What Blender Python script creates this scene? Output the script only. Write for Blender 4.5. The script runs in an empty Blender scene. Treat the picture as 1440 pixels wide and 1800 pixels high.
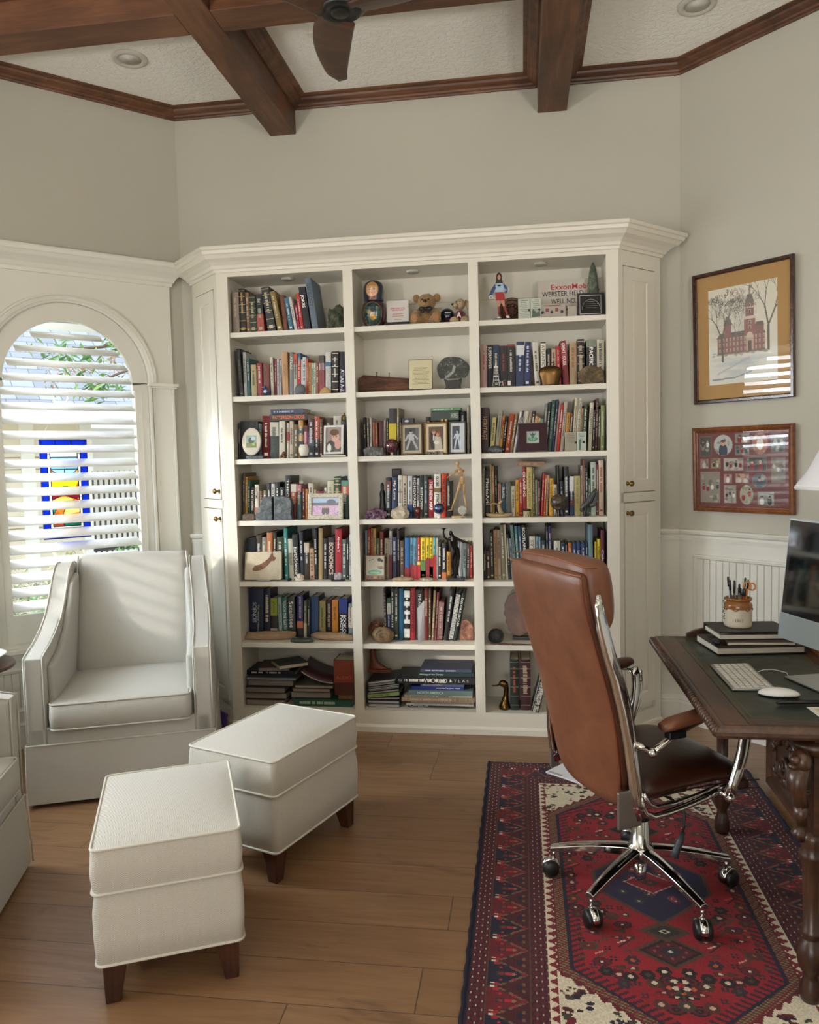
import bpy, bmesh, math, random
import numpy as np
from mathutils import Vector, Matrix, Euler, noise
PI=math.pi;R=math.radians;SQ=math.sqrt(0.5)
random.seed(7)
scene=bpy.context.scene
COL=scene.collection
CAM_H=1.45;CAM_F=1364.73
YAW, PITCH, ROLL=R(8.33050843), R(3.90757881), R(-1.37596039)
_f=np.array([-math.sin(YAW)*math.cos(PITCH), math.cos(YAW)*math.cos(PITCH), -math.sin(PITCH)])
_r0=np.array([math.cos(YAW), math.sin(YAW), 0.0]);_u0=np.cross(_r0, _f)
_r=math.cos(ROLL)*_r0+math.sin(ROLL)*_u0
_u=-math.sin(ROLL)*_r0+math.cos(ROLL)*_u0
ORG=np.array([0, 0, CAM_H])
def ray(x, y):return _f+_r*(x-720)/CAM_F+_u*(900-y)/CAM_F
def onY(x, y, Y):
 d=ray(x, y);return ORG+d*(Y/d[1])
def onZ(x, y, Z):
 d=ray(x, y);return ORG+d*((Z-CAM_H)/d[2])
def proj(X):
 d=np.asarray(X, float)-ORG;z=d@_f
 return 720+CAM_F*(d@_r)/z, 900-CAM_F*(d@_u)/z
cd=bpy.data.cameras.new('camera');cam=bpy.data.objects.new('camera', cd);COL.objects.link(cam)
cd.sensor_fit='HORIZONTAL';cd.sensor_width=36.0;cd.lens=CAM_F/1440*36.0
cd.clip_start=0.05;cd.clip_end=200
M3=Matrix(((_r[0], _u[0], -_f[0]), (_r[1], _u[1], -_f[1]), (_r[2], _u[2], -_f[2])))
cam.matrix_world=Matrix.Translation((0, 0, CAM_H))@M3.to_4x4()
scene.camera=cam
def lin(h):
 if isinstance(h, str):
  h=h.lstrip('#');c=[int(h[i:i+2], 16)/255 for i in(0, 2, 4)]
 else:c=list(h)
 return[x/12.92 if x<=0.04045 else((x+0.055)/1.055)**2.4 for x in c]
_mats={}
def mat(color, rough=0.5, metal=0.0, name=None, **kw):
 key=(color, rough, metal, name, tuple(sorted(kw.items())))
 if key in _mats:return _mats[key]
 m=bpy.data.materials.new(name or('paint_'+str(color).lower()))
 m.use_nodes=True
 b=m.node_tree.nodes['Principled BSDF']
 b.inputs['Base Color'].default_value=(*lin(color), 1)
 b.inputs['Roughness'].default_value=rough
 b.inputs['Metallic'].default_value=metal
 if 'coat' in kw:b.inputs['Coat Weight'].default_value=kw['coat'];b.inputs['Coat Roughness'].default_value=0.08
 if 'sheen' in kw:b.inputs['Sheen Weight'].default_value=kw['sheen']
 if 'trans' in kw:b.inputs['Transmission Weight'].default_value=kw['trans']
 if 'alpha' in kw:b.inputs['Alpha'].default_value=kw['alpha']
 if 'spec' in kw:b.inputs['Specular IOR Level'].default_value=kw['spec']
 if 'sss' in kw:b.inputs['Subsurface Weight'].default_value=kw['sss']
 _mats[key]=m
 return m
class NT:

 def __init__(s, m):
  s.m=m;m.use_nodes=True;s.t=m.node_tree;s.b=s.t.nodes['Principled BSDF']
 def n(s, typ, ins=None, **pr):
  nd=s.t.nodes.new(typ)
  for k, v in pr.items():setattr(nd, k, v)
  for k, v in(ins or{}).items():
   if hasattr(v, 'is_linked')or isinstance(v, bpy.types.NodeSocket):s.t.links.new(v, nd.inputs[k])
   else:nd.inputs[k].default_value=v
  return nd
 def math(s, op, a, b=0.0, c=0.0):
  nd=s.t.nodes.new('ShaderNodeMath');nd.operation=op
  for i, v in enumerate((a, b, c)):
   if isinstance(v, bpy.types.NodeSocket):s.t.links.new(v, nd.inputs[i])
   else:nd.inputs[i].default_value=v
  return nd.outputs[0]
 def mix(s, fac, a, b, blend='MIX'):
  nd=s.t.nodes.new('ShaderNodeMix');nd.data_type='RGBA';nd.blend_type=blend
  for i, v in((0, fac), (6, a), (7, b)):
   if isinstance(v, bpy.types.NodeSocket):s.t.links.new(v, nd.inputs[i])
   elif i==0:nd.inputs[0].default_value=v
   else:nd.inputs[i].default_value=(*lin(v), 1)if isinstance(v, str)else v
  return nd.outputs[2]
 def ramp(s, fac, stops):
  nd=s.t.nodes.new('ShaderNodeValToRGB');s.t.links.new(fac, nd.inputs[0])
  e=nd.color_ramp.elements
  while len(e)<len(stops):e.new(0.5)
  for el, (p, c)in zip(e, stops):
   el.position=p;el.color=(*lin(c), 1)if isinstance(c, str)else(c, c, c, 1)
  return nd.outputs[0]
 def coord(s, which='Object', scale=(1, 1, 1), rot=(0, 0, 0), loc=(0, 0, 0)):
  tc=s.t.nodes.new('ShaderNodeTexCoord');mp=s.t.nodes.new('ShaderNodeMapping')
  mp.inputs['Scale'].default_value=scale;mp.inputs['Rotation'].default_value=rot;mp.inputs['Location'].default_value=loc
  s.t.links.new(tc.outputs[which], mp.inputs[0]);return mp.outputs[0]
 def sep(s, v):
  nd=s.t.nodes.new('ShaderNodeSeparateXYZ');s.t.links.new(v, nd.inputs[0]);return nd.outputs
 def noise(s, v, scale, detail=4, rough=0.5, dist=0.0):
  nd=s.t.nodes.new('ShaderNodeTexNoise');s.t.links.new(v, nd.inputs['Vector'])
  nd.inputs['Scale'].default_value=scale;nd.inputs['Detail'].default_value=detail
  nd.inputs['Roughness'].default_value=rough;nd.inputs['Distortion'].default_value=dist
  return nd.outputs[0]
 def bump(s, h, strength=0.3, dist=0.01):
  nd=s.t.nodes.new('ShaderNodeBump');nd.inputs['Strength'].default_value=strength;nd.inputs['Distance'].default_value=dist
  s.t.links.new(h, nd.inputs['Height']);s.t.links.new(nd.outputs[0], s.b.inputs['Normal'])
 def color(s, c):s.t.links.new(c, s.b.inputs['Base Color'])
 def rough(s, c):s.t.links.new(c, s.b.inputs['Roughness'])
def newmat(name, rough=0.5, metal=0.0):
 m=bpy.data.materials.new(name);n=NT(m)
 n.b.inputs['Roughness'].default_value=rough;n.b.inputs['Metallic'].default_value=metal
 return m, n
def painted(name, col, rough, bump=0.05, scale=300):
 m, n=newmat(name, rough);v=n.coord()
 n.color(n.mix(n.noise(v, 1.5, 3), col, tuple(min(1, x*1.05)for x in lin(col))+(1, )))
 n.bump(n.noise(v, scale, 2), bump, 0.002);return m
M_WALL=painted('greige_wall_paint', 'bbb8ab', 0.85, 0.25, 120)
M_TRIM=painted('white_trim_paint', 'dddbd1', 0.38, 0.04)
M_CASE=painted('white_cabinet_paint', 'dcd7ca', 0.40, 0.04)
M_CEIL, _n=newmat('knockdown_ceiling', 0.9);_v=_n.coord()
_a=_n.noise(_v, 38, 3, 0.55, 0.6);_a2=_n.ramp(_a, [(0.42, 0.0), (0.58, 1.0)])
_n.color(_n.mix(0.0, 'f3f1eb', 'f3f1eb'));_n.bump(_a2, 0.55, 0.004)
def wood(name, c1, c2, c3, axis='X', rough=0.4, scale=1.0, coat=0.0, bump=0.12):
 m, n=newmat(name, rough)
 sc={'X':(1.2, 14, 14), 'Y':(14, 1.2, 14), 'Z':(14, 14, 1.2)}[axis]
 v=n.coord(scale=tuple(scale*q for q in sc))
 a=n.noise(v, 1.0, 6, 0.65, 1.2);b=n.noise(v, 5.0, 4, 0.6)
 v2=n.coord();blot=n.noise(v2, 3.0*scale, 3, 0.6)
 f=n.math('ADD', n.math('MULTIPLY', a, 0.6), n.math('ADD', n.math('MULTIPLY', b, 0.2), n.math('MULTIPLY', blot, 0.35)))
 n.color(n.ramp(f, [(0.38, c1), (0.55, c2), (0.75, c3)]));n.bump(b, bump, 0.003)
 n.b.inputs['Coat Weight'].default_value=coat;n.b.inputs['Coat Roughness'].default_value=0.15
 return m
M_BEAM={a:wood('stained_beam_wood_'+a.lower(), '38200f', '583621', '7a5135', a, 0.45)for a in 'XYZ'}
M_DESK={a:wood('carved_oak_'+a.lower(), '1c100a', '3a2317', '593a27', a, 0.36, 1.6, 0.2)for a in 'XYZ'}
M_LEG=wood('dark_walnut_legs', '1f100a', '3a2015', '553020', 'Z', 0.35, 2)
M_FAN=wood('fan_walnut', '2b1810', '442a1c', '5f3d29', 'X', 0.4, 2)
M_PFR1=wood('dark_mahogany_frame', '200d0b', '33150f', '4a2015', 'Z', 0.25, 2, 0.4)
M_PFR2=wood('walnut_picture_frame', '4a2410', '743f1c', '93592c', 'Z', 0.3, 2, 0.3)
M_DRIFT=wood('weathered_driftwood', '6a5340', '93785c', 'b39a7c', 'X', 0.85, 3, 0, 0.6)
M_BARK=wood('old_brown_timber', '2e1c14', '553526', '74503a', 'X', 0.8, 4, 0, 0.7)
M_FLOOR, n=newmat('wide_oak_planks', 0.33)
v=n.coord();x, y, z=n.sep(v)
W=0.1845
yy=n.math('DIVIDE', n.math('ADD', y, -2.285+50*W), W)
row=n.math('FLOOR', yy);fy=n.math('FRACT', yy)
wn=n.n('ShaderNodeTexWhiteNoise', {'W':row}, noise_dimensions='1D')
xo=n.math('ADD', x, n.math('MULTIPLY', wn.outputs['Value'], 7.3))
xx=n.math('DIVIDE', xo, 1.9);plank=n.math('FLOOR', xx);fx=n.math('FRACT', xx)
cv=n.n('ShaderNodeCombineXYZ', {0:plank, 1:row})
pr=n.n('ShaderNodeTexWhiteNoise', {'Vector':cv.outputs[0]}, noise_dimensions='3D')
gv=n.n('ShaderNodeCombineXYZ', {0:n.math('ADD', n.math('MULTIPLY', x, 1.0), n.math('MULTIPLY', pr.outputs['Value'], 30)), 1:n.math('MULTIPLY', y, 11.0), 2:n.math('MULTIPLY', row, 3.1)})
g1=n.noise(gv.outputs[0], 1.1, 6, 0.58, 2.4);g2=n.noise(gv.outputs[0], 14, 3, 0.6)
kn=n.noise(n.coord(scale=(3.0, 7, 1)), 1.0, 4, 0.6, 0.8)
f=n.math('ADD', n.math('MULTIPLY', g1, 0.75), n.math('MULTIPLY', g2, 0.25))
base=n.ramp(f, [(0.25, '6f5238'), (0.45, '876649'), (0.6, '937152'), (0.8, 'a5825f')])
tint=n.mix(n.math('MULTIPLY', pr.outputs['Value'], 0.45), base, '7a5a3c')
tint=n.mix(n.ramp(kn, [(0.60, 0.0), (0.78, 0.8)]), tint, '3e2a1b')
sy=n.math('LESS_THAN', n.math('MINIMUM', fy, n.math('SUBTRACT', 1.0, fy)), 0.008)
sx=n.math('LESS_THAN', n.math('MINIMUM', fx, n.math('SUBTRACT', 1.0, fx)), 0.0009)
seam=n.math('MAXIMUM', sy, sx)
n.color(n.mix(n.math('MULTIPLY', seam, 0.75), tint, '2a1a10'))
n.rough(n.ramp(g1, [(0.3, 0.42), (0.7, 0.30)]))
n.bump(n.math('SUBTRACT', n.math('MULTIPLY', f, 0.35), seam), 0.35, 0.0015)
def fabric(name, col, col2, kind):
 m, n=newmat(name, 0.92);v=n.coord();x, y, z=n.sep(v)
 if kind=='herringbone':
  u=n.math('ADD', x, n.math('MULTIPLY', y, 0.0))
  tri=n.math('PINGPONG', n.math('ADD', x, y), 0.016)
  s_=n.math('SINE', n.math('MULTIPLY', n.math('ADD', n.math('ADD', z, n.math('MULTIPLY', y, 0.7)), tri), 1150.0))
 else:
  s1=n.math('SINE', n.math('MULTIPLY', n.math('ADD', x, y), 1900.0));s2=n.math('SINE', n.math('MULTIPLY', n.math('ADD', z, n.math('MULTIPLY', y, 0.3)), 1700.0))
  s_=n.math('MULTIPLY', s1, s2)
 k=n.math('ADD', n.math('MULTIPLY', s_, 0.5), 0.5)
 ns=n.noise(v, 260, 3, 0.7);big=n.noise(v, 5, 2)
 k2=n.math('ADD', n.math('MULTIPLY', k, 0.6), n.math('MULTIPLY', ns, 0.5))
 n.color(n.mix(k2, col2, col));n.bump(k2, 0.25, 0.0015)
 n.b.inputs['Sheen Weight'].default_value=0.15
 return m
M_OTT=fabric('ivory_herringbone_weave', 'dcdad2', 'a19a8c', 'herringbone')
M_ARM=fabric('light_grey_linen_weave', 'c4c2bb', '9c9a92', 'plain')
M_PIPE=mat('bfbcb3', 0.85, name='linen_piping')
M_PIPE2=mat('d2cec2', 0.8, name='ivory_piping')
M_LEATHER, n=newmat('tan_leather', 0.36);v=n.coord()
w1=n.noise(v, 9, 4, 0.6, 0.3);w2=n.noise(v, 420, 2)
n.color(n.ramp(w1, [(0.3, '6a402b'), (0.55, '774a33'), (0.8, '83543c')]));n.bump(n.math('ADD', n.math('MULTIPLY', w1, 0.6), n.math('MULTIPLY', w2, 0.08)), 0.22, 0.006)
n.rough(n.ramp(w1, [(0.3, 0.44), (0.8, 0.34)]))
M_LEATHER_D, n=newmat('dark_brown_leather', 0.33);v=n.coord()
w1=n.noise(v, 9, 4, 0.6, 0.3);n.color(n.ramp(w1, [(0.3, '33190f'), (0.8, '472515')]));n.bump(w1, 0.25, 0.01)
M_CHROME=mat('d8d8d6', 0.08, 1.0, 'polished_chrome')
M_BRASS=mat('7a5f34', 0.3, 1.0, 'aged_brass')
M_BLACKP=mat('141414', 0.4, name='black_plastic')
M_PAGES, n=newmat('book_pages', 0.9);v=n.coord();x, y, z=n.sep(v)
n.color(n.mix(n.math('MULTIPLY', n.noise(n.coord(scale=(700, 6, 6)), 1.0, 2), 0.6), 'd9cfb8', 'a89c84'))
M_GLASS=mat('ffffff', 0.02, name='clear_pane', trans=1.0)
def glassy():
 m=bpy.data.materials.new('window_pane_glass');m.use_nodes=True;t=m.node_tree;t.nodes.clear()
 o=t.nodes.new('ShaderNodeOutputMaterial');tr=t.nodes.new('ShaderNodeBsdfTransparent');gl=t.nodes.new('ShaderNodeBsdfGlossy')
 gl.inputs['Roughness'].default_value=0.0
 fr=t.nodes.new('ShaderNodeFresnel');fr.inputs['IOR'].default_value=1.45;mx=t.nodes.new('ShaderNodeMixShader')
 ge=t.nodes.new('ShaderNodeNewGeometry');m1=t.nodes.new('ShaderNodeMath');m1.operation='SUBTRACT';m1.inputs[0].default_value=1.0;t.links.new(ge.outputs['Backfacing'], m1.inputs[1])
 m2=t.nodes.new('ShaderNodeMath');m2.operation='MULTIPLY';t.links.new(fr.outputs[0], m2.inputs[0]);t.links.new(m1.outputs[0], m2.inputs[1])
 t.links.new(m2.outputs[0], mx.inputs[0]);t.links.new(tr.outputs[0], mx.inputs[1]);t.links.new(gl.outputs[0], mx.inputs[2]);t.links.new(mx.outputs[0], o.inputs[0])
 return m
M_PANE=glassy()
def stone(name, c1, c2, c3, scale=12, rough=0.7, bump=0.4):
 m, n=newmat(name, rough);v=n.coord();a=n.noise(v, scale, 6, 0.7, 0.6)
 n.color(n.ramp(a, [(0.32, c1), (0.5, c2), (0.68, c3)]));n.bump(a, bump, 0.01);return m
CLAMP=[False]
class MB:
 def __init__(s):s.v=[];s.f=[];s.mi=[];s.sm=[];s.cur=0;s.smooth=False
 def raw(s, vs, fs, xf=None):
  o=len(s.v)
  if xf is not None:vs=[tuple(xf@Vector(p))for p in vs]
  s.v+=[tuple(p)for p in vs]
  for q in fs:s.f.append(tuple(i+o for i in q));s.mi.append(s.cur);s.sm.append(s.smooth)
  return s
 def box(s, a, b, xf=None):
  (x0, y0, z0), (x1, y1, z1)=a, b
  vs=[(x0, y0, z0), (x1, y0, z0), (x1, y1, z0), (x0, y1, z0), (x0, y0, z1), (x1, y0, z1), (x1, y1, z1), (x0, y1, z1)]
  return s.raw(vs, [(0, 3, 2, 1), (4, 5, 6, 7), (0, 1, 5, 4), (1, 2, 6, 5), (2, 3, 7, 6), (3, 0, 4, 7)], xf)
 def prism(s, poly, a, b, fn):

  k=len(poly);vs=[fn(u, v, a)for u, v in poly]+[fn(u, v, b)for u, v in poly]
  fs=[tuple(range(k))[::-1], tuple(range(k, 2*k))]+[(i, (i+1)%k, (i+1)%k+k, i+k)for i in range(k)]
  return s.raw(vs, fs)
 def lathe(s, prof, n=24, c=(0, 0, 0), xf=None, a0=0, a1=2*PI, cap=True):
  full=abs(a1-a0-2*PI)<1e-6;m=n if full else n+1
  vs=[]
  for r, z in prof:
   for i in range(m):
    a=a0+(a1-a0)*i/n;vs.append((c[0]+r*math.cos(a), c[1]+r*math.sin(a), c[2]+z))
  fs=[]
  for j in range(len(prof)-1):
   for i in range(n):
    i2=(i+1)%m if full else i+1
    fs.append((j*m+i, j*m+i2, (j+1)*m+i2, (j+1)*m+i))
  if cap and prof[0][0]>1e-5 and full:fs.append(tuple(range(m))[::-1])
  if cap and prof[-1][0]>1e-5 and full:fs.append(tuple((len(prof)-1)*m+i for i in range(m)))
  return s.raw(vs, fs, xf)
 def loft(s, rings, caps=True, closed=False):
  k=len(rings[0]);vs=[p for r in rings for p in r];fs=[]
  m=len(rings)
  for j in range(m if closed else m-1):
   for i in range(k):fs.append((j*k+i, j*k+(i+1)%k, ((j+1)%m)*k+(i+1)%k, ((j+1)%m)*k+i))
  if caps and not closed:fs+=[tuple(range(k))[::-1], tuple((m-1)*k+i for i in range(k))]
  return s.raw(vs, fs)
 def tube(s, pts, r, n=10, closed=False, sq=(1, 1), up=None):
  pts=[Vector(p)for p in pts];m=len(pts);rr=r if isinstance(r, (list, tuple))else[r]*m
  rings=[];ref=None
  for i, p in enumerate(pts):
   if closed:t=pts[(i+1)%m]-pts[i-1]
   else:t=pts[min(i+1, m-1)]-pts[max(i-1, 0)]
   if t.length<1e-9:t=Vector((0, 0, 1))
   t.normalize()
   if ref is None:ref=Vector(up)if up else(Vector((0, 0, 1))if abs(t.z)<0.9 else Vector((1, 0, 0)))
   b=t.cross(ref)
   if b.length<1e-6:b=t.orthogonal()
   b.normalize();a=b.cross(t).normalized();ref=a
   rings.append([tuple(p+(a*math.cos(q)*sq[0]+b*math.sin(q)*sq[1])*rr[i])for q in[2*PI*j/n for j in range(n)]])
  return s.loft(rings, closed=closed)
 def ball(s, c, r, n=16, xf=None):
  rx, ry, rz=r if isinstance(r, (list, tuple))else(r, r, r)
  vs=[(c[0], c[1], c[2]+rz)];h=n//2
  for j in range(1, h):
   p=PI*j/h
   for i in range(n):
    a=2*PI*i/n;vs.append((c[0]+rx*math.sin(p)*math.cos(a), c[1]+ry*math.sin(p)*math.sin(a), c[2]+rz*math.cos(p)))
  vs.append((c[0], c[1], c[2]-rz));fs=[]
  for i in range(n):fs.append((0, 1+i, 1+(i+1)%n))
  for j in range(h-2):
   for i in range(n):fs.append((1+j*n+i, 1+(j+1)*n+i, 1+(j+1)*n+(i+1)%n, 1+j*n+(i+1)%n))
  L=len(vs)-1
  for i in range(n):fs.append((L, 1+(h-2)*n+(i+1)%n, 1+(h-2)*n+i))
  return s.raw(vs, fs, xf)
 def build(s, name, mats, parent=None, xf=None, loc=None, rot=None, bevel=0, seg=2, subd=0, merge=False, fixn=True):
  if CLAMP[0]and name not in('slab_stand', 'sole_block'):s.v=[(x, y, max(z, 0.0))for x, y, z in s.v]
  me=bpy.data.meshes.new(name);me.from_pydata(s.v, [], s.f)
  if not isinstance(mats, (list, tuple)):mats=[mats]
  for q in mats:me.materials.append(q)
  me.polygons.foreach_set('material_index', s.mi);me.polygons.foreach_set('use_smooth', s.sm)
  me.update()
  if fixn or merge:
   bm=bmesh.new();bm.from_mesh(me)
   if merge:bmesh.ops.remove_doubles(bm, verts=bm.verts, dist=1e-5)
   bmesh.ops.recalc_face_normals(bm, faces=bm.faces);bm.to_mesh(me);bm.free()
  o=bpy.data.objects.new(name, me);COL.objects.link(o)
  if parent is not None:o.parent=parent
  if xf is not None:o.matrix_basis=xf
  if loc is not None:o.location=loc
  if rot is not None:o.rotation_euler=rot
  if bevel:
   b=o.modifiers.new('bevel', 'BEVEL');b.width=bevel;b.segments=seg;b.limit_method='ANGLE';b.angle_limit=R(40)
   if seg>1:
    for p in me.polygons:p.use_smooth=True
    b.harden_normals=True
  if subd:
   sb=o.modifiers.new('subd', 'SUBSURF');sb.levels=subd;sb.render_levels=subd
   for p in me.polygons:p.use_smooth=True
  return o
def tag(o, label, cat, group=None, kind=None):
 if label:o['label']=label
 if cat:o['category']=cat
 if group:o['group']=group
 if kind:o['kind']=kind
 return o
def thing(name, label, cat, loc=(0, 0, 0), rz=0.0, group=None, xf=None):
 o=bpy.data.objects.new(name, None);COL.objects.link(o);o.empty_display_size=0.05
 if xf is not None:o.matrix_world=xf
 else:o.location=loc;o.rotation_euler=(0, 0, rz)
 return tag(o, label, cat, group)
def struct(o, label=None):
 o['kind']='structure'
 if label:o['label']=label
 return o
def copy_tree(o, parent=None, data=False):
 c=o.copy();COL.objects.link(c)
 if parent is not None:c.parent=parent
 for ch in o.children:copy_tree(ch, c)
 return c
_texts=[]
def text(s, parent, xf, w, h, m, name='lettering', bold=0.0, label=None):

 _texts.append((s, parent, xf, w, h, m, name, bold, label))
def flush_texts():
 objs=[]
 for s, parent, xf, w, h, m, name, bold, label in _texts:
  cu=bpy.data.curves.new(name, 'FONT');cu.body=s;cu.size=1;cu.offset=bold;cu.resolution_u=3
  cu.align_x='CENTER';cu.align_y='CENTER'
  o=bpy.data.objects.new(name, cu);COL.objects.link(o);objs.append(o)
 dg=bpy.context.evaluated_depsgraph_get();dg.update()
 for o, (s, parent, xf, w, h, m, name, bold, label)in zip(objs, _texts):
  me=bpy.data.meshes.new_from_object(o.evaluated_get(dg))
  k=len(me.vertices)
  if k:
   a=np.empty(k*3, 'f');me.vertices.foreach_get('co', a);a=a.reshape(-1, 3)
   lo, hi=a.min(0), a.max(0);sz=np.maximum(hi-lo, 1e-6);a=a-(lo+hi)/2
   a[:, 0]*=w/sz[0];a[:, 1]*=h/sz[1];a[:, 2]=0
   me.vertices.foreach_set('co', a.ravel())
  me.materials.clear();me.materials.append(m)
  t=bpy.data.objects.new(name, me);COL.objects.link(t);t.parent=parent;t.matrix_basis=xf
  if label:t['label']=label
  cu=o.data;bpy.data.objects.remove(o);bpy.data.curves.remove(cu)
class Canvas:
 def __init__(s, w, h, bg):
  s.w, s.h=w, h;s.a=np.zeros((h, w, 3));s.a[:]=lin(bg)
  s.Y, s.X=np.mgrid[0:h, 0:w].astype(float);s.X+=0.5;s.Y+=0.5
 def put(s, mask, c, k=1.0):
  c=np.array(lin(c));s.a[mask]=s.a[mask]*(1-k)+c*k;return s
 def rect(s, x0, y0, x1, y1, c, k=1.0):return s.put((s.X>=x0)&(s.X<x1)&(s.Y>=y0)&(s.Y<y1), c, k)
 def ell(s, cx, cy, rx, ry, c, k=1.0):return s.put(((s.X-cx)/rx)**2+((s.Y-cy)/ry)**2<=1, c, k)
 def line(s, x0, y0, x1, y1, wd, c, k=1.0):
  dx, dy=x1-x0, y1-y0;L=dx*dx+dy*dy+1e-9
  t=np.clip(((s.X-x0)*dx+(s.Y-y0)*dy)/L, 0, 1)
  return s.put((s.X-x0-t*dx)**2+(s.Y-y0-t*dy)**2<=(wd/2)**2, c, k)
 def poly(s, pts, c, k=1.0):
  m=np.zeros_like(s.X, bool);n=len(pts)
  for i in range(n):
   x0, y0=pts[i];x1, y1=pts[(i+1)%n]
   if y0==y1:continue
   cond=((s.Y>min(y0, y1))&(s.Y<=max(y0, y1)))&(s.X<(s.Y-y0)*(x1-x0)/(y1-y0)+x0)
   m^=cond
  return s.put(m, c, k)
 def noise(s, amt, seed=0):
  rg=np.random.RandomState(seed);s.a*=1+amt*(rg.rand(s.h, s.w, 1)-0.5)*2;s.a=np.clip(s.a, 0, 1);return s
def painted_grid(name, cv, w, h, parent, xf, m=None, label=None, rough=0.6, thick=0.0):

 nx, ny=cv.w, cv.h
 xs=np.linspace(-w/2, w/2, nx+1);ys=np.linspace(-h/2, h/2, ny+1)
 V=np.zeros(((ny+1)*(nx+1), 3));V[:, 0]=np.tile(xs, ny+1);V[:, 1]=np.repeat(ys, nx+1)
 i=np.arange(nx);j=np.arange(ny);I, J=np.meshgrid(i, j);q=(J*(nx+1)+I).ravel()
 F=np.stack([q, q+1, q+nx+2, q+nx+1], 1)
 me=bpy.data.meshes.new(name);me.vertices.add(len(V));me.vertices.foreach_set('co', V.ravel())
 me.loops.add(F.size);me.loops.foreach_set('vertex_index', F.ravel().astype('i'))
 me.polygons.add(len(F));me.polygons.foreach_set('loop_start', (np.arange(len(F))*4).astype('i'))
 try:me.polygons.foreach_set('loop_total', np.full(len(F), 4, 'i'))
 except Exception:pass
 me.update(calc_edges=True)
 at=me.color_attributes.new('Col', 'FLOAT_COLOR', 'CORNER')
 c=np.ones((len(F), 4, 4), 'f');c[:, :, :3]=cv.a.reshape(-1, 1, 3);at.data.foreach_set('color', c.ravel())
 me.materials.append(m or attr_mat(rough))
 o=bpy.data.objects.new(name, me);COL.objects.link(o)
 if parent is not None:o.parent=parent
 o.matrix_basis=xf
 if label:o['label']=label
 return o
_am={}
def attr_mat(rough=0.6, kind=''):
 if(rough, kind)in _am:return _am[(rough, kind)]
 m, n=newmat('printed_colours'+kind, rough);a=n.n('ShaderNodeVertexColor', layer_name='Col');n.color(a.outputs[0])
 if kind=='pile':
  v=n.coord();n.bump(n.noise(v, 900, 2), 0.6, 0.002);n.b.inputs['Sheen Weight'].default_value=0.05
 if kind=='glass':
  n.b.inputs['Coat Weight'].default_value=1.0;n.b.inputs['Coat Roughness'].default_value=0.0
 if kind=='stained':
  n.b.inputs['Roughness'].default_value=0.1;n.t.links.new(a.outputs[0], n.b.inputs['Base Color'])
  t=n.t;o=t.nodes['Material Output'];tl=t.nodes.new('ShaderNodeBsdfTranslucent');mx=t.nodes.new('ShaderNodeMixShader');mx.inputs[0].default_value=0.85
  tp=t.nodes.new('ShaderNodeBsdfTransparent');m2=t.nodes.new('ShaderNodeMixShader');m2.inputs[0].default_value=0.6
  t.links.new(a.outputs[0], tl.inputs[0]);t.links.new(a.outputs[0], tp.inputs[0])
  t.links.new(tl.outputs[0], m2.inputs[1]);t.links.new(tp.outputs[0], m2.inputs[2])
  t.links.new(n.b.outputs[0], mx.inputs[1]);t.links.new(m2.outputs[0], mx.inputs[2]);t.links.new(mx.outputs[0], o.inputs[0])
 _am[(rough, kind)]=m;return m
def XF(origin, xdir, ydir):
 x=Vector(xdir).normalized();y=Vector(ydir);y=(y-x*y.dot(x)).normalized();z=x.cross(y)
 m=Matrix(((x[0], y[0], z[0], origin[0]), (x[1], y[1], z[1], origin[1]), (x[2], y[2], z[2], origin[2]), (0, 0, 0, 1)))
 return m
WORLD_STR=2.4;SUN_STR=2.0;WIN_E=150.0;SKY_E=30.0;HALL_E=26.0;HALL_W=108.0;UPFILL_E=50.0;EXPO=0.12
ZC=3.44
class WF:
 def __init__(s, A, n, L):
  s.A=Vector((A[0], A[1], 0));s.n=Vector((n[0], n[1], 0));s.d=s.n.cross(Vector((0, 0, 1)));s.L=L
 def P(s, t, off, z):return tuple(s.A+s.d*t+s.n*off+Vector((0, 0, z)))
 def xf(s, t=0, off=0, z=0):
  p=s.P(t, off, z);return Matrix(((s.d.x, s.n.x, 0, p[0]), (s.d.y, s.n.y, 0, p[1]), (0, 0, 1, p[2]), (0, 0, 0, 1)))
S2=SQ;CH=1.26
WBK=WF((0.83, 4.30), (0, -1), 2.75)
WLF=WF((-1.92, 4.30), (S2, -S2), CH)
WWT=WF((-2.811, 3.409), (1, 0), 3.64)
WRT=WF((0.83+CH*S2, 4.30-CH*S2), (-S2, -S2), CH)
WET=WF((1.721, -0.23), (-1, 0), 3.64)
def tR(t):return CH-t
OCT=[(-1.92, 4.30), (-2.811, 3.409), (-2.811, -0.23), (1.721, -0.23), (1.721, 3.409), (0.83, 4.30)]
def wall_mesh(wf, holes=(), th=0.16, H=ZC+0.15):

 b=MB()
 def quad(t0, z0, t1, z1):
  if t1-t0>1e-6 and z1-z0>1e-6:b.prism([(t0, z0), (t1, z0), (t1, z1), (t0, z1)], 0, -th, lambda u, v, w:wf.P(u, w, v))
 t=0
 for tc, hw, zb, zs in sorted(holes):
  quad(t, 0, tc-hw, H);quad(tc-hw, 0, tc+hw, zb)
  if zs<0:quad(tc-hw, -zs, tc+hw, H)
  else:
   N=24
   for i in range(N):
    a0=PI-PI*i/N;a1=PI-PI*(i+1)/N
    p=[(tc+hw*math.cos(a0), zs+hw*math.sin(a0)), (tc+hw*math.cos(a1), zs+hw*math.sin(a1)), (tc+hw*math.cos(a1), H), (tc+hw*math.cos(a0), H)]
    b.prism(p, 0, -th, lambda u, v, w:wf.P(u, w, v))
  t=tc+hw
 quad(t, 0, wf.L, H);return b
WIN_R=0.41;WZS=1.905;WZB=0.52
struct(wall_mesh(WBK).build('wall_back', M_WALL))
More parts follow.
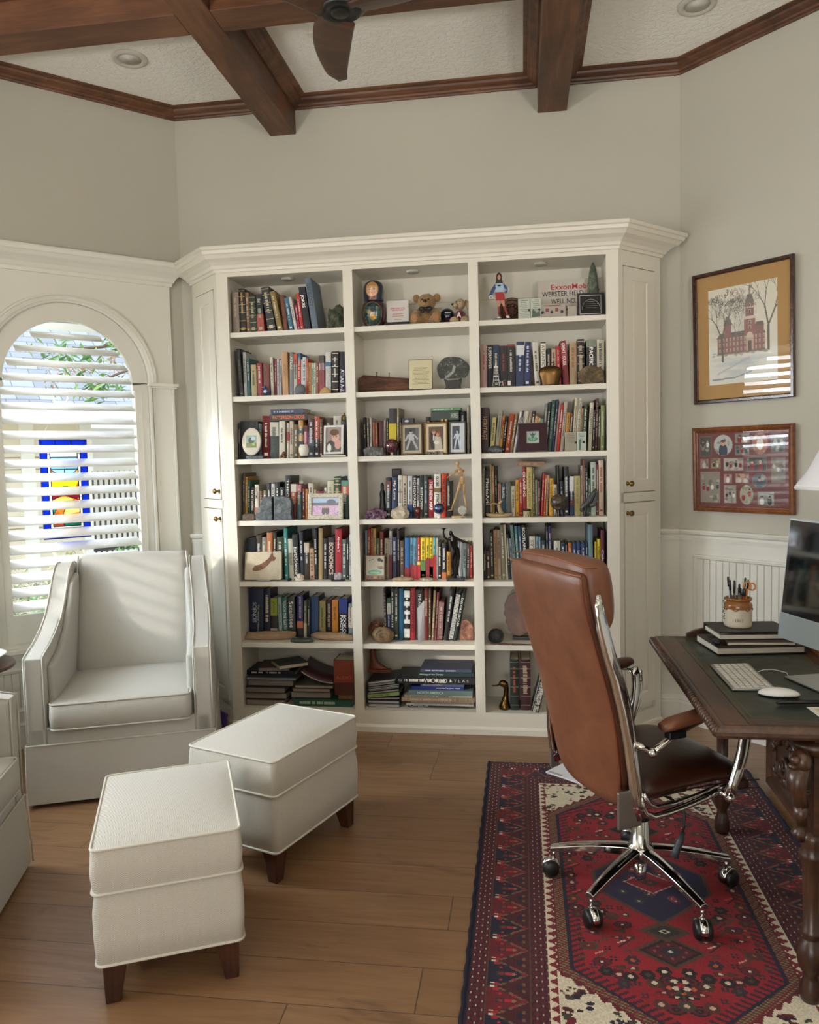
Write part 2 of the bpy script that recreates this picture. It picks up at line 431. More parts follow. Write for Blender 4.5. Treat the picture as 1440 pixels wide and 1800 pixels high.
struct(wall_mesh(WLF, [(0.63, WIN_R, WZB, WZS)]).build('wall_left', M_WALL))
struct(wall_mesh(WWT, [(0.76, WIN_R, WZB, WZS), (2.06, WIN_R, WZB, WZS)]).build('wall_west', M_WALL))
struct(wall_mesh(WRT).build('wall_right', M_WALL))
struct(wall_mesh(WET).build('wall_east', M_WALL))
sw=MB()
for x0, x1, z0, z1 in((-2.811, -1.7, 0, ZC+.15), (1.3, 1.721, 0, ZC+.15), (-1.7, 1.3, 2.75, ZC+.15)):
 sw.box((x0, -0.39, z0), (x1, -0.23, z1))
struct(sw.build('wall_south', M_WALL))
hb=MB();hb.box((-3.6, -4.2, 0), (-3.45, -0.39, 2.95));hb.box((2.45, -4.2, 0), (2.6, -0.39, 2.95));hb.box((-3.6, -4.35, 0), (2.6, -4.2, 2.95))
struct(hb.build('wall_hall', M_WALL))
hc=MB();hc.box((-3.6, -4.35, 2.95), (2.6, -0.39, 3.05));struct(hc.build('ceiling_hall', M_CEIL))
fl=MB();fl.box((-2.95, -0.4, -0.1), (1.9, 4.45, 0.0));fl.box((-3.6, -4.35, -0.1), (2.6, -0.4, 0.0))
struct(fl.build('floor', M_FLOOR))
cb=MB();cb.box((-2.95, -0.4, ZC), (1.9, 4.45, ZC+0.12));struct(cb.build('ceiling', M_CEIL))
ZB=3.257
tr=1
def beam(x0, y0, x1, y1, m):
 global tr
 b=MB();b.box((x0, y0, ZB), (x1, y1, ZC+.01));o=b.build('trim_%d'%tr, m, bevel=0.003, seg=1);tr+=1
 return struct(o, 'stained wood ceiling beam')
XB=[(-1.361, -1.214), (0.106, 0.258)];YBm=[(3.093, 3.250), (0.81, 0.965)]
for x0, x1 in XB:beam(x0, -0.23, x1, 4.30, M_BEAM['Y'])
for y0, y1 in YBm:
 beam(-2.811 if y1<3.4 else 0, y0, XB[0][0], y1, M_BEAM['X']);beam(XB[0][1], y0, XB[1][0], y1, M_BEAM['X']);beam(XB[1][1], y0, 1.721, y1, M_BEAM['X'])
def clip(poly, a, b, c):
 out=[]
 for i in range(len(poly)):
  p, q=poly[i], poly[(i+1)%len(poly)];fp=a*p[0]+b*p[1]-c;fq=a*q[0]+b*q[1]-c
  if fp<=0:out.append(p)
  if fp*fq<0:t=fp/(fp-fq);out.append((p[0]+t*(q[0]-p[0]), p[1]+t*(q[1]-p[1])))
 return out
def inset(poly, d):
 n=len(poly);out=[]
 area=sum(poly[i][0]*poly[(i+1)%n][1]-poly[(i+1)%n][0]*poly[i][1]for i in range(n));sg=1 if area>0 else-1
 for i in range(n):
  p0, p1, p2=Vector(poly[i-1]), Vector(poly[i]), Vector(poly[(i+1)%n])
  e1=(p1-p0).normalized();e2=(p2-p1).normalized()
  n1=Vector((-e1.y, e1.x))*sg;n2=Vector((-e2.y, e2.x))*sg
  b=n1+n2;k=2/max(b.length_squared, 1e-6);out.append(tuple(p1+b*k*d))
 return out
CP=[(0.0, 3.385), (0.010, 3.385), (0.013, 3.392), (0.022, 3.396), (0.026, 3.404), (0.040, 3.409), (0.048, 3.418), (0.052, 3.428), (0.066, 3.431), (0.074, 3.434), (0.074, ZC+.005)]
xs=[-9, XB[0][0], XB[0][1], XB[1][0], XB[1][1], 9];ys=[-9, YBm[1][0], YBm[1][1], YBm[0][0], YBm[0][1], 9]
for i in(0, 2, 4):
 for j in(0, 2, 4):
  p=clip(clip(clip(clip(OCT, -1, 0, -xs[i]), 1, 0, xs[i+1]), 0, -1, -ys[j]), 0, 1, ys[j+1])
  b=MB();b.smooth=False
  b.loft([[(q[0], q[1], z)for q in inset(p, d)]for d, z in CP], caps=False)
  struct(b.build('trim_%d'%tr, M_BEAM['X']if j==4 else M_BEAM['Y']));tr+=1
def mould(wf, t0, t1, prof, m=M_TRIM, off=0.0):
 global tr
 b=MB();b.prism(prof, t0, t1, lambda u, v, w:wf.P(w, u+off, v));o=b.build('trim_%d'%tr, m);tr+=1;return struct(o)
RAIL=[(0, 0.985), (0.012, 0.985), (0.014, 1.0), (0.010, 1.004), (0.010, 1.015), (0.026, 1.022), (0.030, 1.035), (0.026, 1.044), (0, 1.046)]
BASE=[(0, 0), (0.016, 0), (0.016, 0.105), (0.012, 0.115), (0.013, 0.122), (0.006, 0.135), (0, 0.14)]
def beadboard(wf, t0, t1, z0, z1, off=0.006, pitch=0.036, m=M_TRIM, name=None):
 global tr
 b=MB();n=max(1, round((t1-t0)/pitch));pitch=(t1-t0)/n;pts=[(t0, 0)]
 for i in range(n):
  a=t0+i*pitch;pts+=[(a, off*0.3 if i else off), (a+0.0025, off), (a+pitch-0.0025, off)]
 pts+=[(t1, off), (t1, 0)]
 b.prism(pts, z0, z1, lambda u, v, w:wf.P(u, v, w));o=b.build(name or 'trim_%d'%tr, m);tr+=1;return struct(o)
def panel_frame(wf, t0, t1, z0, z1, off=0.008, w=0.024):

 global tr
 b=MB();pr=[(0, 0), (0.002, 0.012), (0.35*w, 0.014), (0.45*w, 0.009), (0.75*w, 0.009), (w, 0.003), (w, 0)]
 rect=[(t0, z0), (t1, z0), (t1, z1), (t0, z1)]
 b.loft([[wf.P(q[0], off+h, q[1])for q in inset(rect, d)]for d, h in pr], caps=False)
 o=b.build('trim_%d'%tr, M_TRIM);tr+=1;return struct(o)
def slab(wf, t0, t1, z0, z1, off0, off1, m=M_TRIM):
 global tr
 b=MB();b.prism([(t0, z0), (t1, z0), (t1, z1), (t0, z1)], off0, off1, lambda u, v, w:wf.P(u, w, v));o=b.build('trim_%d'%tr, m);tr+=1;return struct(o)
slab(WBK, 0, WBK.L, 0, 1.0, 0.0, 0.006)
mould(WBK, 0.0, 0.115, RAIL);mould(WBK, 2.645, WBK.L, RAIL);mould(WBK, 0, 0.115, BASE, off=0.006)
slab(WRT, 0, CH, 0, 1.0, 0.0, 0.006);mould(WRT, 0, CH-0.004, RAIL);mould(WRT, 0, CH-0.004, BASE, off=0.006)
panel_frame(WRT, 0.10, tR(0.085), 0.19, 0.915, off=0.006);beadboard(WRT, 0.125, tR(0.11), 0.215, 0.89, off=0.012)
for w_ in(WET, ):
 slab(w_, 0, w_.L, 0, 1.0, 0.0, 0.006);mould(w_, 0, w_.L, RAIL);mould(w_, 0, w_.L, BASE, off=0.006)
def arch_pts(r, zs, n=28, a0=0.0, a1=PI):return[(r*math.cos(a0+(a1-a0)*i/n), zs+r*math.sin(a0+(a1-a0)*i/n))for i in range(n+1)]
def ring_band(b, r0, r1, zs, zb, y0, y1, hw0=None, hw1=None):

 n=28;A=arch_pts(r0, zs, n);B=arch_pts(r1, zs, n)
 for i in range(n):b.prism([A[i], B[i], B[i+1], A[i+1]], y0, y1, lambda u, v, w:(u, w, v))
 h0=hw0 if hw0 is not None else r0
 for sg in(-1, 1):b.prism([(sg*h0, zb), (sg*r1, zb), (sg*r1, zs), (sg*h0, zs)], y0, y1, lambda u, v, w:(u, w, v))
def sweep_arch(b, r, zs, prof, a0=0.0, a1=PI, n=36):

 rings=[]
 for i in range(n+1):
  a=a0+(a1-a0)*i/n;rings.append([((r+dr)*math.cos(a), y, zs+(r+dr)*math.sin(a))for dr, y in prof])
 b.loft(rings)
def make_window(k, hw=0.55):
 root=bpy.data.objects.new('window_%d'%k, None);COL.objects.link(root);root['kind']='structure'
 TH=0.02
 b=MB()
 def q(x0, z0, x1, z1):b.box((x0, 0, z0), (x1, TH, z1))
 q(-hw, 1.0, -WIN_R, 2.47);q(WIN_R, 1.0, hw, 2.47)
 n=24
 for i in range(n):
  a0=PI-PI*i/n;a1=PI-PI*(i+1)/n
  b.prism([(WIN_R*math.cos(a0), WZS+WIN_R*math.sin(a0)), (WIN_R*math.cos(a1), WZS+WIN_R*math.sin(a1)), (WIN_R*math.cos(a1), 2.47), (WIN_R*math.cos(a0), 2.47)], 0, TH, lambda u, v, w:(u, w, v))
 q(-hw, 0.0, hw, 0.50);q(-hw, .5, -WIN_R, 1.0);q(WIN_R, .5, hw, 1.0)
 b.build('casing', M_TRIM, root)
 b=MB();
 ring_band(b, WIN_R, WIN_R+0.004, WZS, WZB, -0.15, 0.0);b.box((-WIN_R, -0.15, WZB-.01), (WIN_R, 0, WZB));b.build('reveal', M_TRIM, root)
 b=MB();b.smooth=False
 pr=[(-0.004, TH), (-0.004, TH+0.006), (0.006, TH+0.010), (0.010, TH+0.016), (0.022, TH+0.020), (0.028, TH+0.016), (0.032, TH+0.022), (0.042, TH+0.020), (0.046, TH)]
 sweep_arch(b, WIN_R, WZS, pr);b.build('arch_moulding', M_TRIM, root)
 for sg in(-1, 1):
  b=MB();x0, x1=sorted((sg*(WIN_R-0.01), sg*(hw+0.02)))
  b.box((x0, TH, WZS-0.016), (x1, TH+0.034, WZS+0.002));b.box((x0+.008, TH, WZS-0.026), (x1-.008, TH+0.024, WZS-0.016));b.build('capital', M_TRIM, root, bevel=0.003)
  b=MB()
  for xa, xb, hh in((WIN_R-.004, WIN_R+0.012, .014), (WIN_R+0.018, WIN_R+0.024, .008), (hw-.014, hw, .012)):
   u0, u1=sorted((sg*xa, sg*xb));b.box((u0, TH, 0.56), (u1, TH+hh, WZS-0.026))
  b.build('pilaster', M_TRIM, root, bevel=0.002)
 b=MB();b.box((-hw-0.02, 0, 0.498), (hw+0.02, TH+0.035, 0.522));b.box((-hw, 0, 0.46), (hw, TH+0.014, 0.498));b.build('window_sill', M_TRIM, root, bevel=0.004)
 b=MB();rect=[(-hw+.05, .19), (hw-.05, .19), (hw-.05, .42), (-hw+.05, .42)]
 for d0 in(0, ):
  pr=[(0, 0), (0.002, 0.012), (0.008, 0.014), (0.011, 0.009), (0.02, 0.009), (0.024, 0.003), (0.024, 0)]
  b.loft([[(p[0], TH+h, p[1])for p in inset(rect, d)]for d, h in pr], caps=False)
 b.build('apron_panel', M_TRIM, root)
 b=MB();n=26;w=(2*hw-.1-.048);p_=w/n;x_=-w/2;pts=[(x_, TH)]
 for i in range(n):pts+=[(x_+i*p_, TH+.001), (x_+i*p_+.0025, TH+.006), (x_+(i+1)*p_-.0025, TH+.006)]
 pts+=[(w/2, TH)]
 b.prism(pts, .214, .396, lambda u, v, w_:(u, v, w_));b.build('beadboard', M_TRIM, root)
 b=MB();b.prism([(TH+u, v)for u, v in BASE], -hw, hw, lambda u, v, w_:(w_, u, v));b.build('baseboard', M_TRIM, root)
 CO=[(0, 2.45), (0.012, 2.45), (0.014, 2.468), (0.022, 2.474), (0.030, 2.492), (0.050, 2.508), (0.072, 2.520), (0.088, 2.536), (0.096, 2.540), (0.100, 2.556), (0.100, 2.566), (0, 2.566)]
 b=MB()
 L_, R_=[], []
 rings=[[(-hw-u, TH+u, v)for u, v in CO[:-1]]+[(-hw-.0, 0, 2.566), (-hw, 0, 2.45)], [(hw+u, TH+u, v)for u, v in CO[:-1]]+[(hw, 0, 2.566), (hw, 0, 2.45)]]
 b.loft([[(-hw-u, 0, v)for u, v in CO], [(-hw-u, TH+u, v)for u, v in CO], [(hw+u, TH+u, v)for u, v in CO], [(hw+u, 0, v)for u, v in CO]])
 b.build('cornice', M_TRIM, root)
 b=MB();ring_band(b, WIN_R-0.045, WIN_R-0.001, WZS, WZB, -0.14, -0.105);b.box((-WIN_R+.001, -0.14, WZB), (WIN_R-.001, -0.105, WZB+0.05))
 b.build('window_frame', M_TRIM, root)
 b=MB()
 pts=[(WIN_R-.042, WZB+.045)]+arch_pts(WIN_R-.042, WZS)+[(-WIN_R+.042, WZB+.045)]
 b.prism(pts, -0.126, -0.122, lambda u, v, w:(u, w, v));b.build('pane', M_PANE, root)
 return root
def make_shutter(label):
 root=thing('plantation_shutter', label, 'shutter')
 b=MB();ZI=1.895
 n=28;A=arch_pts(0.325, ZI, n);B=arch_pts(WIN_R-.002, WZS, n)
 for i in range(n):b.prism([A[i], B[i], B[i+1], A[i+1]], -0.03, 0.004, lambda u, v, w:(u, w, v))
 for sg in(-1, 1):
  x0, x1=sorted((sg*0.336, sg*(WIN_R-.002)));b.box((x0, -0.03, WZB+.002), (x1, 0.004, ZI-.02))
  x0, x1=sorted((sg*0.325, sg*(WIN_R-.002)));b.box((x0, -0.03, ZI-.02), (x1, 0.004, ZI+.012))
 b.box((-.336, -0.03, WZB+.002), (.336, 0.004, 0.69));b.build('shutter_frame', M_TRIM, root)
 b=MB();b.box((-0.338, 0.004, 0.545), (0.338, 0.008, 0.55));b.box((-.372, .004, .55), (-.368, .007, 1.86));b.box((.368, .004, .55), (.372, .007, 1.86));b.build('frame_bead', M_TRIM, root)
 k=0;tilt=R(29)
 while True:
  z=0.728+0.0745*k
  hw=0.332 if z<1.885 else(math.sqrt(max(0, 0.323**2-(z+.022-ZI)**2))if z+.022-ZI<.323 else 0)
  if hw<0.12:break
  b=MB();b.smooth=True;sec=[]
  for i in range(14):
   a=2*PI*i/14;u=0.0445*math.cos(a);v=0.0058*math.sin(a)
   sec.append((-0.035+u*math.cos(tilt)+v*math.sin(tilt), z-u*math.sin(tilt)+v*math.cos(tilt)))
  b.prism(sec, -hw, hw, lambda u, v, w:(w, u, v));b.build('louver', M_LOUV, root);k+=1
 b=MB();b.box((0.322, -.02, 1.866), (0.345, .014, 1.886));b.box((-.345, -.02, 1.866), (-.322, .014, 1.886));b.build('hinge_block', M_TRIM, root)
 return root
M_LOUV=mat('f4f4f1', 0.22, name='white_louver_paint', spec=0.8)
W1=make_window(1);W1.matrix_world=WLF.xf(0.63)
SH1=make_shutter('white arched plantation shutter on the window behind the grey armchair');SH1.matrix_world=WLF.xf(0.63)
for k, t, lab in((2, 0.76, 'white arched plantation shutter on side window left of the frame'), (3, 2.06, 'white arched plantation shutter on the side window nearest the camera')):
 w=copy_tree(W1);w.name='window_%d'%k;w.matrix_world=WWT.xf(t)
 s_=copy_tree(SH1);s_['label']=lab;s_.matrix_world=WWT.xf(t);s_['group']='shutters on the side windows'
for t0, t1 in((0, .19), (1.33, 1.49), (2.63, 3.64)):
 slab(WWT, t0, t1, 0, 1.0, 0, .006);mould(WWT, t0, t1, RAIL);mould(WWT, t0, t1, BASE, off=.006)
def downlight(x, y, z, label, group='recessed ceiling lights', r=0.085, name='recessed_light'):
 t=thing(name, label, 'ceiling light', (x, y, z), group=group)
 b=MB();b.smooth=True
 b.lathe([(r*0.62, -0.002), (r*0.68, -0.010), (r*0.8, -0.012), (r*0.96, -0.009), (r, -0.003), (r, 0.0)], 32);b.build('trim_ring', mat('c9c6bc', .5), t)
 b=MB();b.smooth=True;b.lathe([(r*0.66, -0.006), (r*0.60, 0.0), (r*0.4, -.002), (0, -.003)], 32);b.build('lens', mat('cfccc4', .45), t)
 return t
downlight(-1.875, 3.715, ZC, 'white recessed light in ceiling panel above the armchair')
downlight(0.80, 3.76, ZC, 'white recessed light in ceiling panel above the framed print')
t=thing('smoke_detector', 'small white box on the ceiling beside the fan hub', 'detector', (-0.915, 3.66, ZC))
b=MB();b.box((-.045, -.02, -.014), (.045, .02, 0));b.build('detector_body', mat('dedbd0', .5), t, bevel=.004)
FH=onZ(598, 22, 3.0)
t=thing('ceiling_fan', 'walnut ceiling fan with black round hub hanging from the centre panel', 'fan', (FH[0], FH[1], ZC))
b=MB();b.smooth=True;b.lathe([(0.0, 0.0), (.065, 0), (.06, -.04), (.03, -.06), (.015, -.065), (.015, -.36), (0, -.36)], 24);b.build('downrod', mat('1c1a19', .35, .6), t)
b=MB();b.smooth=True;b.lathe([(0, -.33), (.05, -.335), (.09, -.36), (.098, -.39), (.095, -.42), (.07, -.432)], 32);b.build('motor_housing', M_FAN, t)
b=MB();b.smooth=True;b.lathe([(.074, -.425), (.074, -.438), (.066, -.443), (.036, -.443), (.034, -.440), (.030, -.446), (.026, -.449), (0, -.449)], 32);b.build('hub_cap', mat('111313', .38), t)
tipd=onZ(553, 140, 3.02);a_0=math.atan2(tipd[1]-FH[1], tipd[0]-FH[0])
for k, nm in enumerate((0, 1, 2)):
 a=a_0+k*2*PI/3;rings=[]
 for i in range(19):
  u=i/18;rr=0.045+u*0.48;wd=0.066+0.016*math.sin(PI*min(1, u*1.15))-0.022*u;wd*=(1 if u<.9 else math.sqrt(max(.02, 1-((u-.9)/.1)**2)))
  sw_=-0.10*u*u;pitch=R(16-9*u);zz=-.428+.012*u;th=0.011*(1-.55*u)
  sec=[]
  for q_ in range(12):
   ph=2*PI*q_/12;cx=math.cos(ph)*wd;cz=math.sin(ph)*th
   y_=sw_+cx*math.cos(pitch);z_=zz+cx*math.sin(pitch)+cz
   sec.append((rr*math.cos(a)-y_*math.sin(a), rr*math.sin(a)+y_*math.cos(a), z_))
  rings.append(sec)
 b=MB();b.smooth=True;b.loft(rings);b.build('fan_blade', M_FAN, t)
w=bpy.data.worlds.new('sky');scene.world=w;w.use_nodes=True;nt=w.node_tree;bg=nt.nodes['Background']
tc=nt.nodes.new('ShaderNodeTexCoord');sp=nt.nodes.new('ShaderNodeSeparateXYZ');rp=nt.nodes.new('ShaderNodeValToRGB')
nt.links.new(tc.outputs['Generated'], sp.inputs[0]);nt.links.new(sp.outputs[2], rp.inputs[0]);nt.links.new(rp.outputs[0], bg.inputs[0])
rp.color_ramp.elements[0].position=0.0;rp.color_ramp.elements[0].color=(.62, .66, .62, 1)
rp.color_ramp.elements[1].position=0.25;rp.color_ramp.elements[1].color=(.80, .90, 1.0, 1)
bg.inputs[1].default_value=WORLD_STR
sd=bpy.data.lights.new('sun', 'SUN');sd.energy=SUN_STR;sd.angle=R(1.2);sd.color=(1, .93, .80)
so=bpy.data.objects.new('sun', sd);COL.objects.link(so)
so.rotation_euler=Vector((.645, .72, -.27)).to_track_quat('-Z', 'Y').to_euler();so.location=(-6, -6, 5)
def area(name, loc, direction, sx_, sy_, e, col, spread=180):
 l=bpy.data.lights.new(name, 'AREA');l.shape='RECTANGLE';l.size=sx_;l.size_y=sy_;l.energy=e;l.color=col;l.spread=R(spread)
 o=bpy.data.objects.new(name, l);COL.objects.link(o);o.location=loc;o.rotation_euler=Vector(direction).to_track_quat('-Z', 'Z').to_euler();return o
area('skylight', WWT.P(0.76, -0.45, 1.65), (1, -.1, -.12), 0.85, 2.6, WIN_E, (.86, .94, 1.0))
area('skylight', WWT.P(2.06, -0.45, 1.65), (1, .1, -.12), 0.85, 2.6, WIN_E, (.86, .94, 1.0))
area('skylight', WLF.P(0.63, -1.5, 3.6), (WLF.n.x*.8, WLF.n.y*.8, -1), 2.2, 1.4, SKY_E, (.90, .95, 1.0))
area('ceiling_fill', (-2.3, .35, 1.85), (.15, .25, 1), .35, .35, UPFILL_E, (1.0, .95, .88))  # added upward fill that brightens the ceiling; no floor lamp stands here
area('ceiling_fill', (1.25, .25, 1.85), (-.1, .3, 1), .35, .35, UPFILL_E, (1.0, .95, .88))  # second added ceiling fill, likewise without a real lamp
area('hall_warm_fill', (-.3, -2.3, 2.90), (0, .25, -1), 2.6, 2.2, HALL_E, (1.0, .93, .84))  # added warm fill in the unseen room behind the camera, no known fixture
area('hall_up_fill', (-1.1, -3.9, .95), (.08, 1, .62), 3.0, 1.6, HALL_W, (1.0, 1.0, 1.0))  # added fill tilted upward to lift room and ceiling; hall has no window
XW=WLF.xf(0.63)
def wpt(px, py, yy):

 d=Vector(ray(px, py));o=Vector((0, 0, CAM_H));n=WLF.n;A=WLF.A+n*yy
 t=(A-o).dot(n)/d.dot(n);h=o+d*t;q=XW.inverted()@h;return q.x, q.z
M_SIDE, n=newmat('cream_lap_siding', 0.7);v=n.coord();x, y, z=n.sep(v)
fz=n.math('FRACT', n.math('DIVIDE', z, 0.13));n.color(n.mix(n.math('LESS_THAN', fz, 0.10), 'e9dfca', '9d937e'));n.bump(fz, .4, .02)
M_ROOF, n=newmat('grey_slate_shingles', 0.8);v=n.coord()
br=n.n('ShaderNodeTexBrick', {'Vector':n.coord(scale=(1, 1, 1), rot=(0, 0, 0)), 'Scale':3.2, 'Mortar Size':0.012, 'Brick Width':0.7, 'Row Height':0.35, 'Color1':(*lin('a6abb4'), 1), 'Color2':(*lin('8b9099'), 1), 'Mortar':(*lin('54585f'), 1)})
n.color(br.outputs[0])
HY=-5.0
xc, _z=wpt(158, 850, HY);_x, ze=wpt(120, 738, HY);xl=4.5
th=thing('neighbour_house', 'cream house with grey shingle roof seen through the left window', 'house', xf=XW)
hm=MB();hm.box((xc, HY-4, -.4), (xl, HY, ze));hm.build('siding_wall', M_SIDE, th)
hm=MB();hm.box((xc-.04, HY, -.4), (xc+.09, HY+.03, ze));xa, _z=wpt(52, 900, HY);hm.box((xa-.08, HY, -.4), (xa+.06, HY+.03, ze));hm.build('white_corner_board', mat('f4f2ec', .5), th)
hm=MB();hm.box((-3.2, HY-.2, ze+.00), (xl, HY+.55, ze+.03));hm.build('eave_soffit', mat('cdbf98', .7), th)
hm=MB();hm.box((-3.2, HY+.55, ze-.02), (xl, HY+.60, ze+.13));hm.build('gutter', mat('f2f0ea', .5), th)
hm=MB();hm.raw([(-3.2, HY+.60, ze+.12), (xl, HY+.60, ze+.12), (xl, HY-3.0, ze+2.6), (-3.2, HY-3.0, ze+2.6), (-3.2, HY+.6, ze+.09), (xl, HY+.6, ze+.09), (xl, HY-3, ze+2.5), (-3.2, HY-3, ze+2.5)], [(0, 1, 2, 3), (4, 7, 6, 5), (0, 4, 5, 1), (2, 6, 7, 3), (1, 5, 6, 2), (0, 3, 7, 4)]);hm.build('roof', M_ROOF, th)
hm=MB();hm.box((-4.5, HY-2.2, -.4), (xc, HY-2.0, ze));hm.build('rear_wall', mat('f3efe6', .7), th)
hm=MB();hm.box((-1.5, -0.42, 2.235), (1.5, -0.165, 2.27));o=hm.build('trim_%d'%tr, mat('b9b6ad', .8), xf=XW);tr+=1;struct(o, 'roof overhang outside the window')
t=thing('iron_fence', 'black iron picket fence in the yard outside the left window', 'fence', xf=XW)
FY=-3.6;x1, zt=wpt(158, 822, FY);x0, zb=wpt(262, 1000, FY);x0-=.6;zt-=.03
M_IRON=mat('2e3236', .5)
b=MB();b.box((x0, FY-.015, zt-.22), (x1, FY+.015, zt-.19));b.box((x0, FY-.015, zt-.80), (x1, FY+.015, zt-.77));b.build('fence_rail', M_IRON, t)
xx_=x1-.02;kf=0
while xx_>x0:
 if kf%15==12:b=MB();b.box((xx_-.035, FY-.035, -.35), (xx_+.035, FY+.035, zt-.0));b.ball((xx_, FY, zt+.03), .035, 8);b.build('fence_post', M_IRON, t)
 else:b=MB();b.box((xx_-.008, FY-.008, -.3), (xx_+.008, FY+.008, zt-.07));b.lathe([(.016, -.07), (.02, -.05), (0, .0)], 4, (xx_, FY, zt));b.build('picket', M_IRON, t)
 xx_-=.052;kf+=1
gd=MB();gd.box((-12, -14, -.5), (12, -0.3, -.35));o=gd.build('ground_outside', stone('yard_soil', '6a6a58', '8a8a74', 'a8a894', 2, .9, .1), xf=XW);o['kind']='structure'
def ga(rg, s):return max(-1.5*s, min(1.5*s, rg.gauss(0, s)))
def leaves(name, label, cat, pts, size, cols, seed, stem=None, xf=None, n=400):
 rg=random.Random(seed);t=thing(name, label, cat, xf=xf)
 b=MB()
 for i in range(n):
  c=rg.choice(pts);p=Vector((c[0]+ga(rg, c[3]), c[1]+ga(rg, c[3]), c[2]+ga(rg, c[4])))
  s_=size*rg.uniform(.6, 1.3);e=Euler((rg.uniform(-1, 1), rg.uniform(-1, 1), rg.uniform(0, 6.28))).to_matrix()
  b.cur=rg.randrange(len(cols))
  q=[Vector((-s_, 0, 0)), Vector((0, -s_*.3, s_*.12)), Vector((s_, 0, 0)), Vector((0, s_*.3, s_*.12))]
  b.raw([tuple(p+e@k)for k in q], [(0, 1, 2, 3)])
 b.build('foliage', [mat(c, .6)for c in cols], t, fixn=False)
 if stem:
  b=MB();b.smooth=True
  for s_ in stem:b.tube(s_[0], s_[1], 6)
  b.build('branch', mat('6a5a48', .8), t)
 return t
def lp(px, py, yy, sx=.12, sz=.06):x_, z_=wpt(px, py, yy);return(x_, yy, z_, sx, sz)
leaves('garden_tree', 'leafy tree twig with green and pinkish leaves outside the window arch', 'tree', [lp(100, 612, -2.4), lp(128, 640, -2.4), lp(180, 690, -2.4), lp(170, 678, -2.4), lp(205, 610, -2.4, .08), lp(215, 600, -2.4, .08)], .055, ['4f7f4a', '6f9c55', '86ad5f'], 3, stem=[([Vector(lp(255, 590, -2.4)[:3]), Vector(lp(180, 610, -2.4)[:3]), Vector(lp(100, 615, -2.4)[:3])], .012), ([Vector(lp(255, 640, -2.4)[:3]), Vector(lp(200, 660, -2.4)[:3]), Vector(lp(150, 690, -2.4)[:3])], .01), ([Vector(lp(262, 560, -2.4)[:3]), Vector(lp(262, 900, -2.4)[:3]), Vector((lp(262, 900, -2.4)[0], -2.4, -.35))], .05)], xf=XW, n=260)
leaves('flowering_shrub', 'shrub branch with pale pink blossoms against the grey roof', 'shrub', [lp(115, 652, -2.9, .1, .03), lp(135, 655, -2.9, .1, .03), lp(190, 632, -2.9, .05, .04), lp(205, 655, -2.9, .08, .05), lp(95, 682, -2.9, .04, .04)], .028, ['c08a80', 'd9a99a', '8a9a60'], 5, xf=XW, n=200)
for k, (px, py, yy, sp_, nm)in enumerate(((40, 1062, -2.4, .20, 'low green shrub below the left window, far left'), (70, 1000, -3.9, .16, 'pale leafy shrub in front of the cream siding'), (232, 975, -3.1, .12, 'small green shrub at the foot of the iron fence'), (118, 985, -3.2, .10, 'wispy yellow green plant outside by the house corner'))):
 x_, z_=wpt(px, py, yy)
 leaves('garden_shrub', nm, 'shrub', [(x_, yy, z_-.12, sp_, .13), (x_, yy, z_-.35, sp_, .15)], .04, [('5a8a4a', '7aa860'), ('a9ad86', 'c5c4a4'), ('5f9050', '86b268'), ('b4b87a', 'd4d6a8')][k], 20+k, xf=XW, n=420)
BY=3.995;BK=4.285;BW=4.295
XS=[-1.5282, -0.9049, -0.8548, -0.2571, -0.2076, 0.4209]
ZS=[2.431, 2.142, 1.804, 1.469, 1.137, 0.806, 0.471, 0.115]
XL, XR=-1.590, 0.480;OUT=0.238
case=thing('bookcase', 'white built-in bookcase with three open bays and angled cabinet ends', 'bookcase', (0, 0, 0))
C_=M_CASE
b=MB()
for x0, x1 in((XL, XS[0]), (XS[1], XS[2]), (XS[3], XS[4]), (XS[5], XR)):b.box((x0, BY, 0.0), (x1, BY+.02, 2.47))
for i in(0, 2, 4):
 b.box((XS[i], BY, ZS[0]), (XS[i+1], BY+.02, 2.47));b.box((XS[i], BY, 0), (XS[i+1], BY+.02, ZS[7]))
b.build('face_frame', C_, case)
for i in(0, 2, 4):
 for x0, x1 in((XS[i]-.028, XS[i]-.008), (XS[i+1]+.006, XS[i+1]+.022)):
  b=MB();b.box((x0, BY+.02, 0.0), (x1, BW, 2.46));b.build('partition', C_, case)
 b=MB();b.box((XS[i]-.01, BK, .08), (XS[i+1]+.008, BW, 2.46))
 b.box((XS[i]-.008, BK-.008, ZS[0]-.135), (XS[i+1]+.006, BK, ZS[0]-.125));b.build('back_panel', C_, case)
 b=MB();b.box((XS[i]-.01, BY+.02, ZS[0]+.006), (XS[i+1]+.008, BK, ZS[0]+.026));b.build('top_panel', C_, case)
 b=MB();b.box((XS[i]-.008, BY+.02, ZS[7]-.02), (XS[i+1]+.006, BK, ZS[7]));b.build('shelf', C_, case)
 for k in range(1, 7):
  b=MB();b.box((XS[i]-.007, BY+.012, ZS[k]-.027), (XS[i+1]+.005, BK-.002, ZS[k]));b.build('shelf', C_, case, bevel=.0015, seg=1)
 cx=(XS[i]+XS[i+1])/2
 t=MB();t.smooth=True;t.lathe([(0, -.009), (.028, -.009), (.034, -.006), (.036, 0.006)], 24, (cx-.02 if i==0 else cx, 4.13, ZS[0]+.004));t.build('puck_light', mat('b9b5a8', .5), case)
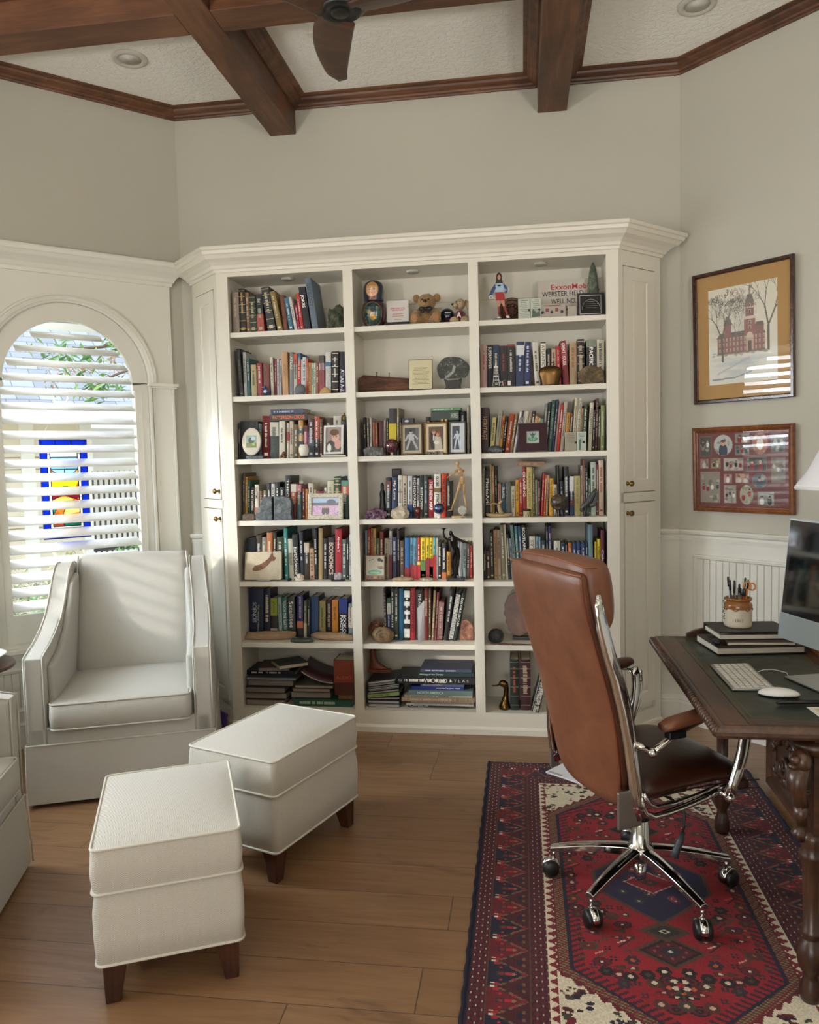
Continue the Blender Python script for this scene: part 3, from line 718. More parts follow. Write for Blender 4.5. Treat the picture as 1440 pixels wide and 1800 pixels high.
for sg, xc_ in((-1, XL), (1, XR)):
 ex, ey=sg*SQ, SQ;nx, ny=sg*SQ, -SQ
 L=OUT/SQ
 def Pn(e, o, z, ex=ex, ey=ey, nx=nx, ny=ny, xc_=xc_):return(xc_+ex*e+nx*o, BY+ey*e+ny*o, z)
 def pb(b, e0, e1, z0, z1, o0, o1):b.prism([(e0, z0), (e1, z0), (e1, z1), (e0, z1)], o0, o1, lambda u, v, w:Pn(u, w, v))
 b=MB();pb(b, 0, .012, 0, 2.47, 0, -.02);pb(b, .012, L, 0, .10, 0, -.02)
 pb(b, .012, L, 2.38, 2.47, 0, -.02);pb(b, L-.045, L, .10, 2.38, 0, -.02);pb(b, .012, L-.045, 1.205, 1.252, 0, -.02);pb(b, .012, .035, .1, 2.38, 0, -.02)
 pb(b, .03, L-.04, .1, 2.38, -.022, -.026);b.build('end_panel', C_, case)
 for z0, z1, kz in((.135, 1.205, 1.150), (1.252, 2.38, 1.300)):
  e0, e1=.038, L-.048
  b=MB();rect=[(e0+.003, z0+.005), (e1-.003, z0+.005), (e1-.003, z1-.005), (e0+.003, z1-.005)]
  pr=[(0, -.02), (0, .004), (.060, .004), (.063, .0), (.066, -.001), (.070, -.001), (.082, .002), (.09, .002)]if L>.25 else[(0, 0)]
  b.loft([[Pn(q[0], h, q[1])for q in inset(rect, d)]for d, h in pr], caps=True);dr=b.build('door', C_, case)
  ek=.058
  b=MB();b.smooth=True
  c=Vector(Pn(ek, .004, kz));N=Vector((nx, ny, 0))
  q=Matrix.Translation(c)@N.to_track_quat('Z', 'Y').to_matrix().to_4x4()
  b.lathe([(0, 0), (.011, 0), (.010, .004), (.005, .008), (.005, .016), (.013, .022), (.015, .028), (.011, .034), (0, .036)], 16, xf=q);b.build('knob', M_BRASS, dr)
CR=[(0, 2.452), (.010, 2.452), (.012, 2.466), (.020, 2.470), (.026, 2.484), (.044, 2.500), (.066, 2.512), (.078, 2.528), (.086, 2.532), (.090, 2.548), (.098, 2.552), (.098, 2.568), (0, 2.568)]
base=[(XL-OUT, BY+OUT), (XL, BY), (XR, BY), (XR+OUT, BY+OUT)]
T8=math.tan(R(22.5))
def off_pts(d):
 return[(XL-OUT-d*SQ*2*1.0, BY+OUT), (XL-d*T8, BY-d), (XR+d*T8, BY-d), (XR+OUT+d*SQ*2, BY+OUT)]
b=MB();rings=[]
for k in range(4):rings.append([(off_pts(d)[k][0], off_pts(d)[k][1], z)for d, z in CR])
rings=[[(p[0], BW, p[2])if False else p for p in r]for r in rings]
b.loft(rings);b.build('crown_moulding', C_, case)
b=MB();b.prism([(x, y)for x, y in base]+[(XR+OUT, BW), (XL-OUT, BW)], 2.47, 2.56, lambda u, v, w:(u, v, w));b.build('cabinet_top', C_, case)
b=MB()
rings=[]
TOE=[(0, 0), (.012, 0), (.012, .028), (.006, .038), (0, .04)]
for k in range(4):rings.append([(off_pts(d)[k][0], off_pts(d)[k][1], z)for d, z in TOE])
b.loft(rings);b.build('base_moulding', C_, case)
def rr_ring(x0, y0, x1, y1, r, z, n=5):
 out=[]
 for cx, cy, a in((x1-r, y1-r, 0), (x0+r, y1-r, PI/2), (x0+r, y0+r, PI), (x1-r, y0+r, 3*PI/2)):
  for i in range(n+1):out.append((cx+r*math.cos(a+PI/2*i/n), cy+r*math.sin(a+PI/2*i/n), z))
 return out
def piping(path, r, m, parent, closed=True, name='piping'):
 b=MB();b.smooth=True;b.tube(path, r, 8, closed=closed);return b.build(name, m, parent)
def make_ottoman(label):
 t=thing('ottoman', label, 'ottoman', group='pair of ottomans')
 W, D=0.385, 0.52
 def ring(e, z, r=.022):return rr_ring(-e, -e, W+e, D+e, r, z)
 b=MB();b.smooth=True
 b.loft([ring(-.004, .118), ring(.002, .122), ring(.006, .19), ring(.006, .26), ring(.0, .308), ring(.0, .316)]);b.build('base_upholstery', M_OTT, t)
 b=MB();b.smooth=True
 top=[ring(.0, .316), ring(.003, .322), ring(.008, .37), ring(.004, .425), ring(.0, .438, .02)]
 b.loft(top, caps=False)
 N=14;vs=[];fs=[]
 for j in range(N+1):
  for i in range(N+1):
   u, v_=i/N, j/N;vs.append((W*u, D*v_, .438+.026*(math.sin(PI*u)**.6 if 0<u<1 else 0)*(math.sin(PI*v_)**.6 if 0<v_<1 else 0)))
 for j in range(N):
  for i in range(N):a=j*(N+1)+i;fs.append((a, a+1, a+N+2, a+N+1))
 b.raw(vs, fs);b.build('cushion', M_OTT, t)
 for z, e in((.438, .002), (.318, .004), (.119, .002)):piping(ring(e, z, .02), .0042, M_PIPE2, t)
 for x, y in((.045, .045), (W-.045, .045), (W-.045, D-.045), (.045, D-.045)):
  sx_, sy_=(1 if x>W/2 else-1), (1 if y>D/2 else-1);b=MB()
  b.loft([[(x-.033, y-.033, .118), (x+.033, y-.033, .118), (x+.033, y+.033, .118), (x-.033, y+.033, .118)], [(x-.019+.010*sx_, y-.019+.01*sy_, 0), (x+.019+.01*sx_, y-.019+.01*sy_, 0), (x+.019+.01*sx_, y+.019+.01*sy_, 0), (x-.019+.01*sx_, y+.019+.01*sy_, 0)]])
  b.build('leg', M_LEG, t, bevel=.003)
 return t
def place(o, x, y, deg, z=0):o.location=(x, y, z);o.rotation_euler=(0, 0, R(deg))
O1=make_ottoman('ivory herringbone ottoman nearest the camera on dark tapered legs');place(O1, -1.14, 1.835, 25)
O2=copy_tree(O1);O2['label']='ivory ottoman nearer the bookcase, turned crosswise beside the first ottoman';place(O2, -0.845, 2.455, 0);O2.rotation_euler.z=math.atan2(.34*-1, .94)+0;
O2.rotation_euler.z=R(-20.2);O2.location=(-0.845-.385*math.cos(R(-20.2)), 2.46-.385*math.sin(R(-20.2)), 0)
def make_armchair(label):
 t=thing('armchair', label, 'armchair', group='pair of skirted armchairs')
 W, D=0.775, 0.80;AW=.085
 b=MB();b.loft([rr_ring(-.004, -.006, W+.004, D, .008, .272), rr_ring(-.012, -.014, W+.012, D, .008, .02)]);b.build('skirt', M_ARM, t)
 piping([p for p in rr_ring(-.004, -.006, W+.004, D, .01, .272)], .004, M_PIPE, t)
 for x in(-.002, W+.002):
  piping([(x, -.012, .272), (x-.004 if x<.1 else x+.004, -.020, .02)], .003, M_PIPE, t, closed=False)
 b=MB();b.box((.01, .0, .26), (W-.01, D-.02, .345));b.build('front_rail', M_ARM, t, bevel=.01)
 prof=[(0.0, .27), (0.0, .645), (.05, .655), (.16, .672), (.28, .705), (.37, .745), (.43, .80), (.475, .87), (.51, .93), (.545, .965), (.60, .978), (.66, .975), (.73, .955), (.77, .93), (.80, .27)]
 tp=lambda x, z:x+.034*(1-2*x/W)*max(0, (z-.66)/.32)
 tv=lambda b_:setattr(b_, 'v', [(tp(x, z), y, z)for x, y, z in b_.v])
 for sd_ in(0, 1):
  x0=0 if sd_==0 else W-AW
  b=MB();rings=[]
  for x, e in((x0, .012), (x0+.01, 0.0), (x0+AW-.012, 0.0), (x0+AW, .014)):
   cy, cz=.4, .6
   rings.append([(x, y+(e if y<.3 else-e), z-(e if z>.5 else 0))for y, z in prof])
  b.loft(rings);tv(b);b.build('arm', M_ARM, t, bevel=.008, seg=3)
  for x in(x0+.004, x0+AW-.006):
   piping([(tp(x, z), y-.002 if y<.05 else y, z+.001)for y, z in prof[:-2]], .0034, M_PIPE, t, closed=False)
 for x0, x1 in((AW-.005, AW+.03), (W-AW-.03, W-AW+.005)):
  b=MB();b.prism([(.05, .33), (.05, .60), (.24, .63), (.37, .70), (.44, .80), (.50, .90), (.62, .93), (.62, .33)], x0, x1, lambda u, v, w:(w, u, v));tv(b);b.build('arm_pad', M_ARM, t, bevel=.017, seg=4)
 b=MB();b.smooth=True;NX, NZ=14, 16;rings=[]
 x0, x1=AW+.012, W-AW-.012
 for j in range(NZ+1):
  v_=j/NZ;z=.40+.585*v_;yf=.52+.135*v_**1.1;rr=[]
  puff=.035*math.sin(PI*min(.98, max(.02, v_)))**.5;ztop=0
  for i in range(NX+1):
   u=i/NX;k=(1-(2*u-1)**6);rr.append((x0+(x1-x0)*u, yf-puff*k, z+(.012*math.sin(PI*u)if j==NZ else 0)))
  rr+=[(x1, D-.03, z-.0), (x0, D-.03, z)]
  rings.append(rr)
 last=rings[-1];rings.append([(p[0]*.98+.02*W/2, (p[1]+.04 if p[1]<.7 else p[1]-.01), p[2]+.012)for p in last])
 b.loft(rings);tv(b);b.build('back_cushion', M_ARM, t)
 piping([(tp(x0+.003, .42+.585*j/10), .52+.135*(j/10)**1.1-.004, .42+.585*j/10)for j in range(11)], .004, M_PIPE, t, closed=False)
 piping([(tp(x1-.003, .42+.585*j/10), .52+.135*(j/10)**1.1-.004, .42+.585*j/10)for j in range(11)], .004, M_PIPE, t, closed=False)
 b=MB();b.box((.055, D-.06, .26), (W-.055, D, .94));b.build('outside_back', M_ARM, t, bevel=.02)
 b=MB();b.smooth=True
 sx0, sx1, sy0, sy1=AW+.012, W-AW-.012, -.028, .56
 def rg(e, z):return rr_ring(sx0+e, sy0+e, sx1-e, sy1-e, .03, z)
 b.loft([rg(.012, .335), rg(.0, .345), rg(-.003, .39), rg(0, .440), rg(.012, .450)], caps=False)
 N=14;vs=[];fs=[]
 for s_, zz in((1, .450), (-1, .335)):
  o_=len(vs)
  for j in range(N+1):
   for i in range(N+1):
    u, v_=i/N, j/N;h=(math.sin(PI*u)if 0<u<1 else 0)**.5*(math.sin(PI*v_)if 0<v_<1 else 0)**.5
    vs.append((sx0+.012+(sx1-sx0-.024)*u, sy0+.012+(sy1-sy0-.024)*v_, zz+(.028*h if s_>0 else 0)))
  for j in range(N):
   for i in range(N):a=o_+j*(N+1)+i;fs.append((a, a+1, a+N+2, a+N+1))
 b.raw(vs, fs);b.build('seat_cushion', M_ARM, t)
 piping(rg(.002, .447), .0042, M_PIPE, t);piping(rg(.002, .338), .0042, M_PIPE, t)
 return t
A1=make_armchair('light grey skirted armchair with sloping wings, in the corner beside the bookcase');place(A1, -2.095, 2.945, 21.4)
A2=copy_tree(A1);A2['label']='light grey skirted armchair cut off by the left edge of the photo'
ang=math.atan2(.95, -.32)
dx_, dy_=math.cos(ang), math.sin(ang)
A2.location=(-1.805-.775*dx_, 2.50-.775*dy_, 0);A2.rotation_euler.z=ang
SX_, SY_=-2.36, 3.06
t=thing('side_table', 'small round side table between the two armchairs at the left edge', 'table', (SX_-.04, SY_-.03, 0))
b=MB();b.smooth=False;b.lathe([(0, .575), (.17, .575), (.176, .582), (.176, .592), (.17, .6), (0, .6)], 40);b.build('table_top', M_LEG, t)
b=MB();b.smooth=True;b.lathe([(.02, .575), (.018, .4), (.03, .3), (.018, .2), (.024, .06), (.12, .02), (.13, 0), (0, 0)][::-1], 24);b.build('pedestal', M_LEG, t)
t=thing('shell_plate', 'white plate edge holding pink shells at the left edge of the photo', 'plate', (SX_-.04, SY_-.02, .6))
b=MB();b.smooth=True;b.lathe([(0, .002), (.07, .002), (.085, .008), (.135, .032), (.138, .036), (.132, .036), (.083, .014), (0, .009)], 36);b.build('dish', mat('f0efec', .15), t)
for k, (dx, dy, s_)in enumerate(((.055, .035, .022), (.05, -.035, .02), (-.01, .0, .022))):
 s=thing('seashell', ['pink ridged seashell at the plate rim, right', 'pink seashell on the near side of the plate', 'brown striped seashell in the middle of the plate'][k], 'shell', (SX_-.04+dx, SY_-.02+dy, .620), group='shells on the plate')
 b=MB();b.smooth=True;rings=[]
 for i in range(9):
  a=i/8;rr_=s_*math.sin(PI*(.08+.84*a))**.8
  rings.append([((a-.5)*s_*2.2, rr_*(1+.12*(q%2))*math.cos(2*PI*q/14), rr_*.75*(1+.12*(q%2))*math.sin(2*PI*q/14)+s_*.72)for q in range(14)])
 b.loft(rings);b.build('shell_body', mat(['c98f80', 'b9786a', '7d5346', 'd9b5a5', 'b97f74'][k], .4), s)
RX0, RX1, RY0, RY1=-0.175, 0.985, 1.60, 3.605
NXr, NYr=290, 501
cv=Canvas(NXr, NYr, '7c1824');X, Y=cv.X, cv.Y
u=np.minimum(X, NXr-X);v_=np.minimum(Y, NYr-Y);du=np.minimum(u, v_)
NAVY, RED, WINE, BRN, CRM, DK, OLV, BRT='16142a', '8c0e1c', '4c0e18', '4c3626', 'd2c6ac', '1e0e10', '3c3828', '9c1a26'
rg=np.random.RandomState(4)
def msk(a, b):return(du>=a)&(du<b)
cv.put(du<3, NAVY)
cv.put(msk(3, 14), '52101b');t1_=((X+Y)%8<1.2)|((X-Y)%8<1.2);cv.put(msk(3, 14)&t1_, '31111a')
cv.put(msk(3, 14)&(((X+Y)%8<1.2)&((X-Y)%8<1.2)), 'b79a8a')
cv.put(msk(14, 15.5), BRN)
cv.put(msk(15.5, 44), '430e18')
s_ax=np.where(u<v_, Y, X);w_=(s_ax%27)/27;dd=(du-15.5)/28.5
arch=np.abs(w_-.5)*2
line=np.abs(dd-(0.12+.8*(1-arch)**.8))<.06
cv.put(msk(15.5, 44)&(dd<0.10+.8*(1-arch)**.8)&(np.floor(s_ax/27)%2==0), '16132a');cv.put(msk(15.5, 44)&(dd<0.10+.8*(1-arch)**.8)&(np.floor(s_ax/27)%2==1), '620f1b')
cv.put(msk(15.5, 44)&line, '6b543d')
cv.put(msk(15.5, 44)&(np.abs(dd-.3)<.12)&(np.abs(w_-.5)<.09), '2d2a22');cv.put(msk(15.5, 44)&(np.abs(dd-.5)<.08)&(np.abs(w_-.5)<.05), 'a4202a')
cv.put(msk(15.5, 44)&(np.abs(dd-.18)<.07)&((np.abs(w_-.08)<.05)|(np.abs(w_-.92)<.05)), BRT)
cv.put(msk(15.5, 44)&(np.abs(dd-.12)<.05)&((np.abs(w_-.02)<.025)|(np.abs(w_-.98)<.025)|(np.abs(w_-.13)<.02)), 'd9cbb8')
cv.put(msk(15.5, 44)&(np.abs(dd-.62)<.05)&((np.abs(w_-.3)<.04)|(np.abs(w_-.7)<.04)), '8f2a30')
for q_, (o1, o2, r1, cc)in enumerate(((.30, .5, .05, '7d2028'), (.46, .18, .04, '2c2a20'), (.46, .82, .04, '2c2a20'), (.75, .03, .06, '1a1730'), (.75, .97, .06, '1a1730'), (.62, .5, .04, '8a6a50'), (.86, .5, .05, '7a1a24'), (.86, .12, .04, '6a543c'), (.86, .88, .04, '6a543c'), (.30, .27, .035, '9c2a30'), (.30, .73, .035, '9c2a30'))):
 cv.put(msk(15.5, 44)&(((dd-o1)/1.0)**2+((w_-o2)*27/28.5)**2<r1**2*1.6), cc)
cv.put(msk(44, 45.5), BRN)
cv.put(msk(45.5, 57), '52101b');cv.put(msk(45.5, 57)&t1_, '34111a');cv.put(msk(45.5, 57)&(((X+Y)%8<1.2)&((X-Y)%8<1.2)), 'a98c80')
cv.put(msk(57, 63), CRM)
saw=(s_ax%9)/9;cv.put(msk(57, 64)&((du-57.5)/6>1-np.abs(saw-.5)*2), '701722')
cx, cy=NXr/2, NYr/2
fx=(np.abs(X-cx));fy=np.abs(Y-cy);inner=du>=63
hexd=np.maximum(fx-(cx-64), (fy-(cy-125))*0.62+(fx-(cx-64))*0.55+0)
hexd=np.maximum(fx-(cx-64), (fy-(cy-64))*.80+(fx)*0.72-6)
cv.put(inner, CRM)
for k in range(900):
 x=rg.uniform(63, NXr-63);y=rg.uniform(63, NYr-63);hx=max(abs(x-cx)-(cx-64), (abs(y-cy)-(cy-64))*.80+abs(x-cx)*.72-6)
 if hx>5:
  c=[WINE, NAVY, OLV, '620f1b', DK][rg.randint(5)];r_=rg.uniform(1.4, 3.2)
  for q in range(rg.randint(1, 4)):cv.ell(x+rg.uniform(-3, 3), y+rg.uniform(-3, 3), r_, r_*.7, c)
  cv.ell(x, y, 1, 1, CRM if rg.rand()<.3 else c)
sawh=((np.where(fx>cx-70, Y, X))%8)/8
cv.put(inner&(hexd<4*(1-np.abs(sawh-.5)*2)), '620f1b')
cv.put(inner&(hexd<-1), BRN);cv.put(inner&(hexd<-1)&(((X+2*Y)%6)<2), '8f6a4a');cv.put(inner&(hexd<-1)&(hexd>-8)&(((X-Y)%9)<1.5), '6d1a20')
cv.put(inner&(hexd<-8), NAVY)
cv.put(inner&(hexd<-10.5), RED)
edge=inner&(hexd<-10.5)&(hexd>-19)
cv.put(edge&(((Y+.6*fx)%6)<2.6), '3c1020')
field=inner&(hexd<-19)
cv.a[field]*=(1+.10*(np.sin(Y[field]*.12+X[field]*.03)))[:, None]
def diamond(cx_, cy_, rx, ry, c, step=0):
 d=np.abs(X-cx_)/rx+np.abs(Y-cy_)/ry
 if step:d=np.floor(d*step)/step
 return cv.put(inner&(d<1), c)
for s_ in(-1, 1):
 yy=cy+s_*92;diamond(cx, yy, 26, 20, BRN);diamond(cx, yy, 22, 16.5, DK);diamond(cx, yy, 18, 13.5, '4a1418');diamond(cx, yy, 9, 7, '2a2430');cv.ell(cx, yy, 1.6, 1.6, CRM)
 for q in range(8):cv.ell(cx+11*math.cos(q*PI/4), yy+8*math.sin(q*PI/4), 1.3, 1.3, '8c3038')
 yy=cy+s_*68;diamond(cx, yy, 20, 13, BRN, 9);diamond(cx, yy, 13, 8, '2c2a2a');diamond(cx, yy, 4, 3, CRM);diamond(cx, yy, 2, 1.5, DK)
dm=np.maximum(np.abs(X-cx)/62+np.abs(Y-cy)/60, np.abs(X-cx)/47)
stp=np.floor(dm*16)/16
cv.put(stp<1.0, BRN);cv.put(stp<.92, '241d3c')
for q in range(26):
 x=cx+rg.uniform(-34, 34);y=cy+rg.uniform(-34, 34)
 if np.abs(x-cx)/62+abs(y-cy)/60<.75:
  c=['620f1b', '8c3038', OLV, '5a2430'][rg.randint(4)]
  for k in range(6):cv.ell(x+2.6*math.cos(k*PI/3), y+2.6*math.sin(k*PI/3), 1.4, 1.4, c)
  cv.ell(x, y, 1, 1, 'c9b8a8')
diamond(cx, cy, 22, 17, 'c9a09a');diamond(cx, cy, 20.5, 15.6, '8f1826');diamond(cx, cy, 8, 6, OLV);cv.ell(cx, cy, 2, 2, '9c3038')
def motif(kind, x, y, c1, c2):
 for sx_ in(-1, 1):
  for sy_ in(-1, 1):
   px, py=cx+sx_*x, cy+sy_*y
   if kind==0:
    for k in range(6):cv.ell(px+3.6*math.cos(k*PI/3), py+3.6*math.sin(k*PI/3), 2, 2, c1)
    cv.ell(px, py, 1.8, 1.8, c2)
   elif kind==1:
    for k in range(4):cv.ell(px+2*math.cos(k*PI/2+.78), py+2*math.sin(k*PI/2+.78), 1.1, 1.1, c1)
   elif kind==2:cv.poly([(px-6*sx_, py-3), (px+5*sx_, py), (px-6*sx_, py+3)], c1);cv.ell(px-2*sx_, py, 1.5, 1, c2)
   elif kind==3:
    cv.ell(px, py, 7, 5, c1);cv.ell(px, py, 5, 3.4, '620f1b');cv.ell(px, py, 3, 2, c1);cv.ell(px, py, 1, 1, c2)
   elif kind==4:cv.line(px-4, py-4, px+4, py+4, 1.6, c1);cv.line(px-4, py+1, px+1, py+4, 1.2, c2)
   elif kind==5:
    for k in range(8):cv.ell(px+5*math.cos(k*PI/4), py+5*math.sin(k*PI/4), 2.1, 2.1, CRM if k%2 else DK)
    cv.ell(px, py, 2.6, 2.6, '8f1826')
occ=[]
for k in range(2600):
 x=rg.uniform(0, cx-80);y=rg.uniform(0, cy-95)
 hx=(y-(cy-64))*.80+x*.72-6
 if hx>-23:continue
 if x/62+y/60<1.12 or(abs(y-80)<34 and x<28):continue
 if any((x-a)**2+(y-b)**2<58 for a, b in occ):continue
 occ.append((x, y));motif(rg.choice([0, 1, 2, 3, 4, 1, 0]), x, y, [DK, OLV, WINE, '31202a', '4a2a1c'][rg.randint(5)], ['c9a08c', CRM, 'b5542c', OLV][rg.randint(4)])
motif(5, 0, 128, 0, 0)
cv.noise(.16, 5)
rt=thing('patterned_rug', 'red hexagon medallion rug with navy and cream borders under the office chair', 'rug', ((RX0+RX1)/2, (RY0+RY1)/2, 0))
painted_grid('pile', cv, RX1-RX0, RY1-RY0, rt, Matrix.Translation((0, 0, .0105)), m=attr_mat(.95, 'pile'))
b=MB();hx_, hy_=(RX1-RX0)/2, (RY1-RY0)/2;b.box((-hx_, -hy_, 0), (hx_, hy_, .0095));b.build('backing', mat('241d2c', .95), rt)
for sg in(-1, 1):
 b=MB();b.smooth=True;pts=[(sg*(hx_+.002*math.sin(k*1.7)), -hy_+2*hy_*k/80, .007)for k in range(81)];b.tube(pts, .0075, 6);b.build('selvedge', mat('1d1c30', .95), rt)
for sg in(-1, 1):
 b=MB();rgm=random.Random(3);k=-hx_
 while k<hx_:
  l=rgm.uniform(.014, .03);a=rgm.uniform(-.008, .008)
  b.raw([(k, sg*hy_, .006), (k+.0035, sg*hy_, .006), (k+.003+a, sg*(hy_+l), .001), (k+a, sg*(hy_+l), .001), (k, sg*hy_, .003), (k+.0035, sg*hy_, .003), (k+.003+a, sg*(hy_+l), 0), (k+a, sg*(hy_+l), 0)], [(0, 1, 2, 3), (4, 7, 6, 5), (0, 3, 7, 4), (1, 5, 6, 2)]);k+=.0045
 b.build('fringe', mat('d9cfba', .9), rt)
HB=(0.368, 2.563);TH_=27.0
oc=thing('office_chair', 'high-backed tan leather office chair with chrome frame on the rug, back to camera', 'office chair', (HB[0], HB[1], 0.0115), R(TH_))
M_CH=M_CHROME
for k, (wx, wy)in enumerate(((.062, 2.625), (.148, 2.289), (.53, 2.28), (.66, 2.607), (.387, 2.921))):
 v2=Vector((wx-HB[0], wy-HB[1]));a=math.atan2(v2.y, v2.x)-R(TH_);L=.285
 ca, sa=math.cos(a), math.sin(a)
 def q(rr, s, z):return(rr*ca-s*sa, rr*sa+s*ca, z)
 b=MB();rings=[]
 for i in range(11):
  f=i/10;rr=.025+f*(L-.015);w_=.024-.009*f;top=.150-.045*f**1.6;hh=.034-.016*f
  rings.append([q(rr, -w_, top-hh), q(rr, w_, top-hh), q(rr, w_*.95, top-.006), q(rr, w_*.45, top), q(rr, -w_*.45, top), q(rr, -w_*.95, top-.006)])
 b.loft(rings);b.build('base_leg', M_CH, oc, bevel=.002)
 cs=bpy.data.objects.new('caster', None);COL.objects.link(cs);cs.parent=oc;cs.location=q(L, 0, 0);cs.rotation_euler=(0, 0, a+[.3, 1.0, -.5, .5, 1.2][k])
 b=MB();b.smooth=True;b.lathe([(.006, .05), (.006, .095)], 10, (0, 0, 0));b.build('stem', M_CH, cs)
 for sg in(-1, 1):
  b=MB();b.smooth=True;xf=Matrix.Translation((.012, sg*.014, .0285))@Matrix.Rotation(PI/2, 4, 'X')
  b.lathe([(0, -.011), (.022, -.011), (.0275, -.006), (.0285, 0), (.0275, .006), (.022, .011), (0, .011)], 24, xf=xf);b.build('wheel', M_BLACKP, cs)
 b=MB();b.smooth=True;b.tube([(.012+.030*math.cos(PI*j/10), 0, .0285+.030*math.sin(PI*j/10))for j in range(11)], .009, 8, sq=(.5, 1.4));b.build('caster_hood', M_CH, cs)
b=MB();b.smooth=True;b.lathe([(0, .095), (.03, .095), (.044, .11), (.046, .135), (.040, .152), (.030, .158), (.030, .24), (.027, .245), (.021, .25), (.021, .245)], 28);b.build('hub', M_CH, oc)
b=MB();b.smooth=True;b.lathe([(0, .035), (.018, .035), (.02, .041), (.02, .095)], 20);b.build('cylinder_foot', M_CH, oc)
b=MB();b.smooth=True;b.lathe([(.0175, .24), (.0175, .34), (.024, .342), (.024, .36)], 20);b.build('gas_cylinder', mat('c9c9cc', .15, 1.0), oc)
b=MB();b.lathe([(.028, .236), (.031, .24), (.031, .25), (.022, .254)], 24);b.build('cylinder_collar', M_BLACKP, oc)
b=MB();b.box((-.13, -.09, .345), (.12, .09, .385));b.box((-.17, -.16, .36), (-.12, .16, .39));b.build('tilt_mechanism', M_BLACKP, oc, bevel=.008)
b=MB();b.smooth=True;b.tube([(-.0, -.08, .365), (.03, -.13, .35), (.05, -.16, .32), (.045, -.165, .28), (.035, -.165, .25)], .0045, 8);b.build('tilt_lever', M_BLACKP, oc)
b=MB();b.smooth=True;b.tube([(.04, -.165, .262), (.028, -.167, .235), (.012, -.170, .21), (.002, -.172, .19)], [.007, .011, .011, .013], 10);b.build('lever_grip', mat('2d3338', .5), oc)
BP=[(-.203, .375), (-.214, .45), (-.226, .53), (-.242, .61), (-.261, .70), (-.285, .79), (-.314, .88), (-.342, .97), (-.360, 1.05), (-.362, 1.105)]
def bx(z):
 for(x0, z0), (x1, z1)in zip(BP, BP[1:]):
  if z<=z1:f=(z-z0)/(z1-z0);return x0+(x1-x0)*max(0, f)
 return BP[-1][0]
def halfw(z):
 f=(z-.375)/.73
 return.185+.035*min(1, max(0, (z-.40)/.25))+.012*max(0, f-.5)-(.03*max(0, (.42-z)/.05)if z<.42 else 0)
b=MB();b.smooth=True;rings=[]
zs_=[.372, .385, .41, .45, .5, .56, .62, .69, .76, .83, .9, .97, 1.03, 1.075, 1.097, 1.106]
for i, z in enumerate(zs_):
 w_=halfw(z);x=bx(z);e=0
 if i==0:e=.03
 if i==1:e=.012
 if z>1.08:e=.012 if z<1.1 else.03
 th=.050-.01*(z-.4)
 bul=.012
 sec=[]
 for j in range(9):
  f=-1+2*j/8;sec.append((x+e*.4+(-bul*(1-f*f))+(.010*abs(f)**6), f*(w_-e*.5), z))
 sec+=[(x+.02, w_-e*.5+.0, z), (x+th-e*.3, w_-.006-e*.5, z)]
 for j in range(1, 8):
  f=1-2*j/8;sec.append((x+th-e*.3+.012, f*(w_-.01), z))
 sec+=[(x+th-e*.3, -(w_-.006-e*.5), z), (x+.02, -(w_-e*.5), z)]
 rings.append(sec)
b.loft(rings);b.build('backrest', M_LEATHER, oc, subd=1)
b=MB();b.smooth=True;rings=[]
for i, z in enumerate([.43, .45, .50, .56, .62, .68, .74, .80, .86, .90, .925, .935]):
 w_=halfw(z)-.012;x=bx(z)+.048;e=[.03, .01, 0, 0, 0, 0, 0, 0, 0, 0, .01, .03][i];dp=.050+.020*math.sin((z-.4)*6)
 rings.append([(x, -w_+e, z), (x+dp*.6-e*.3, -w_+e*.6, z), (x+dp-e*.6, -w_*.8, z), (x+dp+.012-e, 0, z), (x+dp-e*.6, w_*.8, z), (x+dp*.6-e*.3, w_-e*.6, z), (x, w_-e, z)])
b.loft(rings);b.build('back_cushion', M_LEATHER_D, oc, subd=1)
b=MB();b.smooth=True;rings=[]
HS=[(.925, .02, .05), (.935, .006, .085), (.96, 0, .105), (1.0, 0, .118), (1.05, 0, .125), (1.085, 0, .12), (1.11, .004, .112), (1.128, .012, .098), (1.136, .028, .08)]
for z, e, dp in HS:
 w_=.222-e;x=bx(min(z, 1.1))+.026+e*.5
 sec=[(x, -w_+.01, z), (x+dp*.5, -w_-.002, z), (x+dp-.012, -w_+.012, z), (x+dp+.004, -w_*.5, z+0), (x+dp+.008, 0, z), (x+dp+.004, w_*.5, z), (x+dp-.012, w_-.012, z), (x+dp*.5, w_+.002, z), (x, w_-.01, z), (x, w_*.5, z), (x-.002, 0, z), (x, -w_*.5, z)]
 rings.append(sec)
b.loft(rings);b.build('headrest', M_LEATHER, oc, subd=1)
piping([(bx(1.09)+.004+(.008*abs(f)**6), f*.225, 1.098)for f in[-1+2*j/14 for j in range(15)]], .0035, mat('8a5236', .4), oc, closed=False)
piping([(bx(z)+.012, -halfw(z)-.001, z)for z in zs_[3:-1]], .003, mat('6a3420', .4), oc, closed=False)
hr=[(bx(1.1)+.026+.04, -.222, 1.118), (bx(1.1)+.028, -.215, 1.121), (bx(1.1)+.03, -.1, 1.128), (bx(1.1)+.03, 0, 1.13), (bx(1.1)+.03, .1, 1.128), (bx(1.1)+.028, .215, 1.121)]
piping(hr, .0025, mat('8a5236', .4), oc, closed=False)
b=MB();b.smooth=True;rings=[]
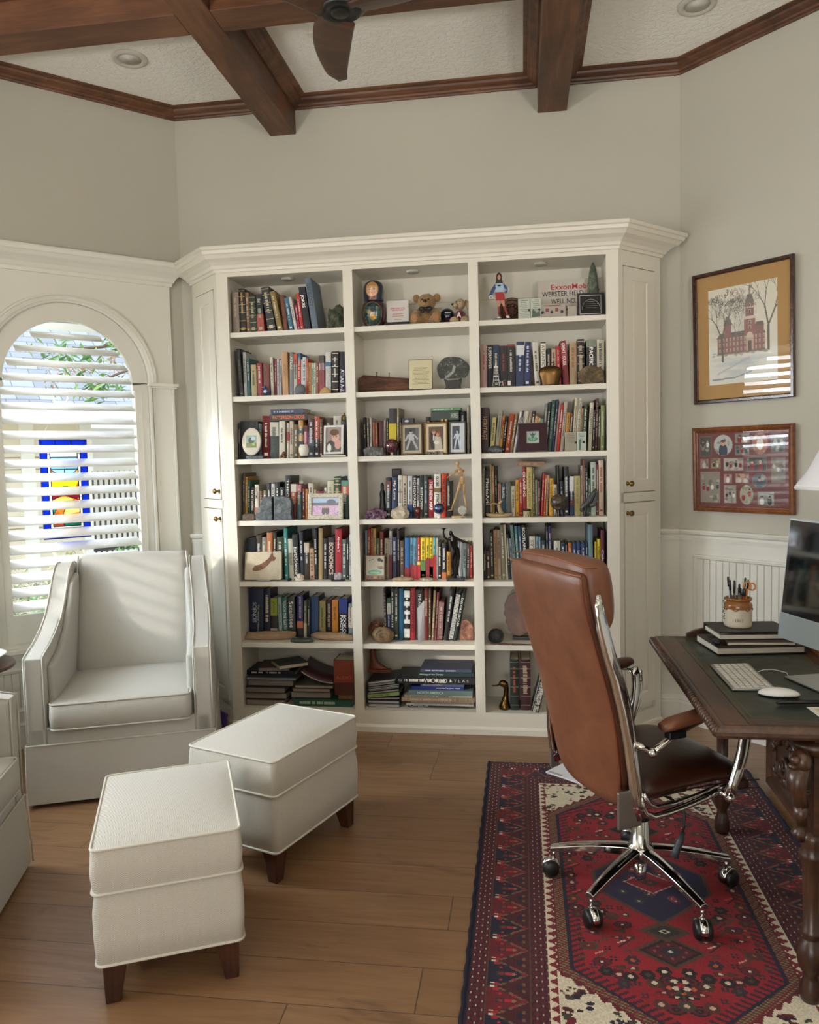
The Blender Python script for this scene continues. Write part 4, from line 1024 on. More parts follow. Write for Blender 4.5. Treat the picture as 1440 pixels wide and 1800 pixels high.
for i in range(13):
 f=i/12;x=-.16+.44*f;z=.470+.012*math.sin(PI*f)-.03*max(0, f-.8)/.2*1.2;w_=.228 if f<.9 else.218;th=.085-.02*f
 e=.02 if i in(0, 12)else 0
 zz=z-.05*max(0, f-.92)/.08
 rings.append([(x, -w_+e, zz-th+.02), (x, -w_-.004+e, zz-.03), (x, -w_+.02+e, zz-.005), (x, -w_*.5, zz+.008), (x, 0, zz+.004), (x, w_*.5, zz+.008), (x, w_-.02-e, zz-.005), (x, w_+.004-e, zz-.03), (x, w_-e, zz-th+.02), (x, w_*.5, zz-th), (x, 0, zz-th), (x, -w_*.5, zz-th)])
b.loft(rings);b.build('seat', M_LEATHER_D, oc, subd=1)
for zf in(.02, .045):
 piping([(-.15+.42*j/12, -.2335, .470-.03-zf+.012*math.sin(PI*j/12))for j in range(13)], .0022, mat('2a130b', .5), oc, closed=False)
for sg in(-1, 1):
 y0=sg*.240
 fw_=1.0 if sg<0 else.87
 path=[(bx(1.0)+.046, sg*.238*fw_, 1.045), (bx(1.0)+.046, sg*.242*fw_, 1.01), (bx(.95)+.042, sg*.244*fw_, .955), (bx(.88)+.04, sg*.244*fw_, .88), (bx(.80)+.04, sg*.243*fw_, .80), (bx(.70)+.04, y0*fw_, .70), (bx(.6)+.038, y0*(.2+.8*fw_), .60), (bx(.5)+.034, y0, .50), (-.178, y0, .42), (-.165, y0, .375)]
 b=MB();b.smooth=True;b.tube(path, [.006, .012, .016, .017, .018, .018, .018, .018, .018, .017], 10, sq=(1.25, .55), up=(1, 0, 0));b.build('back_rail', M_CH, oc)
 b=MB();b.box((-.246 if sg<0 else-.20, y0-.005, .352), (-.165, y0+.005, .465));b.build('rail_bracket', mat('8a8683', .35, .8), oc, bevel=.006)
 path=[(-.165, y0, .44), (-.163, y0, .41), (-.150, y0, .385), (-.12, y0, .372), (-.08, y0, .374), (-.02, y0, .382), (.05, y0, .396), (.112, y0, .410)]
 b=MB();b.smooth=True;b.tube(path, .010, 10);b.build('seat_rail', M_CH, oc)
 path=[(-.157, y0+sg*.004, .45), (-.150, y0+sg*.004, .43), (-.138, y0+sg*.004, .412), (-.11, y0, .398), (-.05, y0, .400), (.03, y0, .412), (.112, y0, .428)]
 b=MB();b.smooth=True;b.tube(path, .006, 8);b.build('seat_rail', M_CH, oc)
 ya=sg*.272
 b=MB();b.smooth=True;b.tube([(-.19, y0, .600), (-.175, y0+sg*.012, .595), (-.150, ya, .580)], .010, 10);b.ball((-.150, ya+sg*.002, .580), .014, 12);b.build('arm_joint', M_CH, oc)
 b=MB();b.smooth=True;b.tube([(-.150, ya, .580), (-.12, ya, .596), (-.09, ya, .611), (-.05, ya, .630), (-.01, ya, .645), (.03, ya, .656), (.07, ya, .663), (.11, ya, .664), (.15, ya, .658)], .009, 10, sq=(1, 1.3));b.build('arm_tube', M_CH, oc)
 b=MB();b.smooth=True;b.tube([(.165, ya, .655), (.176, ya, .63), (.178, ya, .59), (.170, ya, .54), (.155, ya, .49), (.136, ya, .44), (.124, ya, .41)], .016, 12, sq=(1.2, .7), up=(1, 0, 0));b.tube([(.196, ya, .645), (.198, ya, .59), (.184, ya, .52), (.160, ya, .46), (.138, ya, .42)], .007, 8);b.build('arm_support', M_CH, oc)
 b=MB();b.smooth=True;b.tube([(.105, y0, .416), (.120, ya, .405)], .009, 10);b.ball((.121, ya+sg*.004, .404), .015, 12);b.build('arm_joint', M_CH, oc)
 b=MB();b.smooth=True;rings=[]
 for i in range(11):
  f=i/10;x=-.115+.27*f;e=.012 if i in(0, 10)else 0;z=.650+.034*f**.8;w_=.028-e*.6;h_=.019-e*.5
  rings.append([(x, ya+w_*math.cos(q_), z+h_*math.sin(q_))for q_ in[2*PI*k/12 for k in range(12)]])
 b.loft(rings);b.build('arm_pad', M_LEATHER if sg<0 else M_LEATHER_D, oc)
 b=MB();b.box((-.10, ya-.014, .612), (-.04, ya+.014, .636));b.build('pad_bracket', M_BLACKP, oc, bevel=.005)
 b=MB();b.smooth=True;b.tube([(.112, y0*.98, .412), (.19, y0*.92, .416), (.245, y0*.7, .42), (.275, y0*.35, .424), (.28, 0, .424)], .012, 8, sq=(1, .7));b.build('front_rail', M_CH, oc)
DX0, DX1, DY0, DY1, DZ=0.475, 1.14, 2.005, 3.02, 0.76
dk=thing('writing_desk', 'carved dark oak writing desk with green leather top at the right', 'desk', (0, 0, 0))
DXg=1.20
b=MB()
LX0, LX1, LY0, LY1=DX0+.085, .93, DY0+.055, DY1-.045
b.box((DX0+.02, DY0+.02, DZ-.03), (LX0, DY1-.02, DZ));b.box((LX1, DY0+.02, DZ-.03), (DXg-.02, DY1-.02, DZ));b.build('top_board', M_DESK['Y'], dk, bevel=.002, seg=1)
b=MB();b.box((LX0, DY0+.02, DZ-.03), (LX1, LY0, DZ));b.box((LX0, LY1, DZ-.03), (LX1, DY1-.02, DZ));b.build('top_board', M_DESK['X'], dk)
ML, n=newmat('dark_green_leather_inlay', 0.36);v=n.coord();a_=n.noise(v, 14, 4, .6);n.color(n.ramp(a_, [(.3, '171d15'), (.7, '2c3526')]));n.bump(n.noise(v, 350, 2), .15, .002);n.rough(n.ramp(a_, [(.3, .30), (.7, .48)]))
b=MB();b.box((LX0, LY0, DZ-.03), (LX1, LY1, DZ-.0008));b.build('leather_inlay', ML, dk)
b=MB()
rect=[(LX0+.006, LY0+.006), (LX1-.006, LY0+.006), (LX1-.006, LY1-.006), (LX0+.006, LY1-.006)]
for e in(0, .014):b.loft([[(p[0], p[1], DZ-.0005)for p in inset(rect, e)], [(p[0], p[1], DZ-.0002)for p in inset(rect, e+.0012)], [(p[0], p[1], DZ-.0005)for p in inset(rect, e+.0024)]], caps=False)
b.build('tooled_line', mat('6d6038', .5), dk)
rect=[(DX0+.02, DY0+.02), (DXg-.02, DY0+.02), (DXg-.02, DY1-.02), (DX0+.02, DY1-.02)]
b=MB();b.loft([[(p[0], p[1], z)for p in inset(rect, -d)]for d, z in((0, DZ-.001), (.006, DZ-.003), (.012, DZ-.009), (.018, DZ-.017), (.02, DZ-.026), (.018, DZ-.032), (.010, DZ-.036), (-.004, DZ-.038), (-.02, DZ-.038))], caps=False);b.build('edge_moulding', M_DESK['Y'], dk)
b=MB();b.smooth=True
rgm=random.Random(2)
def gad(x, y, ax):
 s=1 if ax=='y' else 0
 b.ball((x, y, DZ-.018), (.012, .0075, .015), 8, xf=None)
yv=DY0+.012
while yv<DY1:gad(DX0+.002, yv, 'y');yv+=.0205
b.build('gadroon_carving', M_DESK['Y'], dk)
AX0, AX1, AY0, AY1=.700, 1.10, 2.05, 2.99
b=MB();b.box((AX0+.01, AY0+.01, .468), (AX1, AY0+.31, DZ-.04));b.box((AX0+.05, AY0+.3, .63), (AX1, AY1, DZ-.04));b.build('drawer_case', M_DESK['Y'], dk)
b=MB();r_=[(AY0+.015, .475), (AY0+.305, .475), (AY0+.305, DZ-.045), (AY0+.015, DZ-.045)]
pr=[(0, 0), (0, .012), (.022, .016), (.03, .006), (.045, .006), (.05, .010), (.058, .002)]
b.loft([[(AX0+.01-h, q[0], q[1])for q in inset(r_, d)]for d, h in pr], caps=False);b.build('panel_frame', M_DESK['Y'], dk)
def scroll(b, c, r0, turns, ax, r=.006, flip=1):
 pts=[]
 for i in range(22):
  f=i/21;a=flip*turns*2*PI*f;rr=r0*(1-.75*f);pts.append((c[0]if ax=='x' else c[0]+rr*math.cos(a), c[1]+(rr*math.cos(a)if ax=='x' else 0), c[2]+rr*math.sin(a)))
 b.tube(pts, [r*(1-.5*i/21)for i in range(22)], 7)
b=MB();b.smooth=True
for yy, zz, r0, fl in((2.15, .64, .034, 1), (2.21, .58, .036, -1), (2.28, .64, .034, 1), (2.27, .55, .026, -1), (2.15, .555, .028, -1)):
 scroll(b, (AX0+.004, yy, zz), r0, 1.4, 'x', .009, fl)
for yy, zz in((2.215, .655), (2.21, .535), (2.31, .60)):b.ball((AX0+.004, yy, zz), (.009, .014, .018), 10)
b.build('carved_scrollwork', M_DESK['Z'], dk)
b=MB();b.box((AX0+.02, AY0-.012, .468), (AX1, AY0+.01, DZ-.04));b.build('end_panel', M_DESK['X'], dk)
b=MB();b.smooth=True
for xx_, zz, r0, fl in((.79, .65, .034, 1), (.84, .56, .04, -1), (.92, .64, .04, 1), (1.0, .56, .04, -1)):scroll(b, (xx_, AY0-.012, zz), r0, 1.4, 'y', .007, fl)
b.build('carved_scrollwork', M_DESK['Z'], dk)
b=MB();b.smooth=True;gx, gy=AX0-.004, AY0-.012
b.ball((gx-.012, gy-.012, .655), (.026, .030, .036), 14);b.ball((gx-.030, gy-.028, .665), (.014, .014, .016), 10);b.ball((gx-.034, gy-.020, .640), (.012, .014, .012), 10)
b.tube([(gx-.004, gy-.004, .64), (gx-.022, gy-.020, .61), (gx-.028, gy-.026, .575), (gx-.016, gy-.016, .545), (gx-.010, gy-.010, .51)], [.024, .026, .024, .018, .020], 10)
b.tube([(gx-.010, gy-.010, .51), (gx-.014, gy-.014, .475), (gx-.004, gy-.004, .445)], [.020, .016, .012], 10)
b.tube([(gx-.004, gy-.004, .445), (gx-.020, gy-.020, .425), (gx-.008, gy-.008, .395)], [.010, .018, .010], 10)
for k in range(5):b.ball((gx-.020+.004*k, gy-.020+.003*k, .60-.012*k), (.018, .018, .007), 8)
b.v=[(x, y, .705+(z-.70)*.80)for x, y, z in b.v]
b.build('carved_bracket', M_DESK['Z'], dk)
b=MB();b.smooth=True;b.lathe([(0, DZ-.046), (.048, DZ-.05), (.055, DZ-.06), (.050, DZ-.075), (.034, DZ-.086), (0, DZ-.09)], 20, (AX0+.03, AY0+.02, 0));b.build('corner_capital', M_DESK['Z'], dk)
def turned_leg(x, y, z1=.36, label=None):
 b=MB();b.smooth=True
 P=[(0, 0), (.026, 0), (.032, .012), (.030, .030), (.022, .045), (.020, .055), (.034, .070), (.040, .095), (.036, .118), (.024, .130), (.022, .136), (.030, .142), (.030, .150), (.023, .156), (.024, .22), (.027, .28), (.030, .296), (.036, .304), (.036, .314), (.028, .322), (.034, .334), (.034, .346), (.030, .36), (.030, z1)]
 k=z1/.36 if z1!=.36 else 1
 b.lathe([(r*.86, z*k)for r, z in P if z<=.3601], 24, (x, y, 0));o=b.build('turned_leg', M_DESK['Z'], dk);return o
for x, y in((AX0+.028, AY0+.02), (1.06, AY0+.02)):turned_leg(x, y, .457).location.z=.0115 if x<.98 else 0
for x, y in((.730, AY1-.002), (1.06, AY1-.01)):turned_leg(x, y, .60).location.z=.0115 if x<.98 else 0
for x in(.730, 1.06):
 b=MB();b.box((x-.032, AY1-.042, .60), (x+.032, AY1+.026, DZ-.04));b.build('leg_block', M_DESK['Z'], dk, bevel=.003)
b=MB();b.smooth=True;b.tube([(1.06, AY0+.05, .16), (1.06, AY1-.05, .16)], .022, 12);b.build('stretcher', M_DESK['Y'], dk)
GX=1.015
b=MB()
b.prism([(.60, DZ), (.60, DZ+.012), (.63, DZ+.026), (.66, DZ+.034), (GX, DZ+.036), (GX, DZ)], DY1-.036, DY1-.018, lambda u, v, w:(u, w, v));b.build('gallery_board', M_DESK['X'], dk, bevel=.002)
b=MB()
b.prism([(DY1-.018, DZ), (DY1-.018, DZ+.075), (2.80, DZ+.075), (2.775, DZ+.068), (2.755, DZ+.048), (2.735, DZ+.038), (2.70, DZ+.034), (2.685, DZ)], GX-.045, GX-.0, lambda u, v, w:(w, u, v));b.build('gallery_board', wood('gallery_oak', '3c2012', '754320', 'a8662f', 'Y', .3, 2), dk, bevel=.003)
def boxthing(name, label, cat, lo, hi, xf, m, bevel=.002, part='cover', group=None):
 t=thing(name, label, cat, xf=xf, group=group);b=MB();b.box(lo, hi);b.build(part, m, t, bevel=bevel);return t
bk=Matrix.Translation((.650, 2.715, DZ+.0015))@Matrix.Rotation(R(8), 4, 'Z')
M_BKL=mat('1d1a19', .45);M_NP=mat('c9c2b4', .8)
t=thing('notebook', 'thick dark notebook with pale pages at the bottom of the desk pile', 'notebook', xf=bk)
b=MB();b.box((0, .0, 0), (.30, .20, .003));b.box((0, 0, .022), (.30, .20, .026));b.build('cover', mat('2b2018', .4), t)
b=MB();b.box((-.001, .004, .003), (.292, .196, .022));b.build('page_block', M_NP, t)
t=thing('leather_folder', 'flat brown leather folder in the middle of the desk pile', 'folder', xf=bk@Matrix.Translation((.035, .02, .026))@Matrix.Rotation(R(-5), 4, 'Z'))
b=MB();b.box((0, 0, 0), (.23, .16, .014));b.build('cover', mat('3a2518', .4), t, bevel=.003);b=MB();b.box((.004, -.001, .003), (.225, .004, .011));b.build('page_block', M_NP, t)
t=thing('ring_binder', 'black leather binder on top of the desk pile, under the crock', 'binder', xf=bk@Matrix.Translation((.02, .045, .040))@Matrix.Rotation(R(-3), 4, 'Z'))
b=MB();b.box((0, 0, 0), (.25, .17, .003));b.box((0, 0, .024), (.25, .17, .028));b.box((0, 0.167, 0), (.25, .17, .028));b.build('cover', M_BKL, t, bevel=.0012)
b=MB();b.box((.004, .004, .003), (.244, .16, .016));b.build('page_block', M_NP, t)
t=thing('eyeglass_case', 'small black item lying on the front left of the desk pile', 'case', xf=bk@Matrix.Translation((.006, .04, .0268)))
b=MB();b.smooth=True;b.ball((0, 0, .010), (.010, .028, .0085), 14);b.build('case_body', mat('10131c', .25), t)
cz=DZ+.026+.014+.028+.001;cx0, cy0=bk@Vector((.105, .135, 0)), 0
CP_=(cx0[0]+.016, cx0[1], cz)
t=thing('stoneware_crock', 'cream stoneware crock with brown rim holding pens, on the desk pile', 'jar', CP_)
b=MB();b.smooth=True;b.lathe([(0, 0), (.042, 0), (.046, .004), (.047, .012), (.0465, .060), (.047, .066)], 32, cap=False);b.build('crock_body', mat('cfc5b0', .35), t)
b=MB();b.smooth=True;b.lathe([(.047, .066), (.0478, .078), (.045, .086), (.040, .089), (.039, .093), (.046, .097), (.047, .103), (.043, .105), (.039, .103), (.038, .07), (.038, .01), (0, .01)], 32, cap=False)
for a in range(7):b.tube([(.0475*math.cos(q), .0475*math.sin(q), .066-.004*math.sin(PI*k/4))for k, q in[(k, -2.2+a*.9+.1*k)for k in range(5)]], .0022, 6)
b.build('glazed_rim', mat('8a5a2c', .2), t)
text('1862', t, XF((-.008, -.0482, .030), (1, 0, 0), (0, 0, 1)), .026, .012, mat('8f8779', .6), 'faint_stamp')
rgm=random.Random(9)
PL=[('pen', 'black pen standing in the crock', '1c1c20', .155), ('pen', 'silver pen leaning in the crock', 'a9abb0', .150), ('pen', 'grey pen leaning left in the crock', '5c6068', .145), ('pencil', 'yellow pencil standing in the crock', 'c99a2c', .160), ('pen', 'white pen in the middle of the crock', 'dcdad4', .165), ('marker', 'fat red marker leaning in the crock', 'a3262a', .128), ('marker', 'yellow highlighter in the crock', 'c9bc3a', .122), ('pen', 'dark blue pen at the right of the crock', '23304f', .150), ('scissors', 'orange scissor handle sticking out of the crock', 'c9812c', .158), ('pen', 'thin steel pen at the back of the crock', 'c9cacc', .148), ('pen', 'brown pen at the left of the crock', '4a2f20', .142)]
for k, (nm, lb, c, L)in enumerate(PL):
 a=k*2*PI/11*4;r0=.020;r1=.0245;p0=Vector((r0*math.cos(a), r0*math.sin(a), .013));d=Vector((r1*math.cos(a)*1.1, r1*math.sin(a)*1.1, .092))-p0;d.normalize()
 q=thing(nm, lb, nm, (CP_[0], CP_[1], CP_[2]), group='pens and tools in the crock');r_=.0034 if nm!='marker' else.0062
 b=MB();b.smooth=True;b.tube([p0, p0+d*(L*.78)], r_, 8);b.build('barrel', mat(c, .35), q)
 b=MB();b.smooth=True
 if nm=='scissors':
  c0=p0+d*(L*.78);b.tube([c0+Vector((.012*math.cos(w), 0, .012+.014*math.sin(w)))for w in[2*PI*j/14 for j in range(14)]], .0028, 6, closed=True);b.tube([c0+Vector((.018+.010*math.cos(w), .003, .008+.012*math.sin(w)))for w in[2*PI*j/14 for j in range(14)]], .0028, 6, closed=True)
 else:b.tube([p0+d*(L*.78), p0+d*(L*.97), p0+d*L], [r_*1.15, r_*1.1, r_*.3], 8)
 b.build('cap', mat(c if nm=='scissors' else '2a2a2c', .35), q)
t=thing('rosary_chain', 'dark beaded chain hanging down the left of the crock', 'chain', CP_)
b=MB();b.smooth=True
for j in range(13):b.ball((-.050-.0012*(j%3), -.012+.003*math.sin(j), .100-.0058*j), .0023, 6)
b.build('beads', mat('2a2422', .3), t)
KBX=Matrix.Translation((.655, 2.435, DZ))@Matrix.Rotation(R(0), 4, 'Z')
t=thing('keyboard', 'slim silver keyboard with white keys on the green leather', 'keyboard', xf=Matrix.Translation((.59, 2.305, DZ+.001)))
KW, KL=.118, .272
M_ALU=mat('b9bcbe', .3, .9, 'aluminium')
b=MB();b.prism([(0, 0), (KW, 0), (KW, .011), (0, .005)], 0, KL, lambda u, v, w:(u, w, v));b.build('keyboard_body', M_ALU, t, bevel=.002)
b=MB()
for r_ in range(6):
 ncol=14 if r_ else 9;y=.007;ws=[.0155]*14 if r_ else[.0155, .0155, .0155, .0155, .085, .0155, .0155, .0155, .0155]
 tot=sum(ws)+.003*(len(ws)-1);sc=(KL-.014)/tot
 for w_ in ws:
  x0=.008+r_*.0178;z0=.0052+.006*x0/KW;b.box((x0, y, z0), (x0+(.0148 if r_<5 else.012), y+w_*sc-.001, z0+.002));y+=(w_+.003)*sc
b.build('keys', mat('e4e3df', .45), t)
mp=onZ(1375, 1222, DZ)
t=thing('mouse', 'white domed computer mouse on the desk in front of the keyboard', 'mouse', (mp[0]-.01, mp[1]-.005, DZ+.001), R(-8))
b=MB();b.smooth=True;b.ball((0, 0, .004), (.056, .029, .018), 20);b.v=[(x, y, max(z, .003))for x, y, z in b.v];o=b.build('top_shell', mat('e9e9e7', .2), t)
b=MB();b.smooth=True;b.ball((0, 0, .0018), (.0545, .0275, .0012), 20);b.build('base_plate', mat('303236', .3, .5), t)
lt=thing('letter', 'cream letter lying on top of the white letter by the desk front', 'paper', (.90, 2.105, DZ+.003), R(14))
b=MB();b.box((-.13, -.055, 0), (.12, .075, .0008));b.build('sheet', mat('cbbba0', .8), lt)
b=MB()
for j in range(9):b.box((-.115+.004*(j%3), -.045+.013*j, .0009), (.07+.01*(j%4), -.0435+.013*j, .0011))
b.build('handwriting_lines', mat('7d7466', .8), lt)
lt=thing('letter', 'white sheet of paper under the cream letter by the desk front', 'paper', (.885, 2.095, DZ+.0005), R(4))
b=MB();b.box((-.135, -.06, 0), (.15, .085, .0008));b.build('sheet', mat('e2e0da', .8), lt)
pn=onZ(1410, 1232, DZ)
t=thing('pen', 'black pen lying on the desk beside the mouse', 'pen', (.742, 2.195, DZ+.006), R(6));b=MB();b.smooth=True;b.tube([(-.07, 0, 0), (-.06, 0, 0), (.06, 0, 0), (.07, 0, 0)], [.002, .0055, .0055, .003], 8);b.build('barrel', mat('101012', .25), t)
cvs=Canvas(26, 26, 'c98f80');cvs.rect(0, 14, 26, 26, 'e0c9b0');cvs.rect(0, 0, 26, 9, '8a4a3c');cvs.rect(0, 9, 26, 14, '8f8aa0')
for k in range(14):cvs.ell(random.uniform(2, 14), random.uniform(14, 24), 2, 2, '5a4038', .6)
cvs.line(13, 4, 13, 26, 1.6, '3a2a24')
pbx=thing('picture_cube', 'acrylic photo block with red landscape at the right edge of the desk', 'photo block', (.826, 2.155, DZ+.0045), R(-2))
b=MB();b.box((0, 0, 0), (.065, .05, .075));b.build('block', mat('a9705f', .15, coat=1.0), pbx, bevel=.002)
painted_grid('photo', cvs, .060, .070, pbx, XF((.0325, -.0006, .0375), (1, 0, 0), (0, 0, 1)), m=attr_mat(.25, 'glass'))
painted_grid('photo', cvs, .046, .070, pbx, XF((-.0006, .025, .0375), (0, -1, 0), (0, 0, 1)), m=attr_mat(.25, 'glass'))
scr_c=Vector((0.905, 2.475, 0))
im=thing('desktop_computer', 'silver all-in-one computer with black screen at the right edge', 'computer', (.88, 2.47, DZ), R(0))
P0=Vector(onY(1385, 935, 2.62));P1=Vector(onY(1366, 1108, 2.62))
im.location=(0.0, 0.0, 0.0)
ex_=Vector((.30, -.954, 0)).normalized();ez_=Vector((.10*.954, .10*.3, .995));ez_=(ez_-ex_*ez_.dot(ex_)).normalized();nn=ex_.cross(ez_)
if nn.x>0:nn=-nn
bl=Vector((.812, 2.625, DZ+.088));W_, H_=.52, .385
def IP(u, v, w):return tuple(bl+ex_*u+ez_*v+nn*w)
b=MB();b.prism([(0, 0), (W_, 0), (W_, H_), (0, H_)], 0, -.012, IP);b.build('case_shell', mat('c4cdd0', .3, .3), im, bevel=.003)
b=MB();b.prism([(.006, .082), (W_-.006, .082), (W_-.006, H_-.006), (.006, H_-.006)], 0, .0012, IP);b.build('bezel', mat('1f1f22', .08, coat=1.0), im)
b=MB();b.prism([(.022, .096), (W_-.022, .096), (W_-.022, H_-.02), (.022, H_-.02)], .0012, .0016, IP);b.build('screen', mat('050507', .04, coat=1.0), im)
b=MB();b.prism([(.0, .0), (W_, .0), (W_, .079), (.0, .079)], 0, .001, IP);b.build('chin', mat('aebdc4', .35, .2), im)
c1=bl+ex_*W_*.5
b=MB();b.prism([(W_*.5-.08, -.02), (W_*.5+.08, -.02), (W_*.5+.08, .12), (W_*.5-.08, .12)], -.013, -.022, IP);b.build('stand_arm', M_ALU, im)
b=MB();hx=Vector((ex_.x, ex_.y, 0)).normalized();hn=Vector((nn.x, nn.y, 0)).normalized();cc=Vector((c1.x, c1.y, DZ))
def FP(u, v, w):q=cc+hx*u+hn*v;return(q.x, q.y, DZ+.0008+w)
b.prism([(-.105, -.06), (.105, -.06), (.105, .085), (-.105, .085)], 0, .006, FP);b.prism([(-.08, -.06), (.08, -.06), (.08, -.05), (-.08, -.05)], .006, .10, FP);b.build('stand_foot', M_ALU, im, bevel=.002)
t=thing('charging_cable', 'thin white cable curving from keyboard to computer foot', 'cable');b=MB();b.smooth=True
b.tube([(.712, 2.50, DZ+.003), (.74, 2.53, DZ+.003), (.77, 2.535, DZ+.003), (.80, 2.50, DZ+.003), (.79, 2.45, DZ+.003)], .0017, 6);b.build('wire', mat('d9d9d6', .5), t)
LX, LY=1.10, 2.62
t=thing('table_lamp', 'white cone lampshade at the right edge above the computer', 'lamp', (LX-.0, LY, DZ+.0012))
b=MB();b.smooth=True;b.lathe([(0, 0), (.075, 0), (.078, .01), (.05, .03), (.03, .06), (.055, .14), (.07, .22), (.05, .32), (.02, .38), (.012, .42), (.012, .62), (0, .62)], 28);b.build('lamp_base', mat('2a2420', .3), t)
b=MB();b.smooth=True;b.lathe([(.228, .563), (.232, .568), (.226, .578), (.195, .62), (.160, .69), (.132, .77), (.115, .84), (.112, .845), (.110, .84), (.128, .77), (.156, .69), (.191, .62), (.222, .578), (.226, .566)], 48);b.build('lamp_shade', mat('e6e4e6', .8, trans=0.0), t)
b=MB();b.smooth=True;b.lathe([(.231, .560), (.234, .566), (.231, .572)], 48);b.build('shade_trim', mat('dddbd8', .7), t)
gp=onZ(1330, 1420, .0)
t=thing('green_bag', 'dark green fabric bag standing in the shadow behind the desk legs', 'bag', (1.26, 3.40, 0), R(-45))
b=MB();b.smooth=True;b.loft([rr_ring(-.22, -.10, .22, .10, .06, .0), rr_ring(-.24, -.12, .24, .12, .07, .15), rr_ring(-.23, -.11, .23, .11, .07, .42), rr_ring(-.20, -.07, .20, .07, .05, .58)]);b.build('bag_body', mat('0a2519', .9), t)
b=MB();b.smooth=True;b.tube([(-.1, -.07, .56), (-.09, -.09, .68), (0, -.09, .72), (.09, -.09, .68), (.1, -.07, .56)], .009, 8);b.build('bag_handle', mat('091d14', .9), t)
pp=onZ(1005, 1368, .02)
t=thing('magazine', 'white booklet on the rug behind the office chair', 'booklet', (.235, 3.485, .0118), R(-38))
b=MB();b.box((-.12, -.09, 0), (.12, .09, .007));b.build('cover', mat('e9e9ec', .5), t, bevel=.002)
b=MB()
for j in range(10):b.box((-.105+.007*j, -.088, .0071), (-.102+.007*j, -.070, .0074))
b.build('barcode', mat('1a1a1a', .6), t)
pc=onZ(398, 1272, .0)
t=thing('picture_book', 'purple and red picture book leaning against the angled cabinet behind the armchair', 'book', xf=Matrix.Translation((-1.660, 4.0, 0))@Matrix.Rotation(R(-45+180), 4, 'Z')@Matrix.Rotation(R(12), 4, 'X'))
cvs=Canvas(30, 24, '4a3580');cvs.poly([(0, 24), (0, 6), (16, 24)], 'c43040');cvs.poly([(0, 6), (10, 14), (4, 0), (0, 0)], 'd97080');cvs.rect(10, 0, 30, 4, '2a2440')
for k in range(9):cvs.rect(5+k*2.5, 1.5, 6.4+k*2.5, 3.4, 'e9e4e4')
b=MB();b.box((-.02, -.012, .0), (.115, .0, .075));b.build('cover', mat('40307a', .4), t)
painted_grid('cover_art', cvs, .135, .075, t, XF((.0475, -.0125, .0375), (1, 0, 0), (0, 0, 1)))
painted_grid('cover_art', cvs, .135, .075, t, XF((.0475, .0005, .0375), (-1, 0, 0), (0, 0, 1)))
def WPIC(t, z, off=0.0, tilt=0.0):
 p=WRT.P(CH-t, off, z);m=XF(p, (S2, -S2, 0), (0, 0, 1));return m@Matrix.Rotation(tilt, 4, 'X')
def frame_mesh(w, h, fw, prof, m, parent, name='frame', bevel=0.0):

 b=MB();rect=[(-w/2, -h/2), (w/2, -h/2), (w/2, h/2), (-w/2, h/2)]
 b.loft([[(q[0], q[1], z)for q in inset(rect, d)]for d, z in prof], caps=False);return b.build(name, m, parent, bevel=bevel)
t=thing('framed_print', 'large dark-framed print of a red brick tower building in snow, tan mat', 'picture', xf=WPIC(.360, 2.02, .0165, R(1.7)))
w, h=.520, .650
frame_mesh(w, h, .02, [(0, 0), (0, .018), (.003, .021), (.014, .021), (.018, .014), (.02, .012), (.02, .0)], M_PFR1, t)
b=MB();b.box((-w/2+.004, -h/2+.004, 0), (w/2-.004, h/2-.004, .006));b.build('mat_board', mat('b08a58', .9), t)
c=Canvas(150, 200, 'e0dac8')
rgp=np.random.RandomState(3)
for k in range(240):c.ell(rgp.uniform(6, 100), rgp.uniform(85, 175), rgp.uniform(4, 13), rgp.uniform(2, 7), ['b9bab4', 'a9aeb0', 'cfccc0', 'd9d6ca'][rgp.randint(4)], .18)
c.rect(0, 0, 150, 74, 'e4e2d8');c.ell(30, 76, 50, 6, 'e4e2d8')
for k in range(30):c.ell(rgp.uniform(20, 110), rgp.uniform(10, 52), rgp.uniform(10, 34), rgp.uniform(2, 5), ['a9b8c4', '8fa5b5', 'c4ccd2'][rgp.randint(3)], .22)
c.line(8, 10, 60, 12, 3, '6f8494');c.line(60, 12, 96, 22, 2.5, '7f93a2');c.line(20, 22, 90, 50, 4, '9fb0be', .6)
RB='7e4248'
c.rect(20, 62, 124, 96, RB);c.poly([(18, 96), (126, 96), (120, 106), (26, 106)], '4a4448');c.rect(36, 90, 52, 122, RB);c.poly([(34, 122), (54, 122), (50, 134), (38, 134)], '4a4044');c.rect(40, 134, 48, 140, '5a4a4a')
c.rect(80, 62, 104, 128, '884248');c.poly([(78, 128), (106, 128), (103, 134), (81, 134)], 'd0c4b4');c.rect(83, 134, 101, 160, '7c3a40');c.rect(82, 150, 102, 153, 'd0c4b4');c.poly([(82, 160), (102, 160), (97, 178), (87, 178)], '4a4248');c.line(92, 178, 92, 196, 1, '3a3436');c.rect(92, 190, 97, 194, '5a3a3a')
for x in range(24, 122, 8):
 for y in(66, 78, 88):c.rect(x, y, x+3, y+7, 'c9b4a4');c.rect(x+.8, y, x+2.4, y+5, '4a2a2e')
for y in(108, 118, 140, 153):c.rect(89, y, 95, y+7, 'd0bfae');c.rect(90.5, y, 94, y+6, '3a2628')
c.ell(92, 90, 8, 12, 'd0bfae');c.rect(84, 64, 100, 90, 'b9a494');c.rect(88, 62, 96, 84, '4a3434')
c.rect(104, 96, 122, 112, RB);c.poly([(103, 112), (123, 112), (120, 120), (106, 120)], '4a4448')
c.rect(18, 60, 126, 63, '6a5c58', .6)
for k in range(26):c.ell(rgp.uniform(8, 130), rgp.uniform(58, 66), 4, 2, '5a5450', .5)
